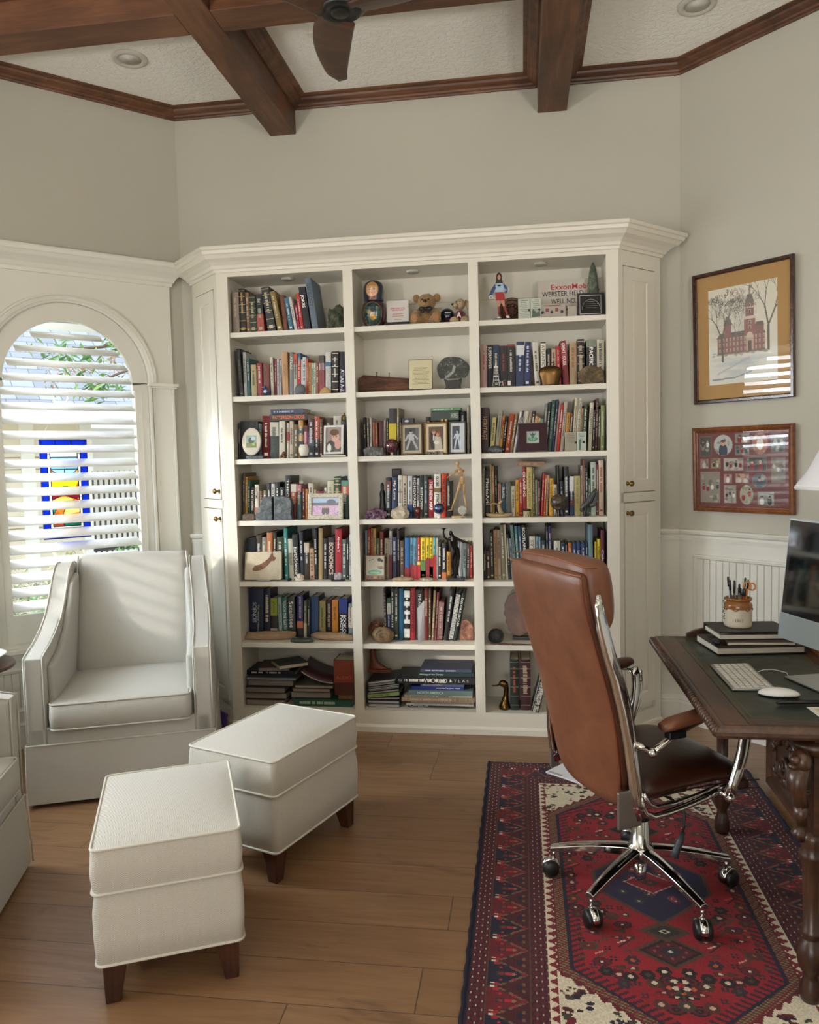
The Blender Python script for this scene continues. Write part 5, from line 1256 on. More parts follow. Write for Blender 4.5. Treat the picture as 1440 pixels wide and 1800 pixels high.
def tree(cv_, x, y, L, a, wd, dep, seed, col='3a3230'):
 rg_=random.Random(seed)
 def rec(x, y, L, a, wd, d):
  x2, y2=x+L*math.cos(a), y+L*math.sin(a);cv_.line(x, y, x2, y2, max(.7, wd), col)
  if d==0:return
  for s_ in([-1, 1]if rg_.random()<.7 else[-1, 0, 1]):rec(x2, y2, L*rg_.uniform(.62, .84), a+s_*rg_.uniform(.14, .44), wd*.62, d-1)
 rec(x, y, L, a, wd, dep)
tree(c, 32, 48, 46, 1.60, 5, 7, 4);tree(c, 132, 62, 48, 1.58, 5, 7, 11);tree(c, 62, 62, 34, 1.5, 1.8, 6, 8, '6a605a')
c.a=c.a*.8+np.array(lin('d8d2c2'))*.2;c.noise(.05, 1)
painted_grid('print', c, .355, .470, t, Matrix.Translation((0, .0, .0066)), m=attr_mat(.7))
b=MB();b.box((-w/2+.018, -h/2+.018, .0115), (w/2-.018, h/2-.018, .0128));b.build('glass', M_PANE, t)
t=thing('photo_collage', 'walnut-framed collage of family photographs on a maroon mat below the print', 'picture', xf=WPIC(.360, 1.359, .0125, R(1.7)))
w, h=.530, .428
frame_mesh(w, h, .03, [(0, 0), (0, .016), (.004, .021), (.012, .024), (.02, .020), (.024, .013), (.028, .012), (.030, .006)], M_PFR2, t)
c=Canvas(196, 154, '6e3c3c')
def ph(kind, x0, y0, x1, y1, seed, base, fig):

 r_=np.random.RandomState(seed);m0=((c.X>=x0)&(c.X<x1)&(c.Y>=y0)&(c.Y<y1))if kind=='r' else(((c.X-(x0+x1)/2)/((x1-x0)/2))**2+((c.Y-(y0+y1)/2)/((y1-y0)/2))**2<=1)
 m1=((c.X>=x0-1)&(c.X<x1+1)&(c.Y>=y0-1)&(c.Y<y1+1))if kind=='r' else(((c.X-(x0+x1)/2)/((x1-x0)/2+1))**2+((c.Y-(y0+y1)/2)/((y1-y0)/2+1))**2<=1)
 c.put(m1, '8f6a66');sub=Canvas(c.w, c.h, base)
 for k in range(10):sub.ell(r_.uniform(x0, x1), r_.uniform(y0, y1), r_.uniform(2, 7), r_.uniform(2, 7), ['2e2c2a', 'c9c4b8', '7c7a70', '55524c'][r_.randint(4)], .45)
 for k in range(fig):
  px=x0+(x1-x0)*(k+.6)/(fig+.2)+r_.uniform(-1, 1);top=y0+(y1-y0)*r_.uniform(.5, .75);hr=(x1-x0)/(fig*5.2+3)
  sub.ell(px, top-hr*3.2, hr*1.9, hr*3, ['e4e0d8', '23242a', '8a3038', 'c9c4bc', '3a4a5a'][r_.randint(5)]);sub.ell(px, top, hr, hr*1.25, 'c09a84');sub.ell(px, top+hr*.8, hr*1.05, hr*.6, ['2a1c16', '5a4030', 'a9a49c'][r_.randint(3)])
 c.a[m0]=sub.a[m0]
S_=lambda x:(x-118)*196/(692-118);T_=lambda y:154-(y-1205)*154/(1705-1205)
for k, (kd, x0, y0, x1, y1, bs, fg)in enumerate([('r', 132, 1230, 205, 1360, '4a5048', 2), ('e', 226, 1222, 348, 1358, 'b9bab4', 1), ('r', 368, 1218, 455, 1276, '8f908a', 2), ('r', 366, 1297, 453, 1356, '7a7f7c', 3), ('e', 476, 1216, 566, 1355, 'a9705a', 1), ('r', 132, 1382, 184, 1445, 'a08478', 1), ('r', 205, 1380, 266, 1444, '9c8f60', 2), ('r', 292, 1380, 414, 1462, 'b5ada4', 4), ('r', 442, 1378, 556, 1464, '3a4440', 2), ('r', 132, 1470, 262, 1680, '8f887c', 4), ('r', 292, 1486, 342, 1545, 'b08a88', 1), ('r', 368, 1484, 450, 1544, 'b8987f', 2), ('e', 474, 1482, 560, 1574, '55666a', 1), ('r', 290, 1562, 368, 1680, 'a9a298', 3), ('e', 392, 1560, 476, 1686, 'a9a890', 2), ('r', 505, 1600, 600, 1686, '8f9490', 2), ('r', 590, 1230, 670, 1340, '6a6f74', 2), ('r', 590, 1380, 670, 1540, '8a8078', 3)]):
 ph(kd, S_(x0), T_(y1), S_(x1), T_(y0), k+1, bs, fg)
painted_grid('collage_print', c, w-.056, h-.056, t, Matrix.Translation((0, 0, .0066)), m=attr_mat(.7))
b=MB();b.box((-w/2+.026, -h/2+.026, .0), (w/2-.026, h/2-.026, .006));b.build('mat_board', mat('6e3c3c', .8), t)
b=MB();b.box((-w/2+.026, -h/2+.026, .0095), (w/2-.026, h/2-.026, .0108));b.build('glass', M_PANE, t)
c=Canvas(96, 214, 'f0f2ee');B_='0a2ac0'
c.rect(0, 0, 96, 214, B_);c.rect(14, 22, 82, 192, 'eef0ea')
for k in range(9):c.rect(14, 22+k*19+9, 82, 22+k*19+10.4, '2a2a30')
c.rect(20, 26, 76, 188, 'a8d4f0')
c.poly([(20, 188), (20, 176), (76, 176), (76, 188)], 'f4f4f2')
c.rect(20, 150, 76, 176, '86c4ea');c.poly([(20, 150), (48, 128), (76, 150), (76, 128), (20, 128)], 'f09060');c.poly([(66, 128), (76, 128), (76, 150)], 'f0e040')
c.rect(20, 104, 76, 128, 'f4e020');c.ell(48, 98, 26, 16, '2a7a3c');c.poly([(66, 104), (76, 104), (76, 124)], 'c0502a')
c.rect(20, 76, 76, 98, 'd86a20');c.poly([(20, 98), (20, 84), (44, 94), (76, 82), (76, 98)], '8a1c2c');c.ell(42, 80, 22, 10, 'f4d060');c.poly([(62, 76), (76, 76), (76, 88)], 'f07828')
c.rect(20, 50, 76, 76, 'e88028');c.poly([(20, 50), (20, 76), (34, 76)], '1a8a80');c.poly([(40, 50), (76, 56), (76, 70), (50, 76)], 'f4dc80');c.poly([(20, 50), (36, 50), (30, 60)], 'f06020')
c.rect(20, 26, 76, 50, 'f0f0ea');c.poly([(20, 26), (20, 46), (42, 50), (42, 26)], 'a04828');c.poly([(42, 26), (76, 26), (76, 36), (42, 44)], '1a6a50')
for y in(176, 150, 128, 104, 76, 50, 26, 188):c.line(20, y, 76, y, 1.6, '15151a')
for p in(((20, 150), (48, 128)), ((48, 128), (76, 150)), ((34, 76), (20, 50)), ((50, 76), (40, 50)), ((42, 26), (42, 50)), ((20, 84), (44, 94)), ((44, 94), (76, 82)), ((48, 150), (48, 128)), ((20, 26), (20, 188)), ((76, 26), (76, 188)), ((14, 22), (14, 192)), ((82, 22), (82, 192))):c.line(*p[0], *p[1], 1.6, '15151a')
for p in(((0, 0), (14, 22)), ((96, 0), (82, 22)), ((0, 214), (14, 192)), ((96, 214), (82, 192)), ((32, 0), (32, 22)), ((64, 0), (64, 22)), ((32, 192), (32, 214)), ((64, 192), (64, 214)), ((14, 22), (82, 22)), ((14, 192), (82, 192)), ((0, 70), (14, 70)), ((0, 140), (14, 140)), ((82, 70), (96, 70)), ((82, 140), (96, 140))):c.line(*p[0], *p[1], 1.4, '101020')
c.line(44, 156, 44, 166, 1.4, '304050');c.line(52, 156, 52, 166, 1.4, '304050');c.line(48, 154, 48, 170, 1.2, '304050')
sgt=thing('stained_glass_panel', 'stained glass panel with cobalt blue border hanging behind the window louvers', 'stained glass', xf=WLF.xf(.63)@XF((.031, -.094, 1.332), (-1, 0, 0), (0, 0, 1)))
painted_grid('glass_panel', c, .238, .532, sgt, Matrix.Identity(4), m=attr_mat(.1, 'stained'))
frame_mesh(.243, .537, .005, [(0, -.003), (0, .003), (.005, .003), (.005, -.003), (0, -.003)], mat('1a2a6a', .4, .3), sgt, 'lead_edge')
b=MB();b.smooth=True;b.tube([(-.115, .268, 0), (0, .46, 0)], .0008, 5);b.tube([(.115, .268, 0), (0, .46, 0)], .0008, 5);b.build('hanging_wire', mat('d9d9d9', .4), sgt)
b=MB();b.smooth=True;b.tube([(.0+.036*math.cos(q), .495+.036*math.sin(q), 0)for q in[2*PI*j/24 for j in range(24)]], .004, 8, closed=True);b.build('hanging_ring', mat('e9eef0', .15), sgt)
CELLS={'A':(390, 440, 6), 'B':(610, 440, 6), 'C':(830, 440, 5.76), 'D':(390, 690, 6), 'E':(610, 690, 6), 'F':(830, 690, 5.76), 'G':(400, 905, 6), 'H':(620, 905, 6), 'I':(830, 905, 5.76), 'J':(400, 1110, 6), 'K':(620, 1110, 6), 'L':(830, 1110, 5.76)}
def CP2(cell, x, y):o=CELLS[cell];return o[0]+x/o[2], o[1]+y/o[2]
def at(cell, x, y, Y):px, py=CP2(cell, x, y);return Vector(onY(px, py, Y))
def at_floor(cell, x, z, Y):

 px=CP2(cell, x, 0)[0];py=900
 for _ in range(3):
  w=onY(px, py, Y);py=proj((w[0], Y, z))[1]
 return w[0]
ROWN={1:'top', 2:'second', 3:'third', 4:'fourth', 5:'fifth', 6:'sixth', 7:'bottom'}
ORD=['first', 'second', 'third', 'fourth', 'fifth', 'sixth', 'seventh', 'eighth', 'ninth', 'tenth', 'eleventh', 'twelfth', 'thirteenth', 'fourteenth', 'fifteenth', 'sixteenth', 'seventeenth', 'eighteenth', 'nineteenth', 'twentieth', 'twenty-first', 'twenty-second', 'twenty-third', 'twenty-fourth', 'twenty-fifth', 'twenty-sixth', 'twenty-seventh', 'twenty-eighth', 'twenty-ninth', 'thirtieth', 'thirty-first', 'thirty-second', 'thirty-third', 'thirty-fourth', 'thirty-fifth', 'thirty-sixth']
import colorsys
def cname(hx):
 r, g, b_=[int(hx[i:i+2], 16)/255 for i in(0, 2, 4)];h, l, s=colorsys.rgb_to_hls(r, g, b_);h*=360
 sv=max(r, g, b_)-min(r, g, b_)
 if l<.15 and sv<.12:return 'black'
 if sv<.09:return 'white' if l>.75 else 'light grey' if l>.6 else 'grey' if l>.33 else 'charcoal'
 dk_='dark ' if l<.27 else 'pale ' if l>.68 else ''
 if h<14 or h>345:n_='red' if s>.38 or l<.3 else 'dusty pink';n_='maroon' if(l<.25)else n_
 elif h<32:n_='orange' if s>.55 and l>.4 else 'brown'
 elif h<48:n_='yellow' if s>.55 and l>.45 else 'tan' if l>.45 else 'brown'
 elif h<70:n_='yellow' if s>.5 else 'cream' if l>.62 else 'olive'
 elif h<165:n_='green'
 elif h<200:n_='teal'
 elif h<250:n_='blue' if l>.25 else 'navy'
 else:n_='purple' if h<300 else 'pink'
 if n_ in('maroon', 'navy'):dk_=''
 return dk_+n_
def book_mesh(T, Hh, Dp, col, pages=True, hard=True, name='book'):

 k=.0025 if T>.012 else.0015
 b=MB();r_=min(.004, T*.2)if hard else 0
 n=4;outer=[]
 sp_=[(0, Dp), (0, .003)]+([(T*(i/n), .003-.003*math.sin(PI*i/n))for i in range(1, n)]if T>.01 else[])+[(T, .003), (T, Dp)]
 inn=[(T-k, Dp), (T-k, .006), (k, .006), (k, Dp)]
 b.prism(sp_+inn, 0, Hh, lambda u, v, w:(u, v, w));return b
_cov={}
book_count=0
def add_book(origin, T, Hh, Dp, col, lean, label, group, opt):
 global book_count
 book_count+=1
 m=Matrix.Translation(origin)
 if lean>0:m=m@Matrix.Translation((T, 0, 0))@Matrix.Rotation(lean, 4, 'Y')@Matrix.Translation((-T, 0, 0))
 else:m=m@Matrix.Rotation(lean, 4, 'Y')
 if opt.get('yaw'):m=m@Matrix.Rotation(opt['yaw'], 4, 'Z')
 t=thing(opt.get('nm', 'book'), label, opt.get('cat', 'book'), xf=m, group=group)
 rough=.5 if opt.get('gl', 1)else.85
 sc_=lambda h_:''.join('%02x'%int(255*min(1, (int(h_[i:i+2], 16)/255)**1.22))for i in(0, 2, 4))
 col=sc_(col)
 book_mesh(T, Hh, Dp, col).build('cover', mat(col, rough), t, fixn=False)
 k=.0025 if T>.012 else.0015
 b=MB();b.box((k+.0002, .0065, .003), (T-k-.0002, Dp-.004, Hh-.004));b.build('page_block', M_PAGES, t, fixn=False)
 for z0, z1, c in opt.get('band', []):
  c=sc_(c)
  b=MB();b.box((-.0003, -.0007, Hh*z0), (T+.0003, .0032, Hh*z1));b.box((-.0003, .003, Hh*z0), (0, Dp*.98, Hh*z1));b.box((T, .003, Hh*z0), (T+.0003, Dp*.98, Hh*z1));b.build('cover_band', mat(c, rough), t, fixn=False)
 if opt.get('ribs'):
  b=MB()
  for z in(.1, .28, .46, .64, .82, .95):b.box((-.0004, -.0022, Hh*z-.0015), (T+.0004, .001, Hh*z+.0015))
  b.build('gilt_bands', mat(opt['ribs'], .3, .7), t, fixn=False)
 tx=opt.get('t')
 if tx:
  items=tx if isinstance(tx, list)else[(tx, .12, .88, opt.get('tc', 'e8e4da'), 0)]
  for(s_, z0, z1, tc_, xo)in items:
   L=Hh*(z1-z0);hgt=min(T*.62, L/len(s_)*1.5)
   if opt.get('two'):hgt=T*.36
   xf=XF((T/2+xo*T, -.0012, Hh*(z0+z1)/2), (0, 0, -1), (1, 0, 0))
   text(s_, t, xf, L, hgt, mat(tc_, .5), 'spine_lettering', opt.get('bold', .01))
 elif T>.009 and opt.get('bars', 1):
  rg_=random.Random(book_count);lum=sum(lin(col))/3
  c=opt.get('tc')or(rg_.choice(['3a3230', '54423a', '2a3040'])if lum>.22 else rg_.choice(['c9c0a8', 'b5a888', 'd9d6cc', 'c9c9c9']))
  b=MB();z=Hh*rg_.uniform(.80, .92);zz=Hh*rg_.uniform(.25, .45);wv=T*rg_.uniform(.28, .5)
  while z>zz:
   l=rg_.uniform(.002, .0055);
   if rg_.random()>.16:b.box((T/2-wv/2, -.0009, z-l), (T/2+wv/2*rg_.uniform(.5, 1), .001, z))
   z-=l+.0016
  if rg_.random()<.5:b.box((T*.25, -.0009, Hh*.07), (T*.75, .001, Hh*.07+T*.4))
  b.build('spine_print', mat(c, .5), t, fixn=False)
 if opt.get('spiral'):
  b=MB();z=.008
  while z<Hh-.006:b.box((-.0005, -.004, z), (T+.0005, .004, z+.0028));z+=.0065
  b.build('spiral_binding', mat(opt['spiral'], .4), t, fixn=False)
 return t
def shelf_row(cell, row, bay, zsh, Ys, books, ybot, group=None):
 prevx=None;preva=0;n=0;px_h=0
 grp=group or 'books on the %s shelf, %s bay'%(ROWN[row], bay)
 tot=len(books)
 for k, bkx in enumerate(books):
  x0, x1, yt, col=bkx[:4];dx=bkx[4]if len(bkx)>4 else 0;opt=bkx[5]if len(bkx)>5 else{}
  Yb=Ys+opt.get('dy', 0)+((k*7)%5-2)*.0015
  X0=at_floor(cell, x0, zsh, Yb);X1=at_floor(cell, x1, zsh, Yb)
  top=at(cell, x0+dx, yt, Yb);Hh=top.z-zsh;sc=CELLS[cell][2]
  Xt=top.x;lean=math.atan2(Xt-X0, Hh)
  if abs(lean)<R(1.0):lean=0
  bi={'left':0, 'middle':2, 'right':4}[bay];X0=max(X0, XS[bi]-.006);X1=min(X1, XS[bi+1]+.004);X0=min(X0, X1-.006)
  T=max(.005, X1-X0-.0005)
  if prevx is not None and not opt.get('free'):
   if X0<prevx+.0002:
    d=prevx+.0003-X0
    X0+=d;T=max(.005, T-d)
   hm=min(Hh, px_h)
   mn=math.atan2(prevx+hm*math.tan(preva)-X0+.0003, hm)
   if lean<mn:lean=mn
  Hc=Hh*math.cos(lean)if lean else Hh
  Hb=Hh/max(.5, math.cos(lean));T2=T*math.cos(lean)
  Dp=min(opt.get('dp', Hb*.72), BK-.012-Yb, .235)
  ck=cname(col);size='tall' if Hb>.27 else 'small' if Hb<.175 else ''
  if T>.034:size=(size+' thick').strip()
  elif T<.011:size=(size+' slim').strip()
  desc=opt.get('d')or('%s book%s'%(' '.join((size+' '+ck).split()), ' titled '+opt['ti']if opt.get('ti')else ''))
  label='%s, %s from the left, %s shelf, %s bay'%(desc, ORD[min(n, 35)], ROWN[row], bay)
  if len(label.split())>16:label='%s, %s from left, %s shelf, %s bay'%(desc, ORD[min(n, 35)], ROWN[row], bay)
  add_book((X0, Yb, zsh+.0004), T2, Hb, Dp, col, lean, label, grp, opt)
  if lean>0:
   prevx=X0+T2;
  else:prevx=X0+T2/math.cos(lean)
  preva=lean;px_h=Hh;n+=1
Z1, Z2, Z3, Z4, Z5, Z6, Z7=ZS[1:8]
L_, M_, Rr='left', 'middle', 'right'
def T(s_, z0=.12, z1=.88, c='e8e4da', xo=0):return[(s_, z0, z1, c, xo)]
shelf_row('A', 1, L_, Z1, 4.045, [(118, 188, 445, '9c8f86', -22), (195, 262, 408, '2a2226', -32, {'ribs':'a9905a', 'tc':'b59a5a'}), (265, 303, 445, '8a6a55', -30), (303, 372, 480, '2f4438', -22, {'ribs':'8f8455'}), (380, 450, 465, '2b3033', -33, {'band':[(.02, .48, 'a85a4c')], 'tc':'a9a99a'}), (490, 572, 395, '3c4347', -80, {'ribs':'a99a6a', 'tc':'d0c9b0'}), (590, 645, 440, '9a8452', -92), (655, 700, 478, '7a4a34', -45, {'bars':0}), (712, 757, 505, '4f8098', -68, {'tc':'e0e4e4'}), (768, 800, 500, 'd8d4cc', -70), (802, 828, 580, 'a8325a', -35), (830, 866, 455, 'c04436', -58), (870, 940, 392, '1d2033', -72, {'t':[('JOKES', .52, .82, 'e9e6dc', -.12)], 'ti':'Jokes', 'bold':.03}), (955, 1018, 300, '71808f', -82, {'t':T('GEOLOGY', .45, .9, '3a4450'), 'ti':'Geology'})], 855)
shelf_row('A', 2, L_, Z2, 4.055, [(195, 232, 1040, '24282c', -45, {'spiral':'3a3d42', 'cat':'book'}), (236, 268, 1075, 'b9bcbb', -15), (268, 305, 1140, '3f6b6a', -12), (315, 372, 1208, 'b3a77f', -12), (380, 432, 1190, '9c3f45', -12), (440, 505, 1200, '7d4638', -4, {'bars':0}), (520, 550, 1130, 'd0cabc', -8), (555, 580, 1145, '8f3a44', 0), (583, 608, 1145, 'c2c2c8', -4), (610, 632, 1160, 'b9bdc0', 0), (642, 704, 1072, 'c49d78', -14, {'t':T('HOGAN', .45, .72, '8f6a4a'), 'ti':'Hogan'}), (714, 752, 1075, '8f8f8f', 0, {'t':T('ATLAS', .6, .9)}), (757, 795, 1092, 'c9c0b4', 0, {'band':[(.75, 1.0, 'c05a3c')], 'tc':'2a2a2a'}), (800, 832, 1085, 'b8322c', 0, {'band':[(.8, 1.0, '2f6a84')]}), (834, 848, 1150, 'd8d8d8', 0), (850, 888, 1128, 'cfccd0', 0), (890, 910, 1145, 'c65a38', 0), (912, 943, 1188, 'c9a06a', 0), (945, 965, 1190, 'c5cfb8', 0), (968, 993, 1190, 'd5d9cf', 0), (995, 1022, 1190, '9c6a5a', 0), (1030, 1085, 1110, 'c9b0b4', -8, {'band':[(.0, .62, 'a04a52'), (.8, 1, '5a5450')]}), (1092, 1150, 1075, 'cfd0cc', 0, {'band':[(.66, .76, '5a8098')], 't':T('DICTIONARY', .1, .6, '9aa0a0')}), (1160, 1230, 1068, '2b1f22', 0, {'ribs':'c9b8a0'}), (1240, 1305, 1072, '1d1b33', 0, {'t':T('ATLAS A-Z', .04, .58, 'd9d6e4'), 'ti':'Atlas A-Z', 'bold':.02})], 1525)
shelf_row('C', 2, Rr, Z2, 4.068, [(85, 153, 955, 'b49a90', 0, {'tc':'a03a34'}), (158, 212, 960, '1e2430', 0, {'t':T('SUPERPOWER', .45, .95), 'ti':'Superpower'}), (215, 282, 958, '27435e', 0), (285, 360, 968, '2b2226', 0, {'tc':'8f3038'}), (362, 437, 955, '2a2420', 0, {'band':[(.96, 1, '9c2a2a')]}), (442, 522, 928, '2a3f6b', 8, {'band':[(.70, .92, 'd4d6da')], 'tc':'c9d0dc'}), (530, 590, 930, '2c3c6c', 8, {'tc':'d9dde4'}), (638, 695, 935, 'd4d0c4', -30), (700, 750, 930, '26241f', -8, {'band':[(.25, .97, 'e0dcd0')], 't':T('ATLANTIC', .45, .93, '1c1a18'), 'ti':'Atlantic'}), (755, 805, 995, '222428', 0), (808, 852, 1000, 'c4a994', 0), (860, 905, 970, 'b52c3c', -12), (925, 985, 920, '8c2c34', -36, {'band':[(.5, .96, '9c3040')], 't':T('GREAT HOUSE', .45, .95)}), (990, 1062, 935, 'b59d80', -4, {'tc':'8f5a34'}), (1070, 1140, 900, '33262a', 0, {'ribs':'a9988a'}), (1162, 1258, 905, '8c9482', 0, {'band':[(.35, .83, '23221f')], 't':T('PACIFIC', .42, .82), 'ti':'Pacific', 'bold':.02}), (1265, 1342, 905, 'c9c2b0', 0, {'tc':'2a2a2a'})], 1360)
shelf_row('D', 3, L_, Z3, 4.072, [(150, 195, 330, '1f2733'), (197, 380, 310, '24262b', 0, {'d':'thick black album standing behind the oval frame', 'bars':0}), (385, 422, 330, '55635f'), (430, 505, 250, '7d2b2b', 0, {'gl':0}), (510, 598, 315, '44524a', 0, {'band':[(.62, 1, 'c9c6ba')], 'tc':'2a2a28'}), (603, 665, 305, 'cfcabd'), (685, 710, 325, 'cfc8bc', 0, {'band':[(.5, .75, 'a33a36')]}), (714, 755, 305, 'c5b8a8'), (758, 804, 340, '6b5e3e'), (808, 858, 295, 'b98d4c', 0, {'band':[(.3, .45, '4a5052'), (.62, .78, '4a5a66')]}), (862, 905, 350, 'a9527e', 0, {'band':[(.8, 1, '6a2430')]}), (912, 973, 280, '5c3638', 0, {'band':[(0, .45, '5f6470')]}), (977, 1028, 255, 'b4604a', 0, {'band':[(0, .45, '24242a')], 'tc':'e4e4e0'}), (1031, 1065, 285, '6b4338'), (1072, 1168, 270, '5a4a42', 0, {'dy':.03}), (1175, 1258, 250, 'c9c2b4', 0, {'dy':.03}), (1266, 1322, 300, '2a2b33', 0, {'dy':.0, 'bars':0})], 690)
shelf_row('D', 4, L_, Z4, 4.072, [(222, 243, 850, '6a5a40'), (246, 272, 890, 'b8913c'), (275, 298, 930, '2f6b5c'), (300, 342, 1000, '2a2a2a', 0, {'t':T('NORTHERN', .3, .9), 'tc':'e4e0d6'}), (346, 388, 975, 'd9d2c6', 0, {'band':[(0, .35, 'c08a78')], 't':T('RAGTIME', .6, .92, '2a2622')}), (395, 433, 1040, '6b4a38'), (435, 473, 1035, '7a7a58'), (476, 520, 960, '23262b'), (522, 560, 965, 'c9c9c6'), (562, 610, 950, '26262a', 0, {'tc':'e4e4e0'}), (613, 660, 1000, '2b2a2a'), (667, 724, 880, '22221f', 0, {'t':T('THEORIES', .2, .92), 'two':1}), (728, 785, 968, 'b35a3a', 0, {'band':[(.78, 1, 'd0cbbd'), (0, .45, '7a3a2c')]}), (792, 838, 975, '4f7378', 0, {'band':[(.8, 1, 'b57a84'), (.70, .8, '2a2a30')]}), (848, 878, 1015, '7a3a26'), (881, 910, 1020, 'c07f34'), (914, 966, 960, 'cfc8b8'), (970, 1000, 1025, 'b9a68c'), (1003, 1078, 1040, '8c2f4a', 0, {'bars':0}), (1081, 1110, 1005, 'd8d2c4'), (1113, 1180, 935, 'cfcab6', 0, {'tc':'6a7a60'}), (1183, 1255, 890, '2f4a3c', 0, {'ribs':'c9bf8a'}), (1262, 1335, 930, '35564c', 0, {'band':[(.62, .86, 'c06a4a'), (.86, 1, '6a9a8a')]})], 1345)
shelf_row('E', 3, M_, Z3, 4.082, [(182, 208, 265, '26262a', -15), (217, 240, 270, '8a7c72', -15), (247, 268, 265, 'd8d8d8', -15), (277, 302, 320, 'b0705c', -12), (304, 330, 320, 'a8624f', -10), (335, 383, 300, '5a2422', 0, {'bars':0}), (386, 410, 290, 'a89a94'), (413, 440, 270, '2a2a2a'), (443, 522, 170, '3a3434', 0, {'band':[(.33, .68, 'c9b82c')], 'bars':0, 'd':'tall dark folder with yellow panel'}), (526, 550, 165, '9a927c'), (553, 575, 270, '23242a'), (832, 885, 260, '2b2b2b', 0, {'dy':.05}), (892, 950, 300, '1d3a30', 0, {'dy':.05}), (960, 1040, 300, '2a2422', 0, {'dy':.05}), (1105, 1180, 300, '2f3a34', 0, {'dy':.05}), (1192, 1250, 200, '2a1f20', 0, {'dy':.05}), (1266, 1290, 130, 'b8b0a0', 0)], 660)
shelf_row('E', 4, M_, Z4, 4.075, [(410, 465, 900, '20232b', 0, {'dp':.14, 'band':[(.68, .92, '7a4038')], 'tc':'c9c9cc'}), (472, 530, 895, '31486b', 0, {'dp':.14, 't':T('My Love', .45, .92), 'ti':'My Love'}), (540, 584, 875, 'd8d2c8', 0, {'dp':.14, 'tc':'5a5450', 'band':[(.6, .62, '5a2a20')]}), (588, 635, 880, 'c9bca8'), (641, 690, 882, 'cfd0d4', 0, {'band':[(0, .32, '24508a')], 'tc':'4a4a50'}), (695, 736, 885, '2a2420', 0, {'t':T('HOMEWARD', .25, .96), 'ti':'Homeward'}), (739, 765, 905, 'c9c9c9'), (768, 808, 880, '2a3030', 0, {'t':T('BEETHOVEN', .2, .72)}), (812, 855, 880, '3a4642', 0, {'tc':'a9b4c4'}), (862, 914, 918, 'a8283c', 0, {'t':T('THE NEW MAP', .2, .95, 'f0ece4'), 'ti':'The New Map', 'bold':.02}), (919, 988, 862, 'e4e2da', 0, {'t':[('TYPHOON', .2, .55, '1c1c1c', 0), ('GLOBE', .72, .95, '1c1c1c', 0)], 'bold':.03, 'band':[(.58, .68, '8a7a4a')]}), (995, 1045, 860, 'd2502c', 0, {'t':T('FALSE ALARM', .3, .88, '26201c'), 'ti':'False Alarm', 'bold':.03}), (1050, 1098, 935, '23201f')], 1305)
shelf_row('F', 3, Rr, Z3, 4.07, [(90, 168, 155, '3f1f22', 0, {'t':T('HERITAGE', .3, .8, 'a98a6a')}), (178, 222, 255, 'c2bb80', 28), (228, 268, 180, 'a8a597', 42), (271, 300, 240, 'c08f3c', 36, {'band':[(.78, .9, 'b03038')]}), (302, 326, 240, '2a1a1c', 38), (330, 378, 220, 'a8562c', 55, {'gl':0}), (381, 412, 220, '93795a', 55), (415, 440, 200, 'd8d8d8', 70), (442, 462, 185, '3a3230', 68), (465, 485, 190, 'cfc9bb', 60), (488, 520, 195, 'c9c3b5', 45), (523, 556, 200, '9a8a74', 30), (560, 596, 190, '2a2423', 30), (600, 636, 245, 'c4a27c', 20), (640, 668, 262, 'c9b294', 16), (672, 700, 268, '5c8f72', 12), (706, 730, 110, '8f8a8c', 40), (733, 762, 95, '22352f', 44), (765, 800, 78, '2f6b50', 48, {'spiral':'1f4a38'}), (803, 830, 72, '34406b', 52), (833, 852, 85, 'a8847c', 52), (855, 886, 125, 'b5332c', 46), (889, 925, 100, 'bdb6a6', 44, {'tc':'2a2a2a'}), (935, 972, 205, 'c08f2f', 26), (975, 1002, 215, '6b4a3c', 26), (1006, 1040, 55, 'c9c3a8', 40), (1043, 1078, 58, 'd5d0c0', 40, {'t':T('DISCOVERING', .35, .95, '4a4238')}), (1082, 1106, 160, 'b89a70', 26), (1110, 1150, 130, '2f4a30', 24), (1172, 1210, 105, 'd2cdbb', 24, {'t':T('WILDERNESS', .35, .9, '5a5444')}), (1214, 1240, 180, '3a302c', 12), (1243, 1268, 60, '5a3428', 10), (1272, 1296, 170, '4a4038', 5), (1300, 1340, 130, '8f9c6c', 0)], 600)
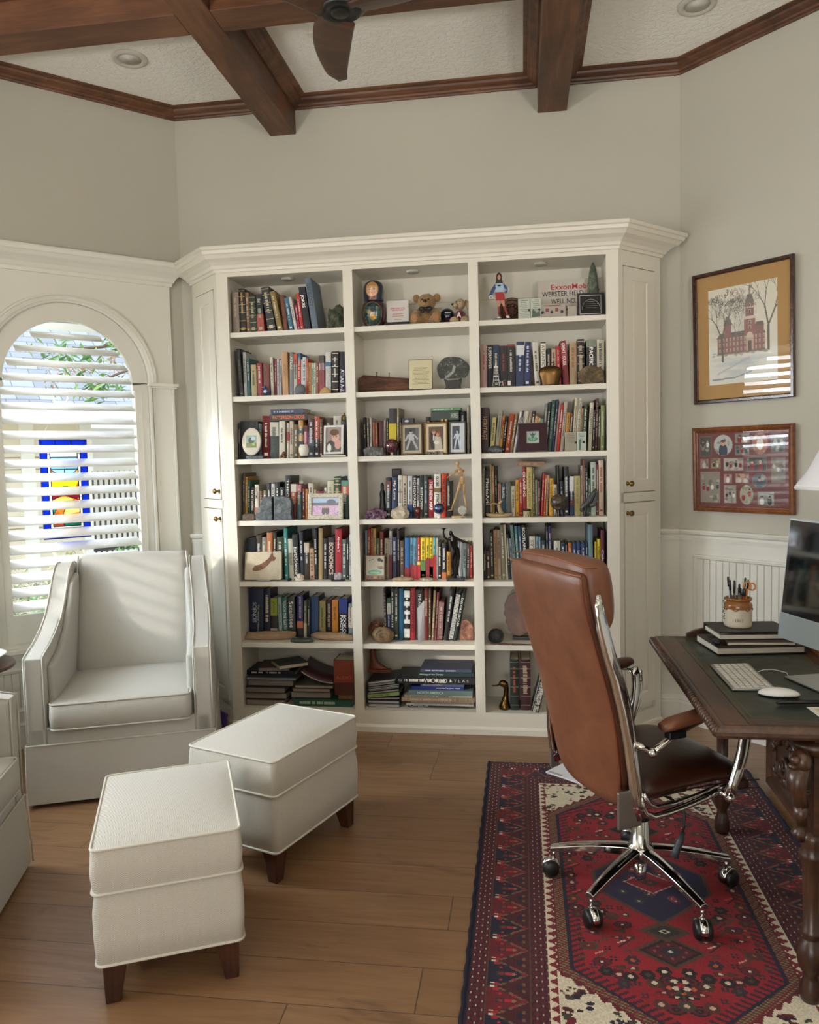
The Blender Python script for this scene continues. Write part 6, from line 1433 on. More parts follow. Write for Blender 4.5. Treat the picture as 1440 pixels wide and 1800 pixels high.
shelf_row('F', 4, Rr, Z4, 4.09, [(100, 128, 755, '8f8a80'), (131, 184, 790, '1e2022', 0, {'t':T('PhotoArk', .25, .82), 'ti':'Photo Ark'}), (187, 204, 730, 'b29c72'), (206, 232, 745, 'a8824c'), (235, 262, 745, '23262f'), (265, 298, 925, 'b58f84'), (301, 340, 925, '3a6178', 0, {'t':T('TRAVEL', .55, .92)}), (343, 398, 910, '6d7470', 0, {'bars':0}), (401, 440, 945, 'c9c2ac'), (443, 480, 885, 'd2a02c', 0, {'tc':'2a2a20'}), (483, 512, 870, 'b03a34', 0, {'tc':'e9c9b8'}), (515, 552, 760, '9c2a2a', 0, {'t':T('CHASING', .4, .92), 'ti':'Chasing', 'bold':.02}), (556, 615, 757, 'c9b87a', 0, {'t':T('THE PRIVATE LESSON', .2, .9, '2f2a20'), 'two':1, 'ti':'The Private Lesson'}), (618, 640, 757, '6b6a52'), (643, 663, 885, '8f8f6c'), (666, 692, 900, '6b2f38', 4), (695, 718, 818, 'b5343a', 22), (721, 744, 838, 'c0622c', 20), (747, 768, 838, 'b5a084', 18), (780, 822, 870, 'dcae2c', 2, {'t':T('The Coral Garden', .3, .95, '2a2418')}), (828, 862, 930, 'c9c4a8'), (865, 890, 740, '221f1e', 0, {'bars':0}), (893, 930, 895, '2a2f42', 0), (935, 983, 755, '23292a', 0, {}), (990, 1033, 850, '2c4a78', 0, {'band':[(.62, 1, 'd8d8da'), (.25, .42, '6a2a44')]}), (1038, 1100, 845, 'b8ae7c', 0, {'two':1, 't':T('THE LOOK OF', .3, .95, '6a6038')}), (1104, 1124, 740, 'b5aa98'), (1127, 1148, 680, '8a5648'), (1152, 1178, 760, '22302a'), (1180, 1203, 870, '3f6b50'), (1206, 1258, 705, 'b9c4b8'), (1261, 1282, 730, '8a2f30'), (1285, 1336, 685, 'd5c4b2', 0, {'tc':'a04a3a'})], 1255)
shelf_row('G', 5, L_, Z5, 4.078, [(195, 298, 255, '1f2b38', 0, {'bars':0}), (301, 358, 215, '4c443a'), (361, 410, 240, '8a8a80'), (413, 475, 190, 'b06f3c'), (480, 518, 190, '1a1f2a'), (521, 590, 240, '3f4a2c'), (603, 643, 140, '4a9894', -30, {'tc':'e0eeee'}), (652, 703, 255, 'd0cdbd', -30, {'t':T('ECOLOGY', .35, .65, '3a4a3a'), 'ti':'Ecology'}), (707, 765, 210, '232730', -28, {'t':T('EarthScience', .12, .72), 'ti':'Earth Science'}), (770, 810, 180, '2b3442', -16, {'tc':'d9d9dc'}), (813, 865, 290, '4a3a30', -6, {'band':[(.72, .98, 'c9b8a4')]}), (870, 918, 355, 'c9a98c', -8), (922, 957, 150, '1f2226', -24, {'tc':'e0e0e0'}), (960, 1003, 140, 'a8956c', 0, {'d':'worn manila envelope', 'bars':0, 'nm':'envelope', 'cat':'envelope'}), (1010, 1055, 250, '2a2226'), (1060, 1130, 240, '3a2a30', 0, {'t':T('ECONOMICS', .12, .88, 'e0c9b4'), 'ti':'Economics', 'bold':.02}), (1135, 1203, 150, 'b02c3a', 0, {'t':T('Algebra 2', .55, .85, 'f0ece8'), 'ti':'Algebra 2', 'bold':.02}), (1210, 1255, 260, '6b7672'), (1258, 1279, 240, '23282c', 0, {'tc':'e9e9e9'}), (1282, 1308, 210, 'c9cccf')], 695)
shelf_row('G', 6, L_, Z6, 4.14, [(225, 378, 785, '1e3050', 0, {'t':[('SCIENCES', .3, .72, 'b9c4d0', -.12), ('The Natural History', .1, .68, 'b9c0a0', .14)], 'two':0, 'd':'thick dark blue reference book'}), (385, 450, 785, '1f2240', 0), (455, 525, 880, '3a2a24', 0, {'band':[(.55, 1, '98a03a'), (0, .22, 'c9c4ba')], 't':T('physics', .62, .9, '1f2418'), 'ti':'Physics'}), (542, 580, 870, '9fb0b0', -8), (586, 640, 870, '2f7a74', -8, {'t':T('TOUCH THE EARTH', .2, .92)}), (646, 720, 870, '3f4a44', -12, {'t':T('Satellites', .25, .9)}), (735, 798, 845, '35306b', -4, {'t':T('JOHN GRISHAM', .45, .96, 'c9b8d9'), 'band':[(.22, .38, 'c07a5a'), (0, .22, '1f2030')]}), (805, 835, 905, '6b7a5c', 0, {'band':[(0, .38, 'c9bda8')]}), (840, 875, 900, '1f2a30'), (882, 960, 860, '274a75', 0, {'bars':0}), (967, 1033, 910, '968c58', 0, {'tc':'4a4020'}), (1047, 1095, 895, '3a1f26', 0, {'tc':'b9a89a'}), (1102, 1168, 900, 'c98a2c', 0, {'tc':'8a4a1c'}), (1178, 1262, 885, '15161c', 0, {'band':[(.62, 1, '24408a')], 't':[('BOOK OF', .08, .58, 'e9e9ec', .2), ('FACTS', .08, .58, 'e9e9ec', -.18)], 'two':1, 'ti':'Book of Facts', 'bold':.03}), (1276, 1320, 940, '8a9ca4', 0, {'band':[(.3, .9, 'd9d2c4')], 'tc':'6a3a2a'})], 1245)
shelf_row('H', 5, M_, Z5, 4.095, [(130, 154, 165, '7f9aa0'), (156, 188, 150, 'a33c34'), (191, 215, 140, 'b88a5c'), (217, 245, 145, 'c4a472'), (248, 284, 250, '5c6a5c'), (287, 325, 180, '7a3a2f'), (335, 383, 250, 'a89c88'), (386, 414, 170, 'c9c2c0', 0, {'band':[(0, .5, '8a2c3c')], 'tc':'26262a'}), (418, 465, 240, '4a5070'), (469, 498, 165, '3a2f30'), (501, 543, 275, '6b5348'), (550, 604, 245, '2a6fa8', 0, {'band':[(0, .28, '8a2a34')], 'bars':0}), (608, 640, 245, '6a9cae', 0, {'band':[(0, .36, '9c2c34')]}), (642, 678, 245, '5a98b4', 0, {'band':[(0, .34, 'b02c34')]}), (681, 715, 243, 'b83a30', 0, {'band':[(0, .34, 'b83038'), (.34, .42, 'e0c830')]}), (718, 770, 245, 'e0c830', 0, {'band':[(0, .46, '6a8a50'), (0, .2, 'a83a30')], 'tc':'3a3410'}), (772, 811, 245, 'dcc43c', 0, {'band':[(0, .5, 'a02c40')], 'tc':'3a3410'}), (813, 848, 245, 'e4cc34', 0, {'band':[(0, .5, 'b82c34'), (0, .3, '2f78a8')], 'tc':'3a3410'}), (850, 878, 245, '78b8c4', 0, {'band':[(0, .58, 'b82c38')]}), (881, 897, 245, 'c9c4bc'), (900, 938, 290, '2a2420'), (941, 988, 295, '3a3438', 0, {'band':[(0, .18, 'c07a50')]}), (992, 1036, 390, 'c08f34', 0, {'tc':'4a3410'}), (1040, 1090, 300, '2a2a2c', 0, {'bars':0}), (1098, 1118, 290, 'b9b9b9', 12), (1121, 1138, 285, 'd8d8d8', 14), (1140, 1158, 290, 'a9b4b4', 12), (1161, 1196, 300, '9fb0b0', 5), (1200, 1234, 300, '6b5348', 3), (1240, 1262, 330, 'a82c2c')], 660)
shelf_row('H', 6, M_, Z6, 4.10, [(338, 362, 775, '5c4a52', -20), (365, 400, 880, '2a3f8c', 0, {'band':[(.62, .88, 'c9c9c0'), (.88, 1, '2a6a50')]}), (403, 438, 775, '4a5244'), (440, 484, 775, '3f4a3c'), (490, 538, 775, '2a6a8c', 0, {'bars':0}), (545, 605, 775, '1c1c1c', 0, {'band':[(.05, .22, 'd9d9d2'), (.32, .40, 'd9d9d2'), (.5, .56, 'd9d9d2'), (.66, .74, 'd9d9d2'), (.82, .95, 'd9d9d2')], 'tc':'e4e4e0', 'd':'black and white patterned book'}), (608, 662, 775, 'a82834', 0, {'t':T('GIORDANO', .15, .92, '3a1418'), 'd':'tall red book with black lettering', 'bold':.01}), (668, 748, 790, '1f1d1c', 0, {'t':T('THE ACT OF', .5, .92, 'c9c9c4'), 'two':1}), (756, 798, 775, '7a2a28', 0), (801, 828, 775, '6b5a3c', 0), (832, 858, 800, '9a8468', 24), (861, 886, 820, '8a3f4c', 30, {'d':'slim pink and maroon album'}), (890, 945, 915, '7a3440', 22, {'spiral':'a98a80'}), (958, 1008, 780, '1c1d20', 70), (1012, 1058, 830, '23252a', 84, {'spiral':'d9d9d6'}), (1062, 1095, 830, '1e2a2a', 92, {'t':T('EARTHLY ESCAPE', .3, .9)})], 1340)
shelf_row('I', 5, Rr, Z5, 4.07, [(108, 147, 360, '3a3f3c'), (150, 183, 370, '6b4a38'), (186, 226, 180, '2f3a30', -34), (229, 262, 155, 'b09070', -52), (265, 300, 155, 'a89a84', -52), (304, 345, 105, '8f8870', -58), (348, 366, 100, 'c9c2ac', -60), (370, 398, 200, '3a3f48', -34), (402, 424, 240, '8f9ca4', -30), (428, 460, 105, '7f9c9c', -44), (464, 492, 115, '5c8a8c', -36), (496, 526, 115, '3a5a80', -34), (530, 574, 108, '1e2230', -34, {'t':T('SCOTLAND', .5, .96), 'ti':'Scotland', 'bold':.02}), (585, 645, 220, 'd0ccc0', -10, {'t':T('SCOTS', .7, .92, '26262a')}), (652, 676, 220, '8aa4b0'), (679, 702, 225, '6a90a0'), (706, 748, 260, '2f4a58'), (754, 776, 110, '2a2f4a'), (780, 808, 110, '3a2f6b'), (832, 898, 265, 'c9c9bc', 0, {'tc':'6a6a60'}), (905, 943, 285, '2f4a70', 0), (946, 970, 270, '26262c'), (974, 1015, 285, 'c07a3c'), (1021, 1060, 290, '2a4a80', 0, {'tc':'e4e8f0'}), (1063, 1105, 288, '26457c', 0, {'t':T('London', .4, .8)}), (1108, 1150, 288, '2a3f6b', 0, {'tc':'e4e8f0'}), (1152, 1176, 285, '1f3f6b'), (1180, 1226, 100, '7a95a0', 0, {'bars':0}), (1245, 1268, 275, 'c4a834'), (1271, 1304, 245, 'dcc83c', 0, {'tc':'5a5020'}), (1307, 1342, 155, '6b2a44', 0, {'t':T('Colorado', .1, .6, 'e4d4dc'), 'ti':'Colorado'})], 670)
shelf_row('L', 7, Rr, Z7, 4.05, [(390, 478, 285, '22302a', 0, {'ribs':'8f8a6a', 'tc':'a04a34', 'd':'dark green leather-bound book with gilt bands'}), (492, 598, 285, '4a1824', 0, {'ribs':'a99a88', 'tc':'b9a890', 'd':'maroon leather-bound book with gilt bands'})], 815)
def ico(sub):
 bm=bmesh.new();bmesh.ops.create_icosphere(bm, subdivisions=sub, radius=1.0)
 v=[tuple(x.co)for x in bm.verts];f=[tuple(q.index for q in p.verts)for p in bm.faces];bm.free();return v, f
ICO={k:ico(k)for k in(2, 3, 4)}
def rock(b, c, r, seed=0, amp=.18, fr=1.6, flat=None, sub=3, facet=0, xf=None):

 V, F=ICO[sub];out=[]
 for p in V:
  p=Vector(p);n_=noise.noise(p*fr+Vector((seed*7.1, seed*3.3, 0)))*amp+noise.noise(p*fr*2.7+Vector((seed, 0, seed)))*amp*.45
  if facet:p2=Vector([math.copysign(abs(a)**facet, a)for a in p]);p=p2
  q=p*(1+n_);z=q.z*r[2]
  if flat is not None:z=max(z, -r[2]*flat)
  q=Vector((q.x*r[0], q.y*r[1], z+(r[2]*flat if flat is not None else 0)))+Vector(c)
  out.append(tuple(q))
 b.raw(out, F, xf);return b
def span(cell, x0, x1, ytop, z, Y):
 a=at_floor(cell, x0, z, Y);c=at_floor(cell, x1, z, Y);h=at(cell, (x0+x1)/2, ytop, Y).z-z
 return(a+c)/2, c-a, h
def rockthing(name, label, cat, cell, x0, x1, yt, z, Y, m, seed=1, depth=.6, amp=.18, fr=1.6, facet=0, sub=3, flat=.75, group=None, smooth=True):
 cx, w, h=span(cell, x0, x1, yt, z, Y);t=thing(name, label, cat, (cx, Y+w*depth/2, z+.0004), group=group)
 b=MB();b.smooth=smooth;rz=h/(1+flat)*1.0;rock(b, (0, 0, 0), (w/2*1.03, w*depth/2, rz), seed, amp, fr, flat, sub, facet);b.build('stone' if 'stone' not in name else 'body', m, t);return t
GR=stone('grey_green_rock', '262a22', '44483a', '6a6c58', 30, .8, .8);GREY=stone('speckled_grey_stone', '3c4042', '5c6264', '8a9092', 28, .7, .4)
TANR=stone('tan_stone', '6a5844', '8f7a60', 'b5a080', 22, .8, .4);DARKR=stone('dark_basalt', '16191a', '2a2e2e', '444a4a', 25, .55, .4)
AMETH=stone('amethyst', '3a2438', '6a4a60', 'c0a8b4', 18, .25, .3);AGATE=stone('brown_agate', '4a2a1c', '7a4a30', 'a8764f', 14, .45, .3)
CLAMP[0]=True
cx, w, h=span('A', 1135, 1290, 375, Z1, 4.05)
t=thing('rock', 'jagged dark green rock at the right end of the top shelf, left bay', 'rock', (cx-.006, 4.10, Z1+.0004))
b=MB();rock(b, (0, 0, 0), (.052, .05, .085), 3, .35, 2.2, .5, 3);rock(b, (.012, 0, .07), (.024, .028, .062), 5, .3, 2.5, None, 3);b.build('body', GR, t)
cx, w, h=span('A', 415, 510, 1395, Z2, 4.015)
t=thing('ceramic_bird', 'small blue and white ceramic bird before the books, second shelf, left bay', 'figurine', (cx, 4.022, Z2+.0004));wht=mat('cfd4dc', .15)
b=MB();b.smooth=True;b.ball((0, 0, .02), (.020, .013, .019), 14);b.ball((-.004, -.002, .045), (.010, .009, .010), 12);b.tube([(.012, 0, .02), (.026, 0, .036)], [.008, .003], 8);b.build('body', mat('2a3c66', .15, coat=.6), t)
b=MB();b.smooth=True;b.tube([(-.012, -.004, .046), (-.020, -.006, .043)], [.004, .0008], 6);b.ball((0, -.010, .022), (.010, .005, .010), 10);b.build('white_marks', wht, t)
rockthing('rock', 'smooth rounded grey stone before the books, second shelf, left bay', 'rock', 'A', 762, 878, 1408, Z2, 4.012, stone('grey_pebble', '4c5052', '5f6365', '70757a', 8, .6, .1), 2, .5, .06)
cx, w, h=span('A', 1020, 1150, 1440, Z2, 4.008)
t=thing('seashell', 'tan fan shell lying before the books, second shelf, left bay', 'shell', (cx, 4.022, Z2+.0004))
b=MB();b.smooth=True;rings=[]
for j in range(7):
 f=j/6;rings.append([((w/2)*math.cos(a)*(1-f*.92), .016*math.sin(a)*(1-f*.8)+.004*f, h*math.sin(PI/2*f)**.8+(.0008*(q%2))*(1-f))for q, a in[(q, 2*PI*q/28)for q in range(28)]])
b.loft(rings);b.build('shell_body', mat('b59660', .5), t)
cx, w, h=span('B', 140, 410, 300, Z1, 4.06)
t=thing('nesting_doll', 'large painted nesting doll in blue scarf, left end of top shelf, middle bay', 'doll', (cx, 4.06+w/2*.7, Z1+.0004));M_MAR=mat('3a1420', .25, coat=.8)
b=MB();b.smooth=True;PR=[(0, 0), (.30, 0), (.36, .03), (.42, .12), (.48, .22), (.50, .32), (.485, .42), (.44, .50), (.38, .55)]
b.lathe([(r*w, z*h)for r, z in PR], 36);b.build('doll_body', M_MAR, t)
b=MB();b.smooth=True;b.lathe([(r*w, z*h)for r, z in[(.38, .55), (.385, .60), (.40, .68), (.41, .76), (.395, .86), (.33, .94), (.2, .985), (0, 1.0)]], 36);b.build('head_scarf', mat('1e2a40', .25, coat=.8), t)
def curved_patch(name, cvx, w_, h_, zc, rad, par, m, squash=1.0):

 o=painted_grid(name, cvx, w_, h_, par, Matrix.Identity(4), m=m);me=o.data;n_=len(me.vertices);a=np.empty(n_*3, 'f');me.vertices.foreach_get('co', a);a=a.reshape(-1, 3)
 x=a[:, 0].copy();z=a[:, 1].copy();r_=rad(z+zc)if callable(rad)else rad+0*z
 th=x/r_;a[:, 0]=r_*np.sin(th);a[:, 1]=-r_*np.cos(th);a[:, 2]=z+zc;me.vertices.foreach_set('co', a.ravel());return o
def dollr(z):
 zz=z/h;rs=[p[1]for p in PR];ks=[p[0]for p in PR]
 allz=[p[1]for p in PR]+[.60, .68, .76, .86, .94, .985];allr=[p[0]for p in PR]+[.385, .40, .41, .395, .33, .2]
 return np.interp(zz, allz, allr)*w+.0012
c=Canvas(40, 44, '3a1420');c.ell(20, 22, 19, 21, '8f6a40');c.ell(20, 22, 18.2, 20.2, '16383a')
rgm=np.random.RandomState(2)
for k in range(60):
 x, y=rgm.uniform(4, 36), rgm.uniform(4, 40)
 if((x-20)/17)**2+((y-22)/19)**2<1:c.ell(x, y, 2.2, 1.4, ['1f5a48', '2a6a70', '4a6a3a', '1a3a5a', '6a5a30'][rgm.randint(5)], .8)
c.ell(21, 18, 5, 7, 'a9803a');c.ell(22, 24, 3.4, 4, 'c9a890');c.ell(22, 28, 3, 3, '2a2430');c.ell(25, 15, 3, 2.4, 'd9b050');c.ell(14, 26, 4, 4, '7a6a2a')
curved_patch('painted_medallion', c, w*.86, h*.52, h*.27, dollr, t, attr_mat(.2, 'glass'))
c=Canvas(34, 44, '1e2a40');c.ell(17, 25, 15, 18, 'b5894a');c.ell(17, 22, 11.5, 14, 'd9a888');c.poly([(6, 30), (17, 40), (17, 30)], 'b5894a');c.poly([(28, 30), (17, 40), (17, 30)], 'b5894a')
for s_ in(-1, 1):c.ell(17+s_*5, 25, 2.2, 1.3, '2a2a20');c.line(17+s_*2.8, 28.4, 17+s_*7.5, 28.8, 1, '5a3a20');c.ell(17+s_*7, 18, 2.2, 2.2, 'd98070', .7)
c.line(17, 24, 16.3, 19.5, .9, 'b5806a');c.ell(17, 16, 2.4, 1.2, 'b02c2c');c.rect(8, 0, 26, 7, '5a1a28');c.line(17, 7, 10, 0, 1.4, 'b5894a');c.line(17, 7, 24, 0, 1.4, 'b5894a')
curved_patch('painted_face', c, w*.60, h*.38, h*.76, dollr, t, attr_mat(.2, 'glass'))
cx, w, h=span('B', 415, 662, 530, Z1, 4.09)
t=thing('award_plaque', 'small white certificate on black base between doll and teddy bear, top shelf', 'plaque', (cx, 4.09, Z1+.0004))
b=MB();b.box((-w/2, -.012, 0), (w/2, .03, .026));b.build('base', mat('0e0e10', .2), t, bevel=.002);b=MB();b.box((-w/2+.004, .004, .026), (w/2-.004, .010, h));b.build('plate', mat('c9c4be', .35), t)
text('Certificate', t, XF((0, .0035, h*.70), (1, 0, 0), (0, 0, 1)), w*.62, h*.10, mat('c0605a', .5));text('Presented to', t, XF((0, .0035, h*.56), (1, 0, 0), (0, 0, 1)), w*.4, h*.06, mat('2a2a2a', .5))if False else None
b=MB()
for z_, l in((.72, .6), (.64, .5), (.50, .45), (.42, .5), (.30, .3)):b.box((-w*l/2, .0033, h*z_-.0022), (w*l/2, .0038, h*z_+.0022))
b.build('printed_lines', mat('b5827c', .6), t)
cx, w, h=span('B', 672, 1000, 430, Z1, 4.06)
t=thing('teddy_bear', 'golden plush teddy bear with dark bow sitting on the top middle shelf', 'teddy bear', (cx, 4.10, Z1+.0004))
M_FUR, n=newmat('golden_plush', .95);v=n.coord();a_=n.noise(v, 90, 4, .8);n.color(n.ramp(a_, [(.3, '6a4c22'), (.5, '94703a'), (.7, 'b89358')]));n.bump(a_, 1.0, .006);n.b.inputs['Sheen Weight'].default_value=.4
M_PAD, n=newmat('bear_paw_pads', .9);n.color(n.mix(n.noise(n.coord(), 80, 3), '8f6444', 'a9805c'))
b=MB();b.smooth=True;rock(b, (0, .01, h*.24), (w*.22, .045, h*.27), 1, .05, 3, None, 3);b.build('torso', M_FUR, t)
hd=MB();hd.smooth=True;rock(hd, (0, -.002, h*.70), (w*.29, .055, h*.26), 2, .06, 4, None, 3);rock(hd, (0, -.045, h*.64), (w*.15, .026, h*.12), 4, .05, 4, None, 3);he=hd.build('head', M_FUR, t)
for s_ in(-1, 1):
 b=MB();b.smooth=True;rock(b, (s_*w*.33, .0, h*.83), (w*.125, .018, h*.13), 5, .08, 4, None, 2);b.build('ear', M_FUR, t)
 b=MB();b.smooth=True;b.tube([(s_*w*.16, 0, h*.42), (s_*w*.30, -.012, h*.38), (s_*w*.37, -.03, h*.32)], [.022, .022, .018], 10);b.ball((s_*w*.37, -.03, h*.32), .018, 10);b.build('arm', M_FUR, t)
 b=MB();b.smooth=True;b.tube([(s_*w*.14, .0, h*.13), (s_*w*.28, -.03, h*.15), (s_*w*.34, -.052, h*.17)], [.028, .026, .026], 12);rock(b, (s_*w*.335, -.055, h*.185), (w*.155, .018, h*.175), 7, .04, 4, None, 3);lg=b.build('leg', M_FUR, t)
 b=MB();b.smooth=True;b.ball((s_*w*.335, -.070, h*.185), (w*.115, .005, h*.13), 14);b.build('foot_pad', M_PAD, lg)
 b=MB();b.smooth=True;b.ball((s_*w*.10, -.055, h*.74), .0045, 10);b.build('eye', mat('0c0a08', .1), he)
b=MB();b.smooth=True;b.ball((.0, -.071, h*.675), (.010, .006, .008), 12);b.build('nose', mat('140e0a', .4), he)
b=MB();b.smooth=True
for s_ in(-1, 1):b.ball((s_*.020, -.048, h*.475), (.018, .008, .011), 10);b.tube([(0, -.05, h*.47), (s_*.012, -.055, h*.40), (s_*.02, -.055, h*.34)], [.006, .006, .008], 6, sq=(1, .4))
b.ball((0, -.052, h*.475), .008, 8);b.build('bow', mat('1c1714', .5), t)
cx, w, h=span('B', 1005, 1170, 580, Z1, 4.10)
t=thing('toy_helmet', 'small navy football helmet with white stripe beside the teddy bear', 'helmet', (cx-.018, 4.142, Z1+.0004))
b=MB();b.smooth=True;b.ball((0, 0, .052), (.042, .042, .042), 18);b.build('shell', mat('0f1a28', .2, coat=.6), t)
b=MB();b.smooth=True;b.tube([(.043*math.sin(q)*.6+.004, -.0435*math.cos(q)*1.0, .064)for q in[-.5+.25*k for k in range(9)]], .003, 6, sq=(1.2, .4));b.build('stripe', mat('d9d4d0', .4), t)
b=MB();b.smooth=True
for z_ in(.03, .02):b.tube([(.045*math.sin(q), -.046*math.cos(q), z_)for q in[-1.2+.3*k for k in range(9)]], .0022, 6)
b.tube([(-.03, -.04, .032), (-.03, -.04, .012)], .0022, 6);b.tube([(.03, -.04, .032), (.03, -.04, .012)], .0022, 6);b.build('face_guard', mat('5a2a30', .4), t)
cx, w, h=span('B', 1075, 1290, 475, Z1, 4.06)
t=thing('plush_dog', 'cream plush dog in maroon shirt at the right end of top middle shelf', 'plush toy', (cx+.004, 4.10, Z1+.0004));M_PL, n=newmat('cream_plush', .95);a_=n.noise(n.coord(), 100, 3, .8);n.color(n.ramp(a_, [(.3, '9a8464'), (.7, 'bda888')]));n.bump(a_, .9, .005)
b=MB();b.smooth=True;rock(b, (0, 0, h*.26), (w*.27, .036, h*.27), 3, .04, 3, None, 3);b.build('shirt', mat('5c1220', .9, sheen=.3), t)
b=MB();b.smooth=True;rock(b, (.002, -.004, h*.72), (w*.24, .04, h*.20), 6, .04, 3, None, 3);rock(b, (-w*.22, -.03, h*.66), (w*.15, .022, h*.095), 3, .04, 3, None, 3);b.build('head', M_PL, t)
for s_ in(-1, 1):
 b=MB();b.smooth=True;b.tube([(s_*w*.18+.008, .005, h*.84), (s_*w*.27+.012, -.006, h*.72), (s_*w*.28+.012, -.008, h*.56)], [.008, .015, .010], 8, sq=(1, .6));b.build('ear', M_PL, t)
 b=MB();b.smooth=True;b.tube([(s_*w*.16, 0, h*.10), (s_*w*.26, -.04, h*.09)], [.022, .020], 10);b.ball((s_*w*.27, -.046, h*.10), (.024, .020, .020), 12);b.build('leg', M_PL, t)
 b=MB();b.smooth=True;b.ball((-w*.06+s_*w*.09, -.041, h*.77), .0036, 8);b.build('eye', mat('0c0a08', .1), t)
b=MB();b.smooth=True;b.ball((-w*.34, -.048, h*.68), (.007, .005, .006), 10);b.build('nose', mat('120e0c', .3), t)
text('A', t, XF((-.004, -.0375, h*.30), (1, 0, 0), (0, 0, 1)), .026, .028, mat('d9d4cc', .6), 'shirt_letter', .04)
cx, w, h=span('B', 125, 690, 1285, Z2, 4.08)
t=thing('timber_piece', 'old brown piece of timber with nails, left of second middle shelf', 'wood', (cx, 4.122, Z2+.0004))
rings=[]
for j in range(15):
 f=j/14;x=-w/2+w*f;hh=h*(.96-.30*f)*(1 if 0<j<14 else.86);o=.01 if j in(0, )else 0
 rings.append([(x, -.03+.006*math.sin(j*1.3), .006+.005*math.sin(j*.7)), (x, -.036+.004*math.sin(j*2.1), hh*.45), (x, -.028+.004*math.sin(j), hh*.92), (x, 0, hh), (x, .03, hh*.9), (x, .034, hh*.4), (x, .028, .0)])
b=MB();b.loft(rings);b.build('timber', M_BARK, t, bevel=.003)
for xk, zk in((.32, 1.0), (.55, .95)):
 b=MB();b.smooth=True;xx_=-w/2+w*xk;hh=h*(.96-.30*xk);b.tube([(xx_, 0, hh-.005), (xx_+.001, 0, hh+.020)], .0022, 6);b.ball((xx_+.001, 0, hh+.021), (.004, .004, .002), 8);b.build('nail', mat('2a201a', .6, .5), t)
cx, w, h=span('B', 655, 903, 1155, Z2, 4.03)
t=thing('framed_text', 'small framed cream card with handwritten verse on second middle shelf', 'picture', xf=Matrix.Translation((cx, 4.030, Z2+.0045))@Matrix.Rotation(R(-6), 4, 'X'))
b=MB();b.prism([(-w/2, 0), (w/2, 0), (w/2, h), (-w/2, h)], 0, .009, lambda u, v, w_:(u, w_, v));b.build('frame', mat('2c2418', .4), t)
b=MB();b.prism([(-w/2+.003, .003), (w/2-.003, .003), (w/2-.003, h-.003), (-w/2+.003, h-.003)], -.001, 0, lambda u, v, w_:(u, w_, v));b.build('card', mat('c9c09c', .7), t)
rgm=random.Random(4);b=MB()
for j in range(13):
 l=rgm.uniform(.45, .72)*w;x=-l/2
 while x<l/2:q=rgm.uniform(.003, .008);b.box((x, -.0014, h*(.72-.045*j)), (x+q, -.0009, h*(.72-.045*j)+.0017));x+=q+.0018
b.build('handwriting', mat('4a4434', .7), t)
b=MB();b.prism([(0, 0), (.02, 0), (0, h*.6)], -.02, .02, lambda u, v, w_:(w_, u+.009, v));b.build('easel_back', mat('2c2418', .6), t)
cx, w, h=span('B', 950, 1290, 1115, Z2, 4.08)
t=thing('mineral_slice', 'polished round dark mineral slice on wooden stand, second middle shelf', 'mineral', (cx, 4.10, Z2+.0004))
M_MIN, n=newmat('speckled_dark_mineral', .18);a_=n.noise(n.coord(), 45, 5, .75, 1.0);n.color(n.ramp(a_, [(.42, '12150f'), (.56, '2c322c'), (.66, '8a9088')]))
rgm=random.Random(8);pts=[]
for q in range(36):
 a=2*PI*q/36;r_=1+.03*math.sin(3*a+1)+.02*math.sin(7*a);y_=r_*math.sin(a);y_=max(y_, -.62);pts.append((w*.5*r_*math.cos(a), h*.60+h*.40*y_))
b=MB();b.prism(pts, -.008, .006, lambda u, v, w_:(u, w_, v));b.build('slice', M_MIN, t, bevel=.002)
b=MB();b.prism([(w*.04, h*.52), (w*.10, h*.70), (w*.02, h*.74), (-.03*w, h*.56), (-w*.22, h*.42), (-w*.26, h*.34), (-w*.14, h*.38)], -.0086, -.008, lambda u, v, w_:(u, w_, v));b.build('pale_vein', mat('8f968c', .2), t)
b=MB();b.prism([(-w*.26, 0), (w*.26, 0), (w*.22, .018), (w*.28, .06), (w*.16, .05), (-w*.16, .05), (-w*.28, .06), (-w*.22, .018)], -.028, .028, lambda u, v, w_:(u, w_, v));b.build('stand', mat('1a100c', .3), t, bevel=.004)
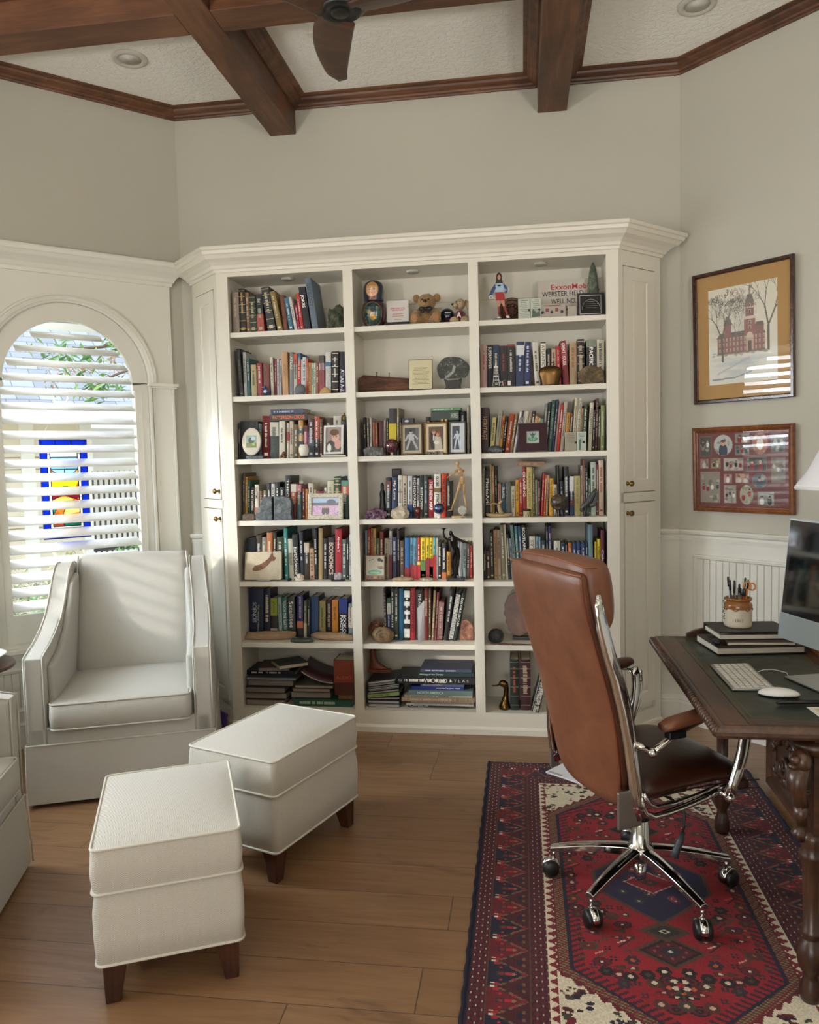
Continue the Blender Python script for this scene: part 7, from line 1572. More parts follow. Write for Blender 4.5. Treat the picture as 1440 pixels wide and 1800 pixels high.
def person_cut():
 c=Canvas(74, 150, '000000');m0=c.a.copy();mask=np.zeros((150, 74), bool)
 def P(pts, col):nonlocal mask;k=Canvas(74, 150, '000000');k.poly(pts, 'ffffff');mm=k.a[:, :, 0]>.5;mask|=mm;c.a[mm]=lin(col)
 def E_(x, y, rx, ry, col):nonlocal mask;mm=((c.X-x)/rx)**2+((c.Y-y)/ry)**2<=1;mask|=mm;c.a[mm]=lin(col)
 E_(37, 132, 9, 12, '241814');P([(28, 132), (46, 132), (50, 108), (44, 104), (32, 104), (26, 110)], '241814')
 P([(24, 112), (50, 112), (56, 106), (52, 84), (24, 84)], '9fb8cc');P([(24, 112), (12, 96), (2, 76), (8, 72), (18, 84), (26, 98)], '24447a');P([(50, 112), (64, 100), (72, 92), (58, 80), (54, 84), (62, 92), (52, 98)], '24447a')
 P([(60, 104), (72, 93), (62, 80), (66, 93)], 'c4ccd6')
 P([(24, 86), (52, 86), (56, 62), (40, 60), (26, 60)], '9c1c24');P([(28, 61), (39, 61), (38, 42), (31, 42)], 'b5805f');P([(42, 61), (54, 61), (56, 42), (49, 42)], 'b5805f')
 P([(31, 43), (38, 43), (38, 12), (33, 12)], '7c1a22');P([(49, 43), (57, 43), (66, 14), (60, 12)], '7c1a22');P([(30, 13), (39, 13), (38, 6), (28, 6)], 'd9d4cc');P([(58, 14), (68, 14), (70, 6), (60, 6)], 'd9d4cc');P([(22, 8), (72, 8), (72, 1), (22, 1)], '2a241c')
 E_(37, 130, 5, 7, 'c9957a');P([(33, 108), (41, 108), (43, 103), (31, 103)], '1c1412');E_(10, 72, 7, 6, 'd4d2cc');E_(10, 72, 3, 2.4, '5a5a60');E_(52, 84, 4, 3, 'b5805f')
 return c, mask
cx, w, h=span('C', 165, 395, 205, Z1, 4.05)
t=thing('photo_cutout', 'standing photo cutout of a player in blue jacket and red shorts, top right shelf', 'photo cutout', (cx, 4.05, Z1+.0004))
c, mask=person_cut();o=painted_grid('cutout_front', c, w, h, t, XF((0, 0, h/2), (1, 0, 0), (0, 0, 1)), m=attr_mat(.35))
bm=bmesh.new();bm.from_mesh(o.data);bm.faces.ensure_lookup_table();fl_=mask.ravel();bmesh.ops.delete(bm, geom=[bm.faces[i]for i in range(len(fl_))if not fl_[i]], context='FACES');bm.to_mesh(o.data);bm.free()
sm_=o.modifiers.new('thickness', 'SOLIDIFY');sm_.thickness=.004;sm_.offset=-1
b=MB();b.box((-.035, -.018, 0), (.04, .022, .008));b.build('base', mat('1c1a18', .3), t, bevel=.002)
cx, w, h=span('C', 345, 462, 520, Z1, 4.13)
t=thing('bronze_medallion', 'round brown relief medallion behind the photo cutout, top right shelf', 'medallion', xf=Matrix.Translation((cx, 4.13, Z1+.002))@Matrix.Rotation(R(-8), 4, 'X'))
b=MB();b.smooth=True;q=Matrix.Translation((0, 0, .066))@Matrix.Rotation(PI/2, 4, 'X');b.lathe([(0, .0), (.045, .0), (.05, .002), (.058, .010), (.064, .010), (.066, .004), (.066, -.006), (0, -.006)], 36, xf=q)
for k in range(9):rock(b, (.026*math.cos(k*.7), -.002, .066+.026*math.sin(k*.7)), (.012, .006, .010), k, .2, 2, None, 2)
b.build('relief_disc', mat('4a2e22', .35, .5), t)
for k, (x0, x1, yt, lab)in enumerate(((468, 588, 490, 'clear acrylic award block with printed lines, left of the pair, top right shelf'), (594, 704, 484, 'clear acrylic award block with dark drawing beside the white sign'))):
 cx, w, h=span('C', x0, x1, yt, Z1, 4.06);t=thing('award_block', lab, 'award', (cx, 4.06, Z1+.0004), group='acrylic award blocks')
 b=MB();b.box((-w/2, 0, 0), (w/2, .022, h));b.build('block', mat('b9bdb0', .08, coat=1.0), t, bevel=.002);b=MB();rgm=random.Random(k)
 for j in range(9):l=w*rgm.uniform(.3, .75);x_=rgm.uniform(-.1, .1)*w;b.box((x_-l/2, -.0008, h*(.9-.085*j)), (x_+l/2, 0, h*(.9-.085*j)+.0022))
 if k:b.prism([(-w*.4, h*.1), (w*.42, h*.14), (w*.34, h*.42), (w*.05, h*.3), (-w*.3, h*.52)], -.0009, 0, lambda u, v, w_:(u, w_, v))
 b.build('printed_text', mat('4a5a4c', .4), t)
 b=MB();b.smooth=True;b.ball((w*.30 if k else w*.42, -.0005, h*.45), (.006, .003, .006), 10);b.build('dark_dot', mat('0c0f14', .2), t)
Ysg=4.20
a0=at('C', 668, 326, Ysg);a1=at('C', 1318, 262, Ysg);wS=a1.x-a0.x;hS=a0.z-Z1+.006
t=thing('well_sign', 'white oil field sign with red and black lettering leaning on the top right shelf', 'sign', xf=Matrix.Translation(((a0.x+a1.x)/2, Ysg-.035, Z1+.0015))@Matrix.Rotation(R(-6), 4, 'X'))
b=MB();b.box((-wS/2, 0, 0), (wS/2, .004, hS));b.build('sign_board', mat('c4bdb2', .45), t)
def sgt_(s_, x0, x1, ya, yb, col, bold=.015):
 p0=at('C', x0, ya, Ysg-.02);p1=at('C', x1, yb, Ysg-.02);xm=(p0.x+p1.x)/2-(a0.x+a1.x)/2;zm=(p0.z+p1.z)/2-Z1
 text(s_, t, XF((xm, -.0008, zm), (1, 0, 0), (0, 0, 1)), p1.x-p0.x, abs(p0.z-p1.z)-.012*0, mat(col, .5), 'sign_lettering', bold)
RD='b01e2a';BKc='1c1a1a'
def sgline(s_, x0, x1, yc0, yc1, hpx, col, bold=.02):

 p0=at('C', x0, yc0, Ysg-.02);p1=at('C', x1, yc1, Ysg-.02);hh=hpx/5.76*(4.18)/CAM_F
 text(s_, t, XF(((p0.x+p1.x)/2-(a0.x+a1.x)/2, -.0008, (p0.z+p1.z)/2-Z1), (1, 0, 0), (0, 0, 1)), p1.x-p0.x, hh, mat(col, .5), 'sign_lettering', bold)
sgline('ExxonMobil', 800, 1195, 385, 345, 52, RD, .008)
sgline('WEBSTER FIELD UNIT', 708, 1290, 462, 408, 50, BKc, .008)
sgline('WELL NO.', 800, 1055, 530, 506, 50, BKc, .008)
sgline('3512', 905, 1040, 595, 583, 44, BKc, .008)
cx, w, h=span('C', 706, 950, 540, Z1, 4.05)
t=thing('name_plaque', 'long low acrylic plaque with dark round emblems before the white sign', 'plaque', (cx, 4.05, Z1+.0004))
b=MB();b.box((-w/2, 0, 0), (w/2, .014, h));b.build('plate', mat('a39a90', .1, coat=1.0), t, bevel=.0015)
for k, xk in enumerate((-.46, -.08, .34)):
 b=MB();b.smooth=True;b.ball((w*xk, -.0008, h*.42), (.0075, .0025, .0075), 14);b.build('emblem', mat('1c1416', .25), t)
b=MB()
for xk in(-.27, .13):b.box((w*xk-.008, -.001, h*.45), (w*xk+.008, 0, h*.68))
b.box((-w*.42, -.001, h*.86), (w*.3, 0, h*.9));b.build('printed_flags', mat('7a2a30', .5), t)
cx, w, h=span('C', 968, 1062, 560, Z1, 4.05)
t=thing('glass_paperweight', 'small clear acrylic block between the long plaque and black plaque', 'paperweight', (cx, 4.05, Z1+.0004));b=MB();b.box((-w/2, 0, 0), (w/2, .02, h));b.build('block', mat('a89e92', .06, coat=1.0), t, bevel=.003)
cx, w, h=span('C', 1165, 1275, 62, Z1, 4.12);h=min(h, ZS[0]-Z1-.004)
t=thing('standing_stone', 'tall grey green finger-shaped stone rising behind the black plaque, top right shelf', 'stone', (cx, 4.135, Z1+.0004))
b=MB();b.smooth=True;rings=[]
for j in range(15):
 f=j/14;r_=(.026+.004*math.sin(f*5))*(math.sqrt(max(.02, 1-((f-.6)/.4)**2))if f>.6 else 1);rings.append([(r_*math.cos(a)*(1+.08*math.sin(3*a+f*4))+.006*f, r_*.9*math.sin(a)*(1+.06*math.cos(4*a+f*7)), h*f)for a in[2*PI*q/18 for q in range(18)]])
b.loft(rings);b.build('column', stone('green_grey_stone', '2f3a30', '4f5a4c', '7a8270', 30, .7, .5), t)
cx, w, h=span('C', 1072, 1345, 425, Z1, 4.05)
t=thing('black_plaque', 'black plaque with silver border line at the right end of top shelf', 'plaque', xf=Matrix.Translation((cx, 4.058, Z1+.002))@Matrix.Rotation(R(4), 4, 'Z')@Matrix.Rotation(R(-5), 4, 'X'))
b=MB();b.box((-w/2, 0, 0), (w/2, .014, h));b.build('board', mat('1e1416', .3), t, bevel=.002)
b=MB();b.box((-w/2+.008, -.0008, .010), (w/2-.014, 0, h-.010));b.build('plate', mat('0b0c0e', .15), t)
rect=[(-w/2+.010, .012), (w/2-.016, .012), (w/2-.016, h-.012), (-w/2+.010, h-.012)]
b=MB();b.loft([[(q[0], -.0012, q[1])for q in inset(rect, d)]for d in(0, .0022)], caps=False);b.smooth=True;b.tube([(w*.34*math.cos(a), -.0012, h*.30+h*.42*math.sin(a))for a in[PI*q/18 for q in range(19)]], .0006, 4);b.build('silver_line', mat('c9c9cc', .3, .6), t)
b=MB()
for z_, l in((.62, .3), (.52, .5), (.44, .55), (.36, .4)):b.box((-w*l/2, -.0013, h*z_), (w*l/2, -.001, h*z_+.002))
b.build('engraving', mat('7a7a7c', .4), t)
cx, w, h=span('C', 200, 290, 1150, Z2, 4.015)
t=thing('oil_derrick_model', 'silver model oil derrick with pump and tank on dark base, second right shelf', 'model', (cx+.018, 4.018, Z2+.0004));M_SIL=mat('b9b5ad', .3, .8)
b=MB();b.box((-.045, -.014, 0), (.062, .018, .006));b.build('base', mat('1c1a18', .35), t, bevel=.001)
b=MB();W0, W1_=.017, .006;dxd=-.018
for sx_ in(-1, 1):
 for sy_ in(-1, 1):b.tube([(dxd+sx_*W0, sy_*W0*.7, .006), (dxd+sx_*W1_, sy_*W1_, h-.018)], .0014, 5)
for z_ in(.3, .5, .7):
 k=W0+(W1_-W0)*z_;z=.006+(h-.024)*z_;b.box((dxd-k-.002, -k*.8, z), (dxd+k+.002, k*.8, z+.0022))
for z_ in(0, .3, .5):k0=W0+(W1_-W0)*z_;k1=W0+(W1_-W0)*(z_+.2);z=.006+(h-.024)*z_;b.tube([(dxd-k0, -k0*.7, z), (dxd+k1, -k1*.7, z+(h-.024)*.2)], .001, 4);b.tube([(dxd+k0, -k0*.7, z), (dxd-k1, -k1*.7, z+(h-.024)*.2)], .001, 4)
b.box((dxd-.011, -.008, h*.44), (dxd+.011, .008, h*.49));b.box((dxd-.010, -.009, h-.020), (dxd+.010, .009, h-.012));b.tube([(dxd, 0, h-.012), (dxd, 0, h)], .005, 8);b.build('derrick', M_SIL, t)
b=MB();b.tube([(.010, 0, .006), (.014, 0, .028)], .0014, 5);b.tube([(.018, 0, .006), (.014, 0, .028)], .0014, 5);b.tube([(.004, 0, .026), (.028, 0, .034)], .0018, 5);b.ball((.004, 0, .024), .0035, 6);b.build('pump_jack', M_SIL, t)
b=MB();b.box((.040, -.008, .006), (.056, .008, .030));b.build('white_tank', mat('dedcd2', .4), t, bevel=.002)
cx, w, h=span('C', 675, 915, 1165, Z2, 4.01)
t=thing('brass_bell', 'brass cowbell standing before the books, second right shelf', 'bell', (cx, 4.034, Z2+.0004))
b=MB();b.smooth=True;rings=[]
for f, k in((0, .72), (.06, .76), (.3, .84), (.5, .96), (.64, 1.0), (.78, .97), (.9, .80), (.97, .50), (1.0, .2)):rings.append([(w/2*k*math.cos(a), .027*k*math.sin(a), h*f)for a in[2*PI*q/32 for q in range(32)]])
b.loft(rings);b.build('bell_body', mat('6a5030', .33, 1.0), t)
b=MB();b.smooth=True;b.tube([(-.018, 0, h*.96), (-.020, 0, h*1.14), (0, 0, h*1.20), (.020, 0, h*1.14), (.018, 0, h*.96)], .0022, 8);b.build('bell_loop', mat('2a2018', .5, .6), t)
rockthing('rock', 'rough brown rock before the books at the right end, second right shelf', 'rock', 'C', 1085, 1342, 1165, Z2, 4.008, stone('brown_rock', '3c3224', '62533c', '8a7858', 22, .85, .6), 4, .32, .22, 1.8, group=None)
def photo_frame(label, cell, x0, x1, yt, z, Y, fw, fcol, scene_, yaw=0, oval=False, matc=None, lift=0, fm=None, tilt=-8):
 cx, w, h=span(cell, x0, x1, yt, z+lift, Y);t=thing('framed_photo', label, 'framed photo', xf=Matrix.Translation((cx, Y, z+.0026+lift))@Matrix.Rotation(R(yaw), 4, 'Z')@Matrix.Rotation(R(tilt), 4, 'X'))
 m=fm or mat(fcol, .35);mw=fw
 if oval:
  b=MB();b.smooth=False;q=Matrix.Translation((0, .0, h/2))@Matrix.Rotation(PI/2, 4, 'X')@Matrix.Diagonal((1, h/w, 1, 1));b.lathe([(0, 0), (w/2-.004, 0), (w/2, -.003), (w/2, -.010), (0, -.010)], 40, xf=q);b.build('frame', m, t)
  iw, ih=w*.56, h*.44;zc=h*.5
 else:
  b=MB();rect=[(-w/2, 0), (w/2, 0), (w/2, h), (-w/2, h)];b.loft([[(q[0], y, q[1])for q in inset(rect, d)]for d, y in((0, .010), (0, -.001), (fw*.25, -.004), (fw*.8, -.004), (fw, .0), (fw, .006))], caps=False);b.box((-w/2+.001, .006, .001), (w/2-.001, .010, h-.001));b.build('frame', m, t)
  iw, ih=w-2*fw, h-2*fw;zc=h/2
  if matc:
   b=MB();b.box((-iw/2, .003, fw), (iw/2, .0045, h-fw));b.build('mount', mat(matc, .7), t);iw*=.74;ih*=.80
 y_=-.0006 if oval else(.0024 if matc else.004)
 painted_grid('photo', scene_, iw, ih, t, XF((0, y_, zc), (1, 0, 0), (0, 0, 1)), m=attr_mat(.25, 'glass'))
 b=MB();b.prism([(.010, .0), (.022, 0), (.010, h*.62)], -.012, .012, lambda u, v, w_:(w_, u, v+.001));b.build('easel_back', mat('2a2622', .7), t)
 return t
c=Canvas(24, 24, '8fa9a0');c.rect(0, 0, 24, 9, '6a7a4a');c.ell(12, 14, 7, 6, '3a4048');c.ell(16, 18, 5, 4, 'b9c9d4');c.rect(14, 4, 20, 9, '9ac04a');c.noise(.2)
photo_frame('oval cream-framed photo standing on grey stone, third shelf, left bay', 'D', 210, 410, 372, Z3, 4.022, .02, 'cfc8b8', c, 0, True, lift=.018)
cx, w, h=span('D', 255, 435, 650, Z3, 4.012);t=thing('stone_block', 'flat grey stone block under the oval frame, third shelf, left bay', 'stone', (cx, 4.010, Z3+.0004));b=MB();b.box((-w/2, 0, 0), (w/2, .036, .0175));b.build('block', GREY, t, bevel=.002)
c=Canvas(30, 46, '8a7a78');c.rect(0, 0, 30, 18, '3a3838');c.ell(9, 10, 8, 12, '1e1e22');c.ell(6, 8, 4, 8, 'd4d6d8');c.ell(18, 28, 7, 10, 'c99a8a');c.ell(16, 37, 9, 6, '5a3424');c.ell(23, 14, 6, 9, 'c0908a');c.ell(15, 29, 1, .8, '2a1a18');c.ell(20, 29, 1, .8, '2a1a18');c.noise(.08)
photo_frame('white-framed portrait photo leaning at the right end, third shelf, left bay', 'D', 1072, 1283, 345, Z3, 4.022, .012, 'dcdcd8', c, -4, lift=.0135)
cx, w, h=span('D', 1050, 1318, 638, Z3, 4.02);t=thing('book', 'dark book lying flat under the white frame, third shelf, left bay', 'book', (cx, 4.008, Z3+.0004));b=MB();b.box((-w/2, 0, 0), (w/2, .045, .013));b.build('cover', mat('33313a', .5), t, bevel=.001)
b=MB();b.box((-w/2+.002, -.0003, .0025), (w/2-.002, .01, .0105));b.build('page_block', M_PAGES, t)
cx, w, h=span('D', 610, 682, 590, Z3, 4.015);t=thing('car_figurine', 'small brown and gold vintage car ornament, third shelf, left bay', 'figurine', (cx, 4.020, Z3+.0004))
b=MB();b.smooth=True;b.ball((0, 0, .014), (.017, .009, .010), 12);b.ball((.004, 0, .026), (.011, .008, .010), 12);b.build('car_body', mat('5a2c1a', .25), t);b=MB();b.smooth=True
for x in(-.011, .011):b.lathe([(0, -.002), (.007, -.002), (.007, .002), (0, .002)], 14, xf=Matrix.Translation((x, -.010, .0072))@Matrix.Rotation(PI/2, 4, 'X'))
b.build('wheels', M_BRASS, t)
cx, w, h=span('D', 812, 914, 545, Z3, 4.012);t=thing('white_pot', 'small white textured pot on dark foot, third shelf, left bay', 'pot', (cx, 4.024, Z3+.0004))
b=MB();b.smooth=True;b.lathe([(0, 0), (w*.36, 0), (w*.40, .004), (w*.34, .010)], 20);b.build('foot', mat('201a16', .4), t)
b=MB();b.smooth=True;rings=[]
for f in range(11):
 u_=f/10;rr_=w*.5*(.66+.36*math.sin(PI*min(1, u_*.85+.05)));rings.append([(rr_*(1+.05*math.cos(8*a+f))*math.cos(a), rr_*.8*math.sin(a), .010+(h-.012)*u_)for a in[2*PI*q/24 for q in range(24)]])
b.loft(rings);b.build('pot_body', mat('d4cfc0', .5), t)
def lying(cell, x0, x1, yt, yb, z, Y, col, label, dp, group, rz=0, tilt=0, tx=None, tc='e4e0d8', pages_front=False, bold=.01, frac=(.08, .92), pagecol=None, nm='book'):
 px0=at(cell, x0, (yt+yb)/2, Y);px1=at(cell, x1, (yt+yb)/2, Y);w=px1.x-px0.x;hh=(yb-yt)/CELLS[cell][2]*Y*1.0/CAM_F
 t=thing(nm, label, 'book' if nm=='book' else nm, xf=Matrix.Translation((px0.x, Y, z))@Matrix.Rotation(R(rz), 4, 'Z')@Matrix.Rotation(R(tilt), 4, 'Y'), group=group)
 k=min(.0025, hh*.15);b=MB()
 b.box((0, 0, 0), (w, dp, k));b.box((0, 0, hh-k), (w, dp, hh))
 if pages_front:b.box((0, dp-.003, k), (w, dp, hh-k))
 else:b.box((0, 0, k), (w, .003, hh-k))
 b.build('cover', mat(col, .4), t, fixn=False)
 b=MB();b.box((.003, .004 if pages_front else.0032, k), (w-.003, dp-.004, hh-k));b.build('page_block', mat(pagecol, .85)if pagecol else M_PAGES, t, fixn=False)
 if tx:text(tx, t, XF((w*(frac[0]+frac[1])/2, -.0008, hh/2), (1, 0, 0), (0, 0, 1)), w*(frac[1]-frac[0]), hh*.55, mat(tc, .5), 'spine_lettering', bold)
 elif not pages_front and hh>.006:
  rg_=random.Random(int(x0+yt));b=MB();x=w*.1
  while x<w*.7:
   l=rg_.uniform(.003, .008)
   if rg_.random()>.2:b.box((x, -.0006, hh*.32), (x+l, .001, hh*.68))
   x+=l+.002
  b.build('spine_print', mat(tc, .5), t, fixn=False)
 return t, hh
GS='books lying on top of the third row, left bay'
zt=at('D', 720, 300, 4.076).z+.003
lying('D', 505, 905, 230, 300, zt, 4.074, '1c1614', 'black book with orange lettering lying on the row, third shelf, left bay', .15, GS, tx='PATTERSON CROSS', tc='d96a30', bold=.02)
lying('D', 515, 862, 178, 225, zt+.0372, 4.078, '26304f', 'navy book lying topmost on the row, third shelf, left bay', .15, GS, tc='a9b4d4')
t=thing('gold_figurine', 'small gold ornament standing on the dark book, third shelf, left bay', 'figurine', xf=Matrix.Translation((at('D', 1292, 300, 4.09).x, 4.09, at('D', 1292, 300, 4.09).z)))
b=MB();b.smooth=True;b.tube([(0, 0, 0), (0, 0, .012), (0, 0, .026), (.002, 0, .034)], [.010, .008, .010, .005], 10);b.ball((.002, 0, .040), .005, 8);b.build('body', M_BRASS, t)
rockthing('rock', 'flat brown rock at the left end before the books, fourth shelf, left bay', 'rock', 'D', 212, 345, 1280, Z4, 4.006, stone('flat_brown_rock', '3a3028', '5c4f44', '8a7a6c', 30, .85, .5), 6, .45, .12, 1.5, facet=.6)
for k, (pts, lab)in enumerate((([(355, 1345), (528, 1345), (528, 1100), (430, 1103), (405, 1180), (352, 1270)], 'grey marble bookend with sloping side, left half of the pair'), ([(548, 1345), (748, 1345), (725, 1290), (735, 1180), (715, 1112), (630, 1095), (560, 1100), (548, 1110)], 'grey marble bookend with rough edge, right half of the pair'))):
 Pw=[at('D', x, y, 4.012)for x, y in pts];x0=sum(p.x for p in Pw)/len(Pw);zb_=Z4
 t=thing('bookend', lab+', fourth shelf, left bay', 'bookend', (x0, 4.012, Z4+.0004), group='grey marble bookends')
 b=MB();b.prism([(p.x-x0, max(0, p.z-Z4)if p.z-Z4>.012 else 0)for p in Pw], 0, .038, lambda u, v, w_:(u, w_, v));b.build('stone_body', GREY, t, bevel=.004)
c=Canvas(56, 36, '9cb4d4');c.rect(0, 20, 56, 26, '3a4a5c');c.ell(40, 27, 10, 6, '34485c');c.rect(0, 0, 56, 20, 'c9a0c4');rgm=np.random.RandomState(3)
for k in range(140):c.ell(rgm.uniform(0, 56), rgm.uniform(0, 18), 1.5, .8, ['e0c4dc', '7a5a8a', 'b580b0', 'd4d0e0'][rgm.randint(4)], .8)
for x in(24, 32):c.ell(x, 9, 4.5, 8, '2a2834');c.ell(x, 17, 2.2, 2.6, 'c99a80')
M_SHF, n=newmat('shell_mosaic_frame', .4);a_=n.noise(n.coord(), 150, 3, .7);n.color(n.ramp(a_, [(.4, 'a39a84'), (.55, 'cdc6b2')]));n.bump(a_, .5, .002)
photo_frame('wide shell-textured frame with lavender field photo, fourth shelf, left bay', 'D', 905, 1278, 1068, Z4, 4.020, .024, '', c, -2, fm=M_SHF)
cx, w, h=span('G', 180, 572, 402, Z5, 4.02)
t=thing('fish_fossil', 'square cream fossil slab showing a brown fish, fifth shelf, left bay', 'fossil', xf=Matrix.Translation((cx, 4.020, Z5+.0085))@Matrix.Rotation(R(-7), 4, 'X'))
b=MB();b.prism([(-w/2, .0), (w/2-.006, 0), (w/2, .010), (w/2-.002, h-.008), (w/2-.010, h-.002), (-w/2+.002, h-.004)], 0, .014, lambda u, v, w_:(u, w_, v));b.build('slab', stone('cream_limestone', 'b0a48c', 'c4b8a0', 'd0c6b0', 6, .8, .15), t, bevel=.002)
fish=[(-.29, -.10), (-.22, .0), (-.1, .02), (.04, .10), (.16, .19), (.25, .36), (.27, .24), (.34, .20), (.30, .12), (.22, .12), (.14, .02), (.04, -.06), (-.06, -.12), (-.14, -.14), (-.26, -.14)]
b=MB();b.prism([(x*w, h*.5+y*w)for x, y in fish], -.0025, 0, lambda u, v, w_:(u, w_, v));b.build('fish', stone('brown_fossil', '5a3a2a', '7a553e', '8a6a50', 40, .8, .3), t)
b=MB();b.box((-.03, -.012, -.0050), (.045, .016, -.0008));b.build('slab_stand', mat('c9c9cc', .2, .5), t)
cx, w, h=span('G', 690, 822, 610, Z5, 4.015);t=thing('coral', 'small white branching coral on the shelf edge, fifth shelf, left bay', 'coral', (cx, 4.026, Z5+.0004));b=MB();b.smooth=True;rgm=random.Random(5)
for k in range(26):
 a=rgm.uniform(0, 6.28);e=rgm.uniform(.2, 1.4);L=.030;d=Vector((math.cos(a)*math.cos(e), .7*math.sin(a)*math.cos(e), math.sin(e)*1.0));p0=Vector((0, 0, .008));b.tube([p0, p0+d*L*.6, p0+d*L+Vector((rgm.uniform(-.006, .006), 0, rgm.uniform(0, .004)))], [.007, .0045, .003], 7)
rock(b, (0, 0, .008), (.026, .016, .010), 2, .3, 2, None, 2);b.build('branches', mat('dccfc0', .7), t)
cx, w, h=span('G', 630, 682, 645, Z5, 4.015);t=thing('trilobite_fossil', 'small dark ribbed fossil beside the white coral, fifth shelf, left bay', 'fossil', (cx-.006, 4.022, Z5+.0004));b=MB();b.smooth=True
for k in range(7):b.ball((0, .014-.004*k, .008+.001*math.sin(k)), (.012*(1-.07*k), .0035, .0085*(1-.05*k)), 10)
b.build('ribbed_body', mat('1c1e20', .35), t)
cx, w, h=span('G', 1095, 1232, 550, Z5, 4.015);t=thing('crystal', 'clear crystal on black base at the right, fifth shelf, left bay', 'crystal', (cx, 4.024, Z5+.0004));b=MB();b.box((-w/2, -.014, 0), (w/2, .016, .010));b.build('base', mat('121214', .3), t, bevel=.003)
b=MB();rock(b, (.0, 0, .010), (w*.30, .013, .026), 3, .25, 2, .5, 2, .7);b.build('crystal_body', stone('quartz_cluster', '6a6064', 'a89ca0', 'd9d4d6', 30, .15, .3), t)
def driftwood(label, cell, pts, z, Y, m, name='driftwood'):
 P_=[(at(cell, x, (yt+yb)/2, Y), (yb-yt)/2/CELLS[cell][2]*Y/CAM_F)for x, yt, yb in pts]
 x0=P_[0][0].x;t=thing(name, label, name, (x0, Y, z+.0006));b=MB();b.smooth=True;rings=[]
 for j, (p, r_)in enumerate(P_):rings.append([(p.x-x0, r_*.9*math.cos(a)*(1+.1*math.sin(3*a+j)), max(0, p.z-z+r_*math.sin(a)*(1+.08*math.sin(5*a+j*2))))for a in[2*PI*q/14 for q in range(14)]])
 b.loft(rings);b.build('weathered_wood', m, t);return t
driftwood('long brown driftwood at the left before the books, sixth shelf, left bay', 'G', [(200, 1262, 1345), (215, 1232, 1348), (300, 1226, 1350), (420, 1222, 1345), (520, 1222, 1335), (620, 1218, 1325), (690, 1225, 1310), (722, 1235, 1275)], Z6, 4.095, M_DRIFT)
driftwood('pale driftwood at the right before the books, sixth shelf, left bay', 'G', [(880, 1262, 1282), (920, 1240, 1300), (990, 1234, 1322), (1080, 1238, 1330), (1180, 1244, 1340), (1270, 1256, 1350), (1318, 1268, 1350), (1330, 1285, 1345)], Z6, 4.09, M_DRIFT)
cx, w, h=span('G', 662, 908, 1280, Z6, 4.035);t=thing('slate_disc', 'flat grey green eight-sided stone disc between the driftwood pieces', 'stone', (cx, 4.036, Z6+.0004));b=MB();b.lathe([(0, 0), (w/2-.004, 0), (w/2, .004), (w/2-.001, .014), (w/2-.006, .018), (0, .018)], 9, xf=Matrix.Diagonal((1, .5, 1, 1)));b.build('disc', stone('green_slate', '2f3632', '434b46', '59625c', 20, .6, .2), t)
rockthing('rock', 'low grey rough rock at the left end, third shelf, middle bay', 'rock', 'E', 172, 385, 570, Z3, 4.01, stone('grey_fossil_rock', '2c2e30', '5c5c5a', '9a948a', 40, .7, .6), 9, .4, .12, 2, facet=.6)
cx, w, h=span('E', 385, 540, 485, Z3, 4.0);t=thing('mineral_sphere', 'polished dark red mineral sphere on small stand, third shelf, middle bay', 'sphere', (cx, 4.038, Z3+.0004));r_=w/2*.97
b=MB();b.smooth=True;b.ball((0, 0, h-r_), r_, 28);M_RS, n=newmat('red_marbled_mineral', .12);a_=n.noise(n.coord(), 28, 5, .7, 1);n.color(n.ramp(a_, [(.4, '2a0f16'), (.55, '5a2430'), (.68, '8a5a58')]));n.b.inputs['Coat Weight'].default_value=.8;b.build('sphere_body', M_RS, t)
b=MB();b.smooth=True;b.lathe([(0, 0), (.012, 0), (.010, .004), (.006, .006), (.010, h-2*r_+.002)], 16);b.build('stand', mat('b9a890', .2), t)
def figc(kind):
 c=Canvas(34, 50, '4a4c50')
 if kind==0:
  c.rect(0, 0, 34, 50, '3f4145');c.rect(26, 0, 34, 50, '5c6068');c.ell(15, 40, 4, 4.5, 'a9a9aa');c.poly([(8, 36), (22, 36), (23, 22), (10, 22)], 'b5b5b6');c.line(8, 35, 2, 22, 4, 'b0b0b2');c.line(22, 35, 31, 26, 4, 'b0b0b2');c.line(12, 22, 5, 4, 5, 'a6a6a8');c.line(20, 22, 30, 4, 5, 'a6a6a8');c.ell(15, 43, 4, 2.4, '24262a')
 elif kind==1:
  c.rect(0, 0, 34, 50, '5a4438');c.ell(11, 22, 8, 20, '2a2624');c.ell(12, 38, 4, 5, 'c0907a');c.ell(12, 42, 4.2, 2.6, '6a5a44');c.poly([(14, 30), (28, 28), (32, 0), (14, 0)], 'b8b0a0');c.ell(21, 33, 4, 5, 'b87a68');c.ell(23, 34, 4.5, 6, '8a4a30');c.ell(21, 32, 3, 4, 'c08a78');c.ell(18, 16, 6, 4, 'd9d4c4');c.rect(10, 20, 13, 32, 'd4d4cc')
 else:
  c.rect(0, 0, 34, 50, '383c48');c.rect(24, 0, 34, 50, 'c4ccd4');c.ell(16, 38, 3, 3.6, 'b9bcc4');c.poly([(10, 34), (22, 34), (22, 22), (11, 22)], 'c4ccd8');c.line(10, 33, 5, 24, 3, 'b9c0cc');c.line(22, 33, 27, 24, 3, 'b9c0cc');c.line(13, 22, 8, 3, 4.4, 'b9c4d4');c.line(20, 22, 25, 3, 4.4, 'b9c4d4');c.ell(16, 41, 3.4, 2, '20242c')
 return c.noise(.07)
M_FG=mat('6a5234', .3, .6);M_FB=mat('5c5c58', .3, .7)
photo_frame('left bronze-framed photo of an athlete with spread legs, third shelf, middle bay', 'E', 572, 800, 325, Z3, 4.035, .008, '', figc(0), 3, matc='b5ab98', fm=M_FG)
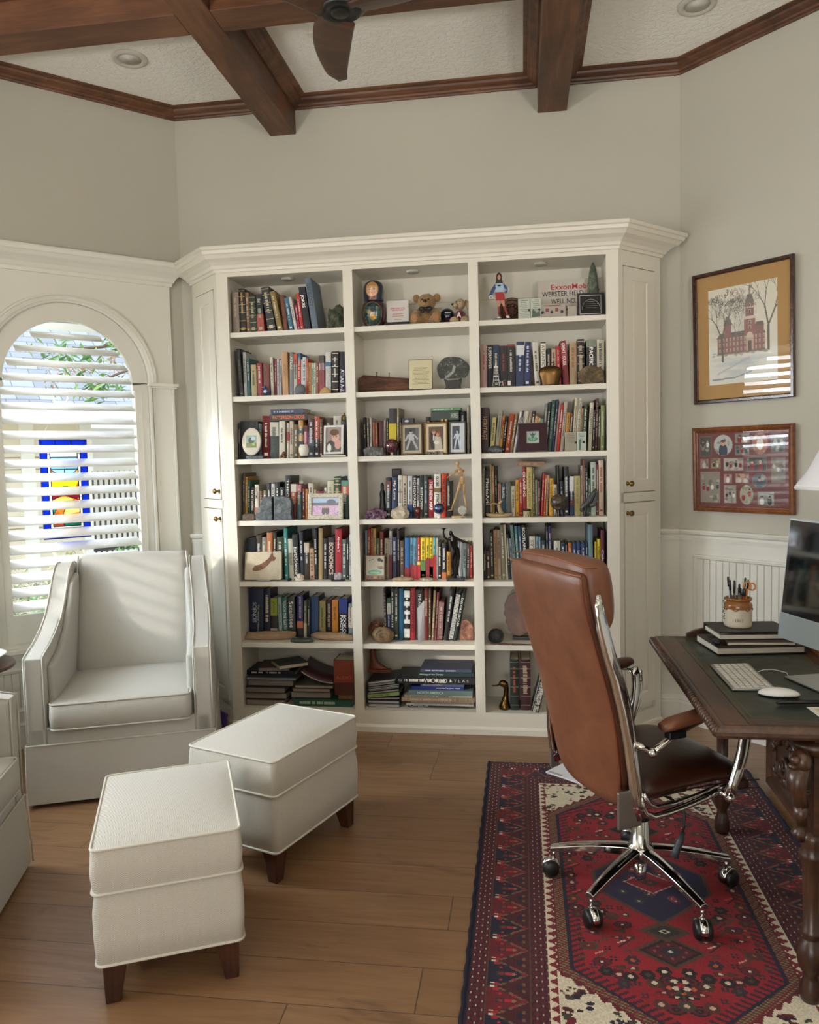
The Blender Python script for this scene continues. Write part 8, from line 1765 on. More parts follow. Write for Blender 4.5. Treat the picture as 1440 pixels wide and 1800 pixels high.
photo_frame('gold-framed wedding couple photo, centre of the three frames, third shelf, middle bay', 'E', 818, 1062, 312, Z3, 4.028, .008, '', figc(1), 0, matc='d9ccb0', fm=mat('8a6a3a', .3, .6))
photo_frame('narrow silver-framed dancer photo, right of the three frames, third shelf, middle bay', 'E', 1078, 1254, 306, Z3, 4.035, .007, '', figc(2), -3, matc='c9cccc', fm=M_FB)
cx, w, h=span('E', 840, 1010, 590, Z3, 4.0);t=thing('crystal', 'small brown crystal cluster at the foot of the gold-framed photo', 'crystal', (cx, 4.010, Z3+.0004));b=MB();rgm=random.Random(3)
for k in range(12):x=(k/11-.5)*w*.9;d=Vector((rgm.uniform(-.5, .5), rgm.uniform(-.3, .3), 1)).normalized();b.tube([(x, 0, 0), tuple(Vector((x, 0, 0))+d*.012), tuple(Vector((x, 0, 0))+d*.018)], [.0055, .0055, .001], 6)
b.build('crystals', stone('smoky_quartz', '3a322c', '6a6058', 'a9a098', 40, .25, .3), t)
GS='books lying behind the frames, third row, middle bay'
zt=at('E', 620, 318, 4.10).z
t=thing('small_box', 'small dark box with white mark standing behind the left athlete photo', 'box', (at('E', 640, 300, 4.10).x, 4.085, Z3+.0004));hh=at('E', 625, 272, 4.10).z-Z3;b=MB();b.box((-.028, 0, 0), (.034, .05, hh));b.build('box_body', mat('1d1c28', .4), t, bevel=.001)
b=MB();b.smooth=True;b.ball((-.002, -.0003, hh-.016), (.012, .0012, .006), 12);b.build('white_mark', mat('d9d9de', .5), t)
zt=Z3+.0
bz=at('E', 1030, 300, 4.137).z+.002
for k, (x0, x1, yt, yb, c_, lab)in enumerate(((885, 1180, 195, 290, '24352c', 'dark green box file lying on the books behind the gold frame'), (880, 1200, 162, 190, '3f7a4c', 'bright green book lying topmost behind the gold frame'))):
 lying('E', x0, x1, yt, yb, bz+(.0 if k==0 else.0500), 4.10, c_, lab, .14, GS, tx='HOMES' if k==0 else None, tc='c9d9c4', frac=(.72, .96))
for k, x in enumerate((1005, 1048)):
 p=at('E', x, 292, 4.085);t=thing('wooden_ball', ['small tan wooden ball above the gold frame, left one', 'small tan wooden ball above the gold frame, right one'][k], 'ball', (p.x, 4.085, bz+.0002));t.location.z=at('E', x, 310, 4.085).z
 b=MB();b.smooth=True;b.ball((0, 0, .009), .0088, 14);b.build('ball_body', mat('b5945c', .5), t)
cx, w, h=span('E', 320, 412, 955, Z4, 4.06);t=thing('hooded_figurine', 'black hooded figurine at the left of the row, fourth shelf, middle bay', 'figurine', (cx, 4.105, Z4+.0004))
b=MB();b.smooth=True;b.lathe([(0, 0), (w*.50, 0), (w*.46, .03), (w*.34, .08), (w*.30, h*.55), (w*.34, h*.68), (w*.26, h*.76), (w*.16, h*.80), (w*.20, h*.86), (w*.19, h*.94), (w*.10, h*.99), (0, h)], 20);b.build('robe', mat('101113', .35), t)
t=thing('hooded_figurine', 'tall dark ornament between books behind the row, fourth shelf, middle bay', 'figurine', (at('E', 500, 900, 4.15).x, 4.26, Z4+.0004));hh=at('E', 500, 805, 4.22).z-Z4
b=MB();b.box((-.03, -.015, 0), (.02, .015, hh));b.build('board', mat('2a2024', .4), t, bevel=.004)
cx, w, h=span('E', 190, 410, 1205, Z4, 4.01);t=thing('amethyst_cluster', 'purple and white crystal cluster at the left end, fourth shelf, middle bay', 'crystal', (cx, 4.03, Z4+.0004));b=MB();rock(b, (0, 0, 0), (w*.5, .028, h*.55), 3, .25, 2.2, .55, 3);rgm=random.Random(6)
for k in range(34):
 a=rgm.uniform(0, PI);x=w*.46*math.cos(a);z_=h*.62*math.sin(a)*rgm.uniform(.3, 1);p0=Vector((x*.9, -.018+rgm.uniform(-.006, .012), z_));d=Vector((x*6, -1, z_*8)).normalized();b.tube([p0, p0+d*.010, p0+d*.016], [.0062, .0062, .001], 6)
b.build('crystals', AMETH, t)
rockthing('quartz_rock', 'rough white quartz lump before the books, fourth shelf, middle bay', 'rock', 'E', 460, 650, 1205, Z4, 4.008, stone('white_quartz', '7a6e5c', 'b0a490', 'd4cbb8', 14, .5, .5), 8, .45, .32, 1.6, smooth=False)
cx, w, h=span('E', 715, 785, 1205, Z4, 4.01);t=thing('stone_egg', 'dark red polished stone egg on a stand, fourth shelf, middle bay', 'egg', (cx, 4.022, Z4+.0004));b=MB();b.smooth=True;b.ball((0, 0, h*.58), (w*.47, w*.47, h*.42), 22);b.build('egg_body', stone('red_jasper', '2a0c0a', '4f1712', '6a2a20', 16, .1, .0), t)
b=MB();b.smooth=True;b.lathe([(0, 0), (.012, 0), (.010, .005), (.007, .008), (.010, .016)], 16);b.build('stand', mat('241812', .3), t)
cx, w, h=span('E', 910, 1028, 1170, Z4, 4.0);t=thing('mineral_sphere', 'polished blue sphere on small white stand, fourth shelf, middle bay', 'sphere', (cx, 4.022, Z4+.0004));r_=w/2;b=MB();b.smooth=True;b.ball((0, 0, h-r_*.98), r_, 28);M_BS, n=newmat('lapis_blue', .08);a_=n.noise(n.coord(scale=(1, 1, 6)), 16, 4, .6, 1);n.color(n.ramp(a_, [(.4, '0e1530'), (.58, '1f2f5c'), (.72, '5c6c90')]));n.b.inputs['Coat Weight'].default_value=.8;b.build('sphere_body', M_BS, t)
b=MB();b.smooth=True;b.lathe([(0, 0), (.013, 0), (.011, .006), (.010, h-2*r_+.004)], 16);b.build('stand', mat('c9c4bc', .3), t)
M_MAN=wood('pale_mannequin_wood', 'a88458', 'c09c6c', 'd4b484', 'Z', .5, 2)
gY=4.045
def mp_(x, y, dy=0):p=at('E', x, y, gY);return Vector((p.x, gY+dy, p.z))
base_x=at_floor('E', 1165, Z4, gY)
t=thing('artist_mannequin', 'jointed pale wooden artist mannequin leaning over the books, fourth shelf, middle bay', 'mannequin', (base_x, gY, Z4+.0004))
def loc(v):return(v.x-base_x, v.y-gY, v.z-Z4)
def limb(nm, pts, rad):
 b=MB();b.smooth=True;b.tube([loc(p)for p in pts], rad, 12);b.ball(loc(pts[0]), rad[0]*1.0, 10);b.ball(loc(pts[-1]), rad[-1]*1.0, 10);return b.build(nm, M_MAN, t)
b=MB();b.smooth=True;h0=mp_(1165, 752);rock(b, loc(h0), (.0095, .0095, .0145), 1, .03, 1, None, 3);b.build('head', M_MAN, t)
limb('neck', [mp_(1172, 782), mp_(1180, 800)], [.004, .005])
limb('chest', [mp_(1184, 806), mp_(1192, 830), mp_(1205, 858)], [.010, .0175, .011])
limb('abdomen', [mp_(1207, 866), mp_(1210, 882)], [.008, .008])
limb('hips', [mp_(1212, 905), mp_(1214, 945)], [.0125, .0140])
limb('upper_arm', [mp_(1160, 820, -.012), mp_(1128, 848, -.014)], [.0055, .0045]);limb('forearm', [mp_(1124, 852, -.014), mp_(1080, 885, -.012)], [.0045, .0032]);limb('hand', [mp_(1076, 888, -.012), mp_(1056, 900, -.010)], [.0035, .0015])
limb('upper_arm', [mp_(1228, 826, .012), mp_(1215, 860, -.014)], [.0055, .0045]);limb('forearm', [mp_(1212, 862, -.016), mp_(1150, 868, -.02)], [.0045, .003])
limb('thigh', [mp_(1196, 955, -.004), mp_(1160, 1075, -.008)], [.0085, .0065]);limb('shin', [mp_(1157, 1085, -.008), mp_(1108, 1225, -.010)], [.006, .004]);limb('foot', [mp_(1108, 1238, -.010), mp_(1072, 1245, -.016)], [.0045, .003])
limb('thigh', [mp_(1232, 955, .004), mp_(1236, 1075, .006)], [.0085, .0065]);limb('shin', [mp_(1237, 1085, .006), mp_(1262, 1225, .006)], [.006, .004]);limb('foot', [mp_(1266, 1240, .006), mp_(1238, 1262, -.004)], [.0045, .003])
b=MB();b.smooth=True;b.tube([loc(mp_(1210, 940, .006)), (.004, 0, .010)], .0014, 6);b.build('support_rod', mat('a9a9a4', .3, .7), t)
b=MB();b.smooth=False;b.lathe([(0, 0), (.030, 0), (.031, .003), (.031, .009), (.028, .011), (0, .011)], 32);b.build('base', M_MAN, t)
cx, w, h=span('E', 1150, 1288, 1142, Z4, 4.008);t=thing('spiral_shell', 'round spiral white shell on wire stand at the right end, fourth shelf, middle bay', 'shell', (cx, 4.014, Z4+.0004));b=MB();b.smooth=True;pts=[];rr=[]
for k in range(60):f=k/59;a=2*PI*3.2*f;r_=.0215*(1-.85*f);pts.append((r_*math.cos(a)*.95, .002, .040+r_*math.sin(a)));rr.append(.0042*(1-.6*f))
b.tube(pts, rr, 8);b.lathe([(0, -.002), (.022, -.002), (.024, .002), (0, .003)], 28, xf=Matrix.Translation((0, .005, .040))@Matrix.Rotation(PI/2, 4, 'X'));b.build('shell_body', mat('b9b5aa', .4), t)
b=MB();b.smooth=True
for s_ in(-1, 1):b.tube([(s_*.016, -.004, 0), (-s_*.008, 0, .020), (-s_*.018, .002, .030)], .0016, 6)
b.build('wire_stand', mat('c9c4b8', .4), t)
rockthing('rock', 'oval dark polished fossil stone at the left end, third shelf, right bay', 'rock', 'F', 150, 312, 535, Z3, 4.006, stone('dark_fossil_stone', '1c1f20', '3c4244', '7a8284', 45, .35, .4), 3, .5, .05)
cx, w, h=span('F', 468, 766, 312, Z3, 4.03)
t=thing('thistle_frame', 'square maroon velvet frame with green thistle picture, third shelf, right bay', 'picture', xf=Matrix.Translation((cx, 4.026, Z3+.0045))@Matrix.Rotation(R(-8), 4, 'X'))
b=MB();rect=[(-w/2, 0), (w/2, 0), (w/2, h), (-w/2, h)];b.loft([[(q[0], y, q[1])for q in inset(rect, d)]for d, y in((0, .014), (0, .002), (.004, -.002), (w*.27, -.004), (w*.29, 0), (w*.29, .006))], caps=False);b.box((-w/2, .006, 0), (w/2, .014, h));b.build('velvet_frame', mat('331019', .9, sheen=.6), t)
c=Canvas(40, 40, 'a8b5ac');c.line(20, 6, 20, 22, 1.6, '3a6a4c');c.ell(20, 22, 5, 5, '3f7a58');c.poly([(13, 26), (27, 26), (30, 36), (24, 31), (20, 37), (16, 31), (10, 36)], '5a4a6a')
for s_ in(-1, 1):c.poly([(20, 8), (20+s_*14, 20), (20+s_*16, 12), (20+s_*6, 6)], '4a8a68');c.poly([(20, 12), (20+s_*13, 26), (20+s_*9, 16)], '5c9a78')
painted_grid('thistle_picture', c, w*.42, h*.42, t, XF((0, .005, h*.5), (1, 0, 0), (0, 0, 1)))
b=MB();b.prism([(.014, 0), (.026, 0), (.014, .08)], -.015, .015, lambda u, v, w_:(w_, u, v));b.build('easel_back', mat('2a1016', .8), t)
for k, (x0, x1, yt, lab)in enumerate(((942, 1060, 402, 'clear acrylic block with faint text, third shelf, right bay, left of the two'), (1064, 1158, 396, 'white and green printed acrylic block, third shelf, right bay, right of the two'))):
 cx, w, h=span('F', x0, x1, yt, Z3, 4.012);t=thing('award_block', lab, 'award', (cx, 4.010, Z3+.0004), group='acrylic award blocks')
 b=MB();b.box((-w/2, 0, 0), (w/2, .020, h));b.build('block', mat(['9c9684', 'b9bfb4'][k], .08, coat=1.0), t, bevel=.002);b=MB();rgm=random.Random(k+5)
 for j in range(7):l=w*rgm.uniform(.3, .75);b.box((-l/2, -.0008, h*(.88-.075*j)), (l/2, 0, h*(.88-.075*j)+.002))
 if k:b.prism([(-w*.35, h*.05), (-w*.12, h*.05), (-w*.05, h*.62), (-w*.28, h*.6)], -.0009, 0, lambda u, v, w_:(u, w_, v))
 b.build('printed_text', mat(['5a5848', '3a6a50'][k], .4), t);b=MB();b.smooth=True;b.ball((w*.42 if k==0 else w*.22, -.0005, h*.45), (.006, .003, .006), 10);b.build('dark_dot', mat('0c0f14', .2), t)
cx, w, h=span('F', 140, 412, 1090, Z4, 4.01)
t=thing('whale_tail_carving', 'cream carved whale tail on a curved base at the left, fourth shelf, right bay', 'carving', (cx, 4.028, Z4+.0004));M_BONE=mat('a8906a', .45)
b=MB();b.smooth=True;rings=[]
for j in range(11):f=j/10;x=-w/2+w*f;r_=.012*math.sin(PI*(.1+.8*f))**.5;rings.append([(x, .016*math.cos(a)*math.sin(PI*(.08+.84*f)), max(0, .010+.006*(2*f-1)**2+r_*math.sin(a)*.9))for a in[2*PI*q/12 for q in range(12)]])
b.loft(rings);b.build('base', M_BONE, t)
b=MB();b.smooth=True;b.tube([(w*.12, 0, .014), (.02*w, 0, h*.42), (-.02*w, 0, h*.66), (-.0*w, 0, h*.80)], [.013, .011, .008, .007], 12);b.tube([(0, 0, h*.76), (-w*.22, -.002, h*.80), (-w*.46, 0, h*.76), (-w*.5, 0, h*.70)], [.008, .008, .006, .002], 10, sq=(.6, 1.4));b.tube([(0, 0, h*.78), (w*.08, 0, h*.92), (w*.12, 0, h*1.0)], [.008, .007, .002], 10, sq=(1, 1));b.build('tail', M_BONE, t)
cx, w, h=span('F', 515, 600, 1180, Z4, 4.01);t=thing('small_drum', 'tiny drum-shaped box with dark lid and zigzag side, fourth shelf, right bay', 'box', (cx, 4.022, Z4+.0004));b=MB();b.smooth=False;b.lathe([(0, 0), (w*.48, 0), (w*.48, h*.75), (0, h*.75)], 24);b.build('drum_body', mat('b9ac80', .5), t)
b=MB();b.smooth=True;b.lathe([(0, h*.75), (w*.5, h*.75), (w*.5, h*.95), (w*.3, h), (0, h)], 24);b.build('lid', mat('241a12', .3), t)
b=MB()
for k in range(10):a=2*PI*k/10;x, y=w*.485*math.cos(a), w*.485*math.sin(a);b.tube([(x, y, .003), (w*.485*math.cos(a+.31), w*.485*math.sin(a+.31), h*.7), (w*.485*math.cos(a+.62), w*.485*math.sin(a+.62), .003)], .0011, 4)
b.build('zigzag', mat('2a2a1c', .5), t)
cx, w, h=span('F', 792, 972, 1030, Z4, 4.0);t=thing('mineral_sphere', 'large polished brown stone sphere on clear stand, fourth shelf, right bay', 'sphere', (cx, 4.040, Z4+.0004));r_=w/2*.96;b=MB();b.smooth=True;b.ball((0, 0, h-r_), r_, 32);M_NS, n=newmat('brown_fossil_sphere', .22);a_=n.noise(n.coord(), 40, 5, .7, 1);n.color(n.ramp(a_, [(.4, '33281f'), (.55, '54453a'), (.68, '7a6a5a')]));b.build('sphere_body', M_NS, t)
b=MB();b.smooth=True
for k in range(3):a=k*2.1+.4;b.tube([(.022*math.cos(a), .022*math.sin(a), 0), (.014*math.cos(a), .014*math.sin(a), h-2*r_+.004)], .003, 6)
b.lathe([(0, 0), (.03, 0), (.03, .003), (0, .003)], 24);b.build('stand', mat('6a6a62', .15), t)
cx, w, h=span('F', 1095, 1280, 978, Z4, 4.01);t=thing('bird_carving', 'dark grey stone bird carving with raised wing at the right, fourth shelf, right bay', 'carving', (cx, 4.03, Z4+.0004));M_BD=stone('dark_soapstone', '26282a', '3a3d3e', '55585a', 20, .35, .2)
b=MB();b.smooth=True;b.tube([(-w*.46, 0, h*.22), (-w*.38, 0, h*.30), (-w*.15, 0, h*.42), (w*.08, 0, h*.62), (w*.25, 0, h*.82), (w*.42, 0, h*.98)], [.005, .010, .018, .017, .013, .008], 14, sq=(1, .8));b.ball((-w*.40, 0, h*.24), (.010, .009, .010), 12);b.build('body', M_BD, t)
b=MB();b.smooth=True;b.tube([(w*.05, -.008, h*.38), (w*.25, -.008, h*.42), (w*.40, -.004, h*.66), (w*.47, 0, h*.90)], [.010, .012, .010, .004], 10, sq=(1, .5));b.build('wing', M_BD, t)
for x in(-.18, -.02):b=MB();b.smooth=True;b.tube([(w*x, -.002, h*.34), (w*x-.004, -.004, h*.14), (w*x-.004, -.004, 0)], [.009, .006, .007], 8);b.build('leg', M_BD, t)
t, hh=lying('F', 455, 730, 702, 750, at('F', 590, 753, 4.098).z+.0045, 4.095, '8f6a48', 'slim brown book lying across the row, fourth shelf, right bay', .10, 'books lying on the row, right bay', tilt=1.5, tc='c9a078')
cx, w, h=span('H', 130, 345, 430, Z5, 4.035)
t=thing('tile_painting', 'small painted tile of turquoise fish in a wooden frame, fifth shelf, middle bay', 'picture', xf=Matrix.Translation((cx, 4.032, Z5+.003))@Matrix.Rotation(R(-8), 4, 'X'))
c=Canvas(46, 50, 'b5b09c');c.rect(0, 0, 46, 9, '8f6a50');c.ell(22, 15, 18, 5, '4a9a98');c.ell(22, 14, 14, 2.4, 'a8b87a');c.ell(36, 27, 8, 2.4, 'a8804a');c.ell(38, 24, 8, 1.6, '4a5a5a');c.ell(34, 42, 5, 4, '2a2c28');c.ell(40, 40, 4, 3, '3a3c34');c.line(6, 40, 20, 44, 1, '5a5a50');c.line(8, 34, 28, 34, .9, '7a7a6c');c.line(4, 22, 10, 10, 1, '3f8a88')
for k in range(5):c.rect(2+k*9, 1, 8+k*9, 6, ['8a2a2c', '3a4a5a', 'a88a3a', '6a2a30', '2a5a50'][k])
b=MB();rect=[(-w/2, 0), (w/2, 0), (w/2, h), (-w/2, h)];b.loft([[(q[0], y, q[1])for q in inset(rect, d)]for d, y in((0, .012), (0, -.002), (.005, -.003), (.007, .001), (.007, .005))], caps=False);b.box((-w/2, .005, 0), (w/2, .012, h));b.build('frame', mat('6a4a34', .5), t)
painted_grid('painted_tile', c, w-.014, h-.014, t, XF((0, .004, h/2), (1, 0, 0), (0, 0, 1)), m=attr_mat(.2, 'glass'))
for k, (x0, x1, lab, m_, hh)in enumerate(((412, 650, 'flat oval brown stone bowl on the shelf edge, fifth shelf, middle bay', TANR, .014), (698, 862, 'flat striped oval stone beside the brown bowl, fifth shelf, middle bay', stone('striped_stone', '4a4034', '8f8470', 'd4cdbc', 30, .4, .2), .012))):
 cx, w, h=span('H', x0, x1, 640, Z5, 4.02);t=thing('oval_stone', lab, 'stone', (cx, 4.035, Z5+.0004));b=MB();b.smooth=True;rock(b, (0, 0, 0), (w/2, .026, hh), k+2, .06, 2, .6, 3);b.build('body', m_, t)
gY=4.05;base_x=at_floor('H', 1088, Z5, gY)
t=thing('discus_figure', 'dark bronze figurine with one arm raised on black square base, fifth shelf, middle bay', 'figurine', (base_x, gY, Z5+.0004));M_BRZ=mat('1e1915', .3, .7)
def mq(x, y, dy=0):p=at('H', x, y, gY);return Vector((p.x-base_x, dy, p.z-Z5))
b=MB();b.box((-.046, -.032, 0), (.046, .030, .016));b.build('base', mat('121214', .3), t, bevel=.002)
b=MB();b.smooth=True;VV=[]
segs=[([mq(1040, 200), mq(1045, 225)], [.009, .006]), ([mq(1050, 225), mq(1062, 270), mq(1070, 320), mq(1092, 365)], [.012, .020, .017, .015]), ([mq(1040, 245), mq(1000, 262), mq(968, 235)], [.009, .007, .0055]), ([mq(968, 235), mq(958, 195), mq(962, 160)], [.0055, .005, .0045]), ([mq(1080, 245), mq(1130, 265), mq(1180, 290)], [.009, .007, .0055]), ([mq(1180, 290), mq(1222, 298)], [.005, .0045]), ([mq(1082, 370), mq(1058, 440), mq(1050, 490)], [.0135, .010, .0075]), ([mq(1050, 490), mq(1056, 560), mq(1066, 625)], [.0085, .0065, .005]), ([mq(1104, 370), mq(1118, 440), mq(1112, 490)], [.0135, .010, .0075]), ([mq(1112, 490), mq(1104, 560), mq(1106, 625)], [.0085, .0065, .005])]
for p_, r_ in segs:b.tube(p_, r_, 12);b.ball(p_[-1], r_[-1], 10);b.ball(p_[0], r_[0], 10)
b.ball(mq(1036, 195), (.011, .011, .014), 14);b.ball(mq(962, 152), (.006, .005, .007), 10);b.tube([mq(1060, 628, -.004), mq(1045, 640, -.014)], [.006, .004], 8);b.tube([mq(1108, 628, -.004), mq(1120, 640, -.014)], [.006, .004], 8)
o=b.build('figure', M_BRZ, t);rm=o.modifiers.new('fuse', 'REMESH');rm.mode='VOXEL';rm.voxel_size=.0022;rm.use_smooth_shade=True;b=MB();b.smooth=True;b.lathe([(0, -.003), (.012, -.002), (.012, .002), (0, .003)], 18, tuple(mq(962, 146)));b.build('discus', M_BRZ, t)
for k, (x0, x1, yt, Yk, m_, lab, dpt, am)in enumerate(((165, 318, 1120, 4.15, AGATE, 'round brown fossil shell behind the rounded stone, sixth shelf, middle bay', .3, .05), (205, 430, 1190, 4.026, stone('tan_ammonite', '4a3824', '7f6746', 'b0966c', 12, .5, .6), 'rounded tan fossil ammonite at the left, sixth shelf, middle bay', .45, .08))):
 cx, w, h=span('H', x0, x1, yt, Z6, Yk);t=thing('fossil', lab, 'fossil', (cx, Yk+.02, Z6+.0004));b=MB();b.smooth=True;rock(b, (0, 0, 0), (w/2, w*dpt/2, h/1.85), k+4, am, 1.4, .85, 4);b.build('shell_body', m_, t)
 b=MB();b.smooth=True;pts=[]
 for j in range(40):f=j/39;a=2*PI*1.8*f;r_=w*.38*(1-.8*f);pts.append((r_*math.cos(a), -w*dpt/2*math.sqrt(max(.05, 1-(r_*2/w)**2))-.001, h*.5+r_*math.sin(a)*h/w))
 b.tube(pts, .003, 6);b.build('spiral_ridge', m_, t)
cx, w, h=span('H', 1130, 1285, 1110, Z6, 4.10);t=thing('fossil', 'reddish fossil slab behind the spiral notebooks, sixth shelf, middle bay', 'fossil', (cx-.004, 4.12, Z6+.006));pts=[(-.5, .02), (.5, .0), (.5, .62), (.3, .86), (.05, 1.0), (-.25, .96), (-.42, .6)]
b=MB();b.prism([(x*w, z*h)for x, z in pts], -.012, .012, lambda u, v, w_:(u, w_, v));b.build('slab', stone('red_fossil', '4a241a', '8a5a48', 'c9a890', 16, .6, .7), t, bevel=.004);t.location.z=Z6+.0004
t=thing('magazine', 'bundle of white papers hanging over the shelf edge, sixth shelf, middle bay', 'magazine', (at_floor('H', 712, Z6, 4.02), 4.0, Z6+.0008));b=MB()
for k in range(4):
 p_=[at('H', 682+16*k, 985+6*k-60*(k==3), 4.012), at('H', 755, 900+8*k, 4.03), at('H', 745+2*k, 1330, 4.02), at('H', 690+14*k, 1345, 4.0)];o_=t.location
 b.raw([tuple(p-Vector(o_)+Vector((0, .004*k, 0)))for p in p_]+[tuple(p-Vector(o_)+Vector((.001, .004*k+.0016, 0)))for p in p_], [(0, 1, 2, 3), (7, 6, 5, 4), (0, 4, 5, 1), (1, 5, 6, 2), (2, 6, 7, 3), (3, 7, 4, 0)])
b.cur=0;b.build('sheets', [mat('cfd0da', .5)], t)
rockthing('stone', 'smooth dark oval stone at the left end, sixth shelf, right bay', 'stone', 'I', 162, 320, 1165, Z6, 4.05, DARKR, 2, .8, .04)
cx, w, h=span('I', 318, 700, 830, Z6, 4.14)
t=thing('agate_slab', 'tall rough-edged brown agate slab partly hidden by the office chair', 'mineral', xf=Matrix.Translation((cx, 4.15, Z6+.0160))@Matrix.Rotation(R(-6), 4, 'X'));rgm=random.Random(12);pts=[]
for q in range(30):a=2*PI*q/30;r_=1+rgm.uniform(-.06, .06)+.08*math.sin(3*a+1);pts.append((w*.5*r_*math.cos(a), max(0, h*.52+h*.5*r_*math.sin(a))))
b=MB();b.prism(pts, 0, .016, lambda u, v, w_:(u, w_, v));b.build('slab', stone('banded_agate', '4a2a1c', '74482e', '9a7454', 5, .35, .1), t, bevel=.002)
b=MB();b.box((-.05, -.02, -.0115), (.05, .035, -.0));b.build('slab_stand', mat('120e0c', .4), t)
t=thing('beaded_strap', 'dark red patterned strap lying on the shelf edge, sixth shelf, right bay', 'strap', (at_floor('I', 180, Z6, 4.02), 4.03, Z6+.0006));b=MB();b.smooth=True;b.tube([(0, 0, .004), (.05, -.012, .005), (.10, -.014, .004), (.16, -.016, .005), (.22, -.014, .004)], [.003, .008, .008, .006, .003], 8, sq=(.4, 1.3));b.build('strap_body', stone('red_beads', '2a1010', '5a1c1c', 'a8907c', 160, .5, .3), t)
GA='stacked books on the bottom shelf, left bay'
def stack(cell, z0, items, gname):
 z=z0+.0004
 for(x0, x1, yt, yb, Y, col, lab, dp, kw)in items:
  t_, hh=lying(cell, x0, x1, yt, yb, z, Y, col, lab, dp, gname, **kw);z+=hh+.0006
  if kw.get('tilt'):z+=0
 return z
PC='8f8478'
zz=stack('J', Z7, [(197, 600, 730, 798, 4.03, '2a1c1c', 'thick book with brownish pages, lowest of the far left stack, bottom shelf', .2, dict(pages_front=True, pagecol=PC)), (190, 622, 650, 722, 4.04, '33191c', 'dark red-covered book second from the bottom of the far left stack', .2, dict(pages_front=True, pagecol=PC)), (190, 600, 570, 636, 4.03, '241a1e', 'dark book third from the bottom of the far left stack', .2, dict(pages_front=True, pagecol='7f766c')), (210, 690, 475, 552, 4.05, '2a1a18', 'wide thick book fourth from the bottom of the far left stack', .2, dict(pages_front=True, pagecol='8a827a')), (192, 720, 438, 470, 4.03, '3a3a40', 'thin grey magazine under the dark album in the far left stack', .2, dict(pages_front=True, pagecol='8f9090')), (200, 715, 385, 432, 4.08, '0e0f14', 'black album in the far left stack under the tilted books', .19, dict()), (320, 640, 325, 372, 4.05, '3a2020', 'pale paged book below the topmost green book, far left stack', .17, dict(pages_front=True, pagecol='8a857c', rz=8))], GA)
t=thing('book', 'topmost turned green picture book of the far left stack, bottom shelf', 'book', xf=Matrix.Translation((at('J', 545, 350, 4.005).x, 4.012, zz+.0005))@Matrix.Rotation(R(35), 4, 'Z'), group=GA)
b=MB();b.box((0, 0, 0), (.165, .20*0+.16, .0015));b.box((0, 0, .018), (.165, .16, .0195));b.build('cover', mat('14281c', .3), t);b=MB();b.box((.001, .001, .0015), (.163, .158, .018));b.build('page_block', mat('b0a690', .85), t)
c=Canvas(40, 38, '16301f');c.ell(14, 10, 6, 4, '7a3a28');c.rect(22, 6, 32, 12, '4a5a6a');rgm=np.random.RandomState(1)
for k in range(60):c.ell(rgm.uniform(0, 40), rgm.uniform(0, 38), 2, 1, ['1f4a2c', '3a5a34', '24341f', '5a6a4a'][rgm.randint(4)], .6)
painted_grid('cover_art', c, .163, .158, t, Matrix.Translation((.0825, .080, .0198)), m=attr_mat(.5))
stack('J', Z7, [(700, 1312, 700, 780, 4.035, '1e4a38', 'wide green book with pictures, lowest of the centre stack, bottom left shelf', .2, dict(tc='a9b5a0')), (665, 1090, 625, 698, 4.05, '241a1c', 'thick book above the green one, centre stack, bottom left shelf', .2, dict(pages_front=True, pagecol='857c72')), (680, 1080, 572, 614, 4.04, '3a2c2a', 'medium book third up in the centre stack, bottom left shelf', .2, dict(pages_front=True, pagecol='8a8278')), (705, 1110, 528, 562, 4.04, '4a4a3c', 'thin patterned book fourth up in the centre stack, bottom left shelf', .2, dict(pages_front=True, pagecol='9a9488')), ], GA)
zc=Z7+.0004+sum((b_-a_)/6*4.04/CAM_F+.0006 for a_, b_ in((700, 780), (625, 698), (572, 614), (528, 562)))+.001
p0=at('J', 775, 400, 4.06);t=thing('book', 'dark red paperback sagging in a curve on the centre stack, bottom left shelf', 'book', (p0.x, 4.06, zc+.002), group=GA);b=MB();b.smooth=True;wv=at('J', 1110, 400, 4.06).x-p0.x;rings=[]
for j in range(13):f=j/12;z_=.062*(1-f)**2.0;rings.append([(wv*f, 0, z_), (wv*f, .19, z_+.03), (wv*f, .19, z_+.042), (wv*f, 0, z_+.010)])
b.loft(rings);b.build('cover', mat('3c1d22', .35), t);b=MB()
for j in range(12):
 f0, f1=j/12, (j+1)/12;b.raw([(wv*f0, -.0006, .062*(1-f0)**2+.0022), (wv*f1, -.0006, .062*(1-f1)**2+.0022), (wv*f1, -.0006, .062*(1-f1)**2+.0082), (wv*f0, -.0006, .062*(1-f0)**2+.0082)], [(0, 1, 2, 3)])
b.build('page_block', mat('a39a90', .85), t)
zw=Z7+.0004+80/6*4.035/CAM_F+.001
t_, hh=lying('J', 1168, 1332, 640, 682, zw, 4.045, '6a4428', 'small brown wooden-looking book under the orange novel, bottom left shelf', .15, GA, tc='8a5a34')
x0=at('J', 1128, 500, 4.05).x;x1=at('J', 1330, 500, 4.05).x;hz=at('J', 1220, 300, 4.05).z-(zw+hh+.001)
t=thing('book', 'very thick orange and brown book standing at the right, bottom left shelf', 'book', (x0, 4.045, zw+hh+.001), group=GA);book_mesh(x1-x0, hz, .15, '').build('cover', mat('4a2018', .4), t)
b=MB();b.box((.003, .007, .003), (x1-x0-.003, .145, hz-.003));b.build('page_block', M_PAGES, t);b=MB();b.box((-.0004, -.0008, hz*.36), (x1-x0+.0004, .003, hz*.98));b.build('cover_band', mat('7c3220', .4), t)
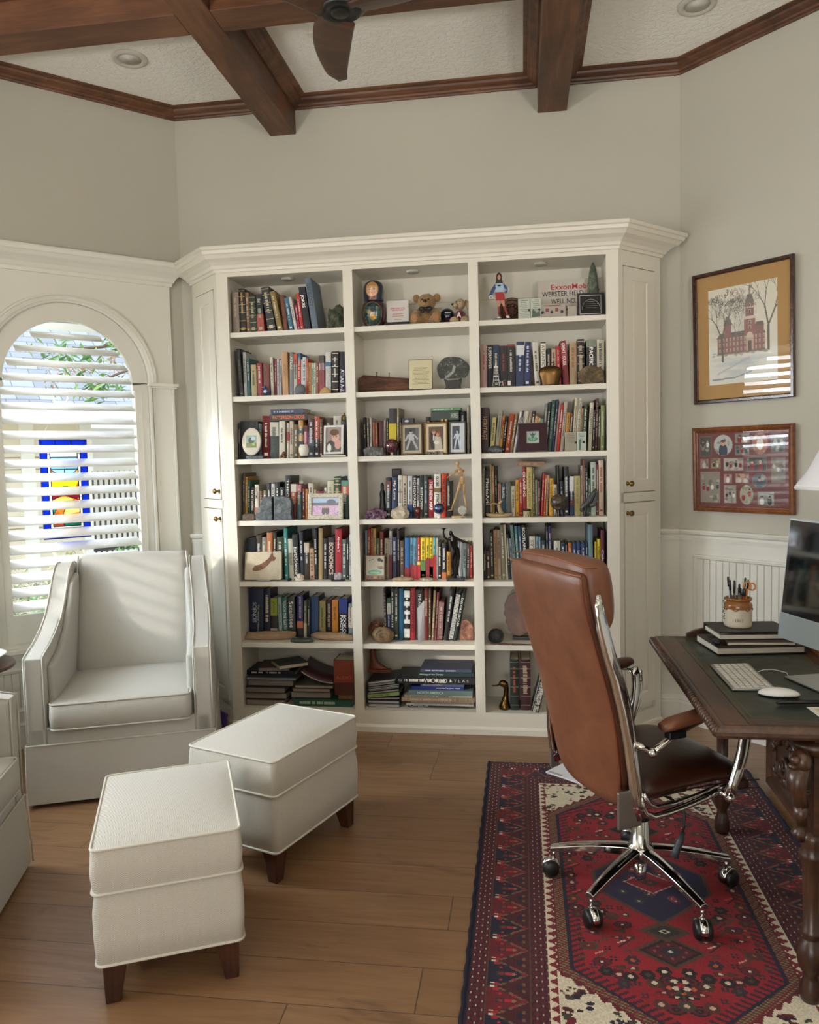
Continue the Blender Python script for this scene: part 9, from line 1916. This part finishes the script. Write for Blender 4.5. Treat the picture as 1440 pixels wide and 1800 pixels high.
text('AUDIO', t, XF(((x1-x0)/2, -.0014, hz*.50), (1, 0, 0), (0, 0, 1)), (x1-x0)*.8, .018, mat('b0603c', .5), 'spine_lettering', .01)
GB='tilted stack of books, bottom shelf, middle bay'
zz=Z7+.0004
for k, (x0, x1, yt, yb, col, pf, tl, lab)in enumerate(((165, 555, 785, 822, '6a6468', 1, 0, 'pale book lowest in the tilted stack'), (150, 560, 738, 772, '3a3a3c', 1, 0, 'book with white pages second lowest in the tilted stack'), (150, 560, 708, 728, '2c2c2e', 1, -2, 'thin book third lowest in the tilted stack'), (150, 555, 655, 690, '8a9a5a', 0, -6, 'pale green book in the tilted stack'), (145, 575, 622, 642, '4a4a4c', 1, -7, 'grey book above the pale green one in the tilted stack'), (170, 560, 596, 612, '1e2024', 1, -8, 'thin dark book with white pages in the tilted stack'), (160, 535, 566, 582, '5a5c5e', 1, -8, 'thin grey magazine in the tilted stack'), (140, 520, 536, 552, '3c4a34', 1, -8, 'thin olive booklet in the tilted stack'), (150, 485, 492, 520, '1c1c20', 1, -8, 'book with bright white pages near the top of the tilted stack'), (150, 458, 446, 478, '24242a', 1, -8, 'topmost white-paged book of the tilted stack'))):
 x0=max(x0, 158);x1=min(x1, 452 if k>7 else 495);zz+=.0012*(k in(2, 3, 4, 5))
 X0_=at('K', x0, 700, 4.05).x;X1_=at('K', x1, 700, 4.05).x
 t_, hh=lying('K', x0, x1, yt, yb, zz, 4.045+.004*(k%3), col, lab+', bottom middle shelf', .19, GB, pages_front=bool(pf), tilt=tl, pagecol='b9b6b4' if pf else None, tc='5a6a34')
 zz+=hh+.0008
 if k==2:zz+=.0
ztilt=zz
GC='large books stacked on the right, bottom shelf, middle bay'
items=[(590, 1222, 788, 822, 4.06, '16202c', 'dark blue book titled Canada, lowest in the right stack, bottom middle shelf', dict(tx='CANADA', frac=(.02, .34), tc='c9d0d8')), (565, 1275, 765, 785, 4.04, 'b9b5a4', 'thin cream book above Canada in the right stack', dict(tc='6a6a5a')), (615, 1278, 722, 750, 4.05, 'b0aba0', 'book with red and white spine in the right stack', dict(tc='a83a3c')), (515, 1290, 668, 708, 4.03, '8a7460', 'spiral-bound tan notebook in the right stack', dict()), (545, 1262, 642, 660, 4.04, '9a9c8c', 'thin grey green book above the spiral notebook', dict(tc='2a2a2a')), (590, 1265, 585, 636, 4.045, '5f7370', 'grey green book titled North America in the right stack', dict(tx='NORTH AMERICA', frac=(.14, .55), tc='c9d9d4')), (620, 1172, 548, 582, 4.06, '1c2a7a', 'brown and blue book in the right stack', dict(tc='e0e4f0', tx='surprised by your mind', frac=(.48, .92))), (715, 1175, 508, 544, 4.06, '5a6488', 'slate blue book titled Scotland in the right stack', dict(tx='SCOTLAND', frac=(.06, .5), tc='c9b8b0')), (465, 1285, 415, 492, 4.04, '101116', 'wide black atlas titled Great World Atlas in the right stack', dict()), (690, 1275, 358, 398, 4.05, '14302f', 'dark green book titled History of the Garden, right stack', dict(tx='History of the Garden', frac=(.03, .46), tc='d4d9cc')), (712, 1250, 310, 345, 4.06, '3a4058', 'topmost blue grey book of the right stack, bottom middle shelf', dict(tc='b9bcd0'))]
zz=Z7+.0004
for(x0, x1, yt, yb, Y, col, lab, kw)in items:
 t_, hh=lying('K', x0, x1, yt, yb, zz, Y, col, lab, .2, GC, **kw)
 if 'spiral-bound' in lab:
  b=MB();w_=at('K', x1, 688, Y).x-at('K', x0, 688, Y).x;x=.003
  while x<w_-.005:b.box((x, -.005, -.001), (x+.0035, .004, hh+.001));x+=.0075
  b.build('spiral_binding', mat('c4ad90', .5), t_, fixn=False)
 if 'Atlas' in lab:
  w_=at('K', x1, 450, Y).x-at('K', x0, 450, Y).x
  text('G R E A T', t_, XF((w_*.17, -.0010, hh*.5), (1, 0, 0), (0, 0, 1)), w_*.30, hh*.36, mat('b9b9b4', .5), 'spine_lettering')
  text('WORLD', t_, XF((w_*.50, -.0010, hh*.5), (1, 0, 0), (0, 0, 1)), w_*.30, hh*.62, mat('c9c9c4', .5), 'spine_lettering')
  text('A T L A S', t_, XF((w_*.80, -.0010, hh*.5), (1, 0, 0), (0, 0, 1)), w_*.25, hh*.36, mat('b9b9b4', .5), 'spine_lettering')
 zz+=hh+.0006
px0=at('K', 150, 300, 4.12);t=thing('wooden_boot', 'reddish brown wooden boot at the left, bottom shelf, middle bay', 'boot', (px0.x+.028, 4.15, ztilt+.044));M_BT=wood('red_brown_boot', '3c1c10', '6a3420', '8a4c30', 'Z', .4, 2)
b=MB();b.smooth=True;rings=[]
for x, y_, z, rx, rz in((0, 0, .118, .018, .004), (.0, 0, .10, .018, .004), (.002, 0, .07, .019, .004), (.006, 0, .04, .024, .004)):rings.append([(x+rx*math.cos(a), .018*math.sin(a), z)for a in[2*PI*q/16 for q in range(16)]])
rings+=[[(.02+.040*math.cos(a), .020*math.sin(a), .020)for a in[2*PI*q/16 for q in range(16)]], [(.03+.052*math.cos(a), .021*math.sin(a), .008)for a in[2*PI*q/16 for q in range(16)]], [(.03+.054*math.cos(a), .022*math.sin(a), 0)for a in[2*PI*q/16 for q in range(16)]]]
b.loft(rings);b.build('boot_body', M_BT, t);b=MB();b.box((-.026, -.024, -.018), (.10, .024, -.0005));b.build('sole_block', M_BT, t, bevel=.004)
cx, w, h=span('L', 205, 390, 505, Z7, 4.04);t=thing('brass_duck', 'brass duck head bookend at the left, bottom shelf, right bay', 'figurine', (at_floor('L', 330, Z7, 4.05), 4.07, Z7+.0004));M_BR2=mat('6a5028', .22, 1.0)
b=MB();b.smooth=True;kx=w/185
b.tube([(.0, 0, 0), (0, 0, .012), (.002, 0, .03), (.004, 0, .05), (.008, 0, h*.50), (.010, 0, h*.70), (.004, 0, h*.84), (-.008, 0, h*.90)], [.030, .031, .024, .017, .013, .013, .017, .017], 20);b.ball((-.008, 0, h*.87), (.021, .017, .019), 18);b.build('duck_head', M_BR2, t)
b=MB();b.smooth=True;b.tube([(-.022, 0, h*.84), (-.040, 0, h*.79), (-.055, 0, h*.785), (-.066, 0, h*.79)], [.010, .008, .008, .004], 12, sq=(.5, 1.1));b.build('bill', M_BR2, t)
M_PB, n=newmat('black_white_toile', .6);a_=n.noise(n.coord(), 75, 4, .7, 1.2);n.color(n.ramp(a_, [(.50, 'c9c4ba'), (.55, '1c1c1c')]))
t=thing('patterned_book', 'black and white patterned album leaning beside the maroon book, bottom right shelf', 'album', xf=Matrix.Translation((at_floor('L', 606, Z7, 4.02), 4.012, Z7+.009))@Matrix.Rotation(R(15), 4, 'Y'))
b=MB();b.box((0, 0, 0), (.004, .17, .26));b.box((.03, 0, 0), (.034, .17, .26));b.box((0, 0, 0), (.034, .003, .26));b.build('cover', M_PB, t);b=MB();b.box((.004, .003, .003), (.03, .165, .257));b.build('page_block', M_PAGES, t)
flush_texts()
vs=scene.view_settings;vs.view_transform='Standard';vs.look='None';vs.gamma=1.0;vs.use_curve_mapping=False;vs.exposure=EXPO
cy=scene.cycles
cy.max_bounces=8;cy.diffuse_bounces=5;cy.glossy_bounces=4;cy.transmission_bounces=6;cy.transparent_max_bounces=12
cy.caustics_reflective=False;cy.caustics_refractive=False
cy.use_denoising=True;cy.sample_clamp_indirect=6.0
cy.use_adaptive_sampling=True;cy.adaptive_threshold=0.02
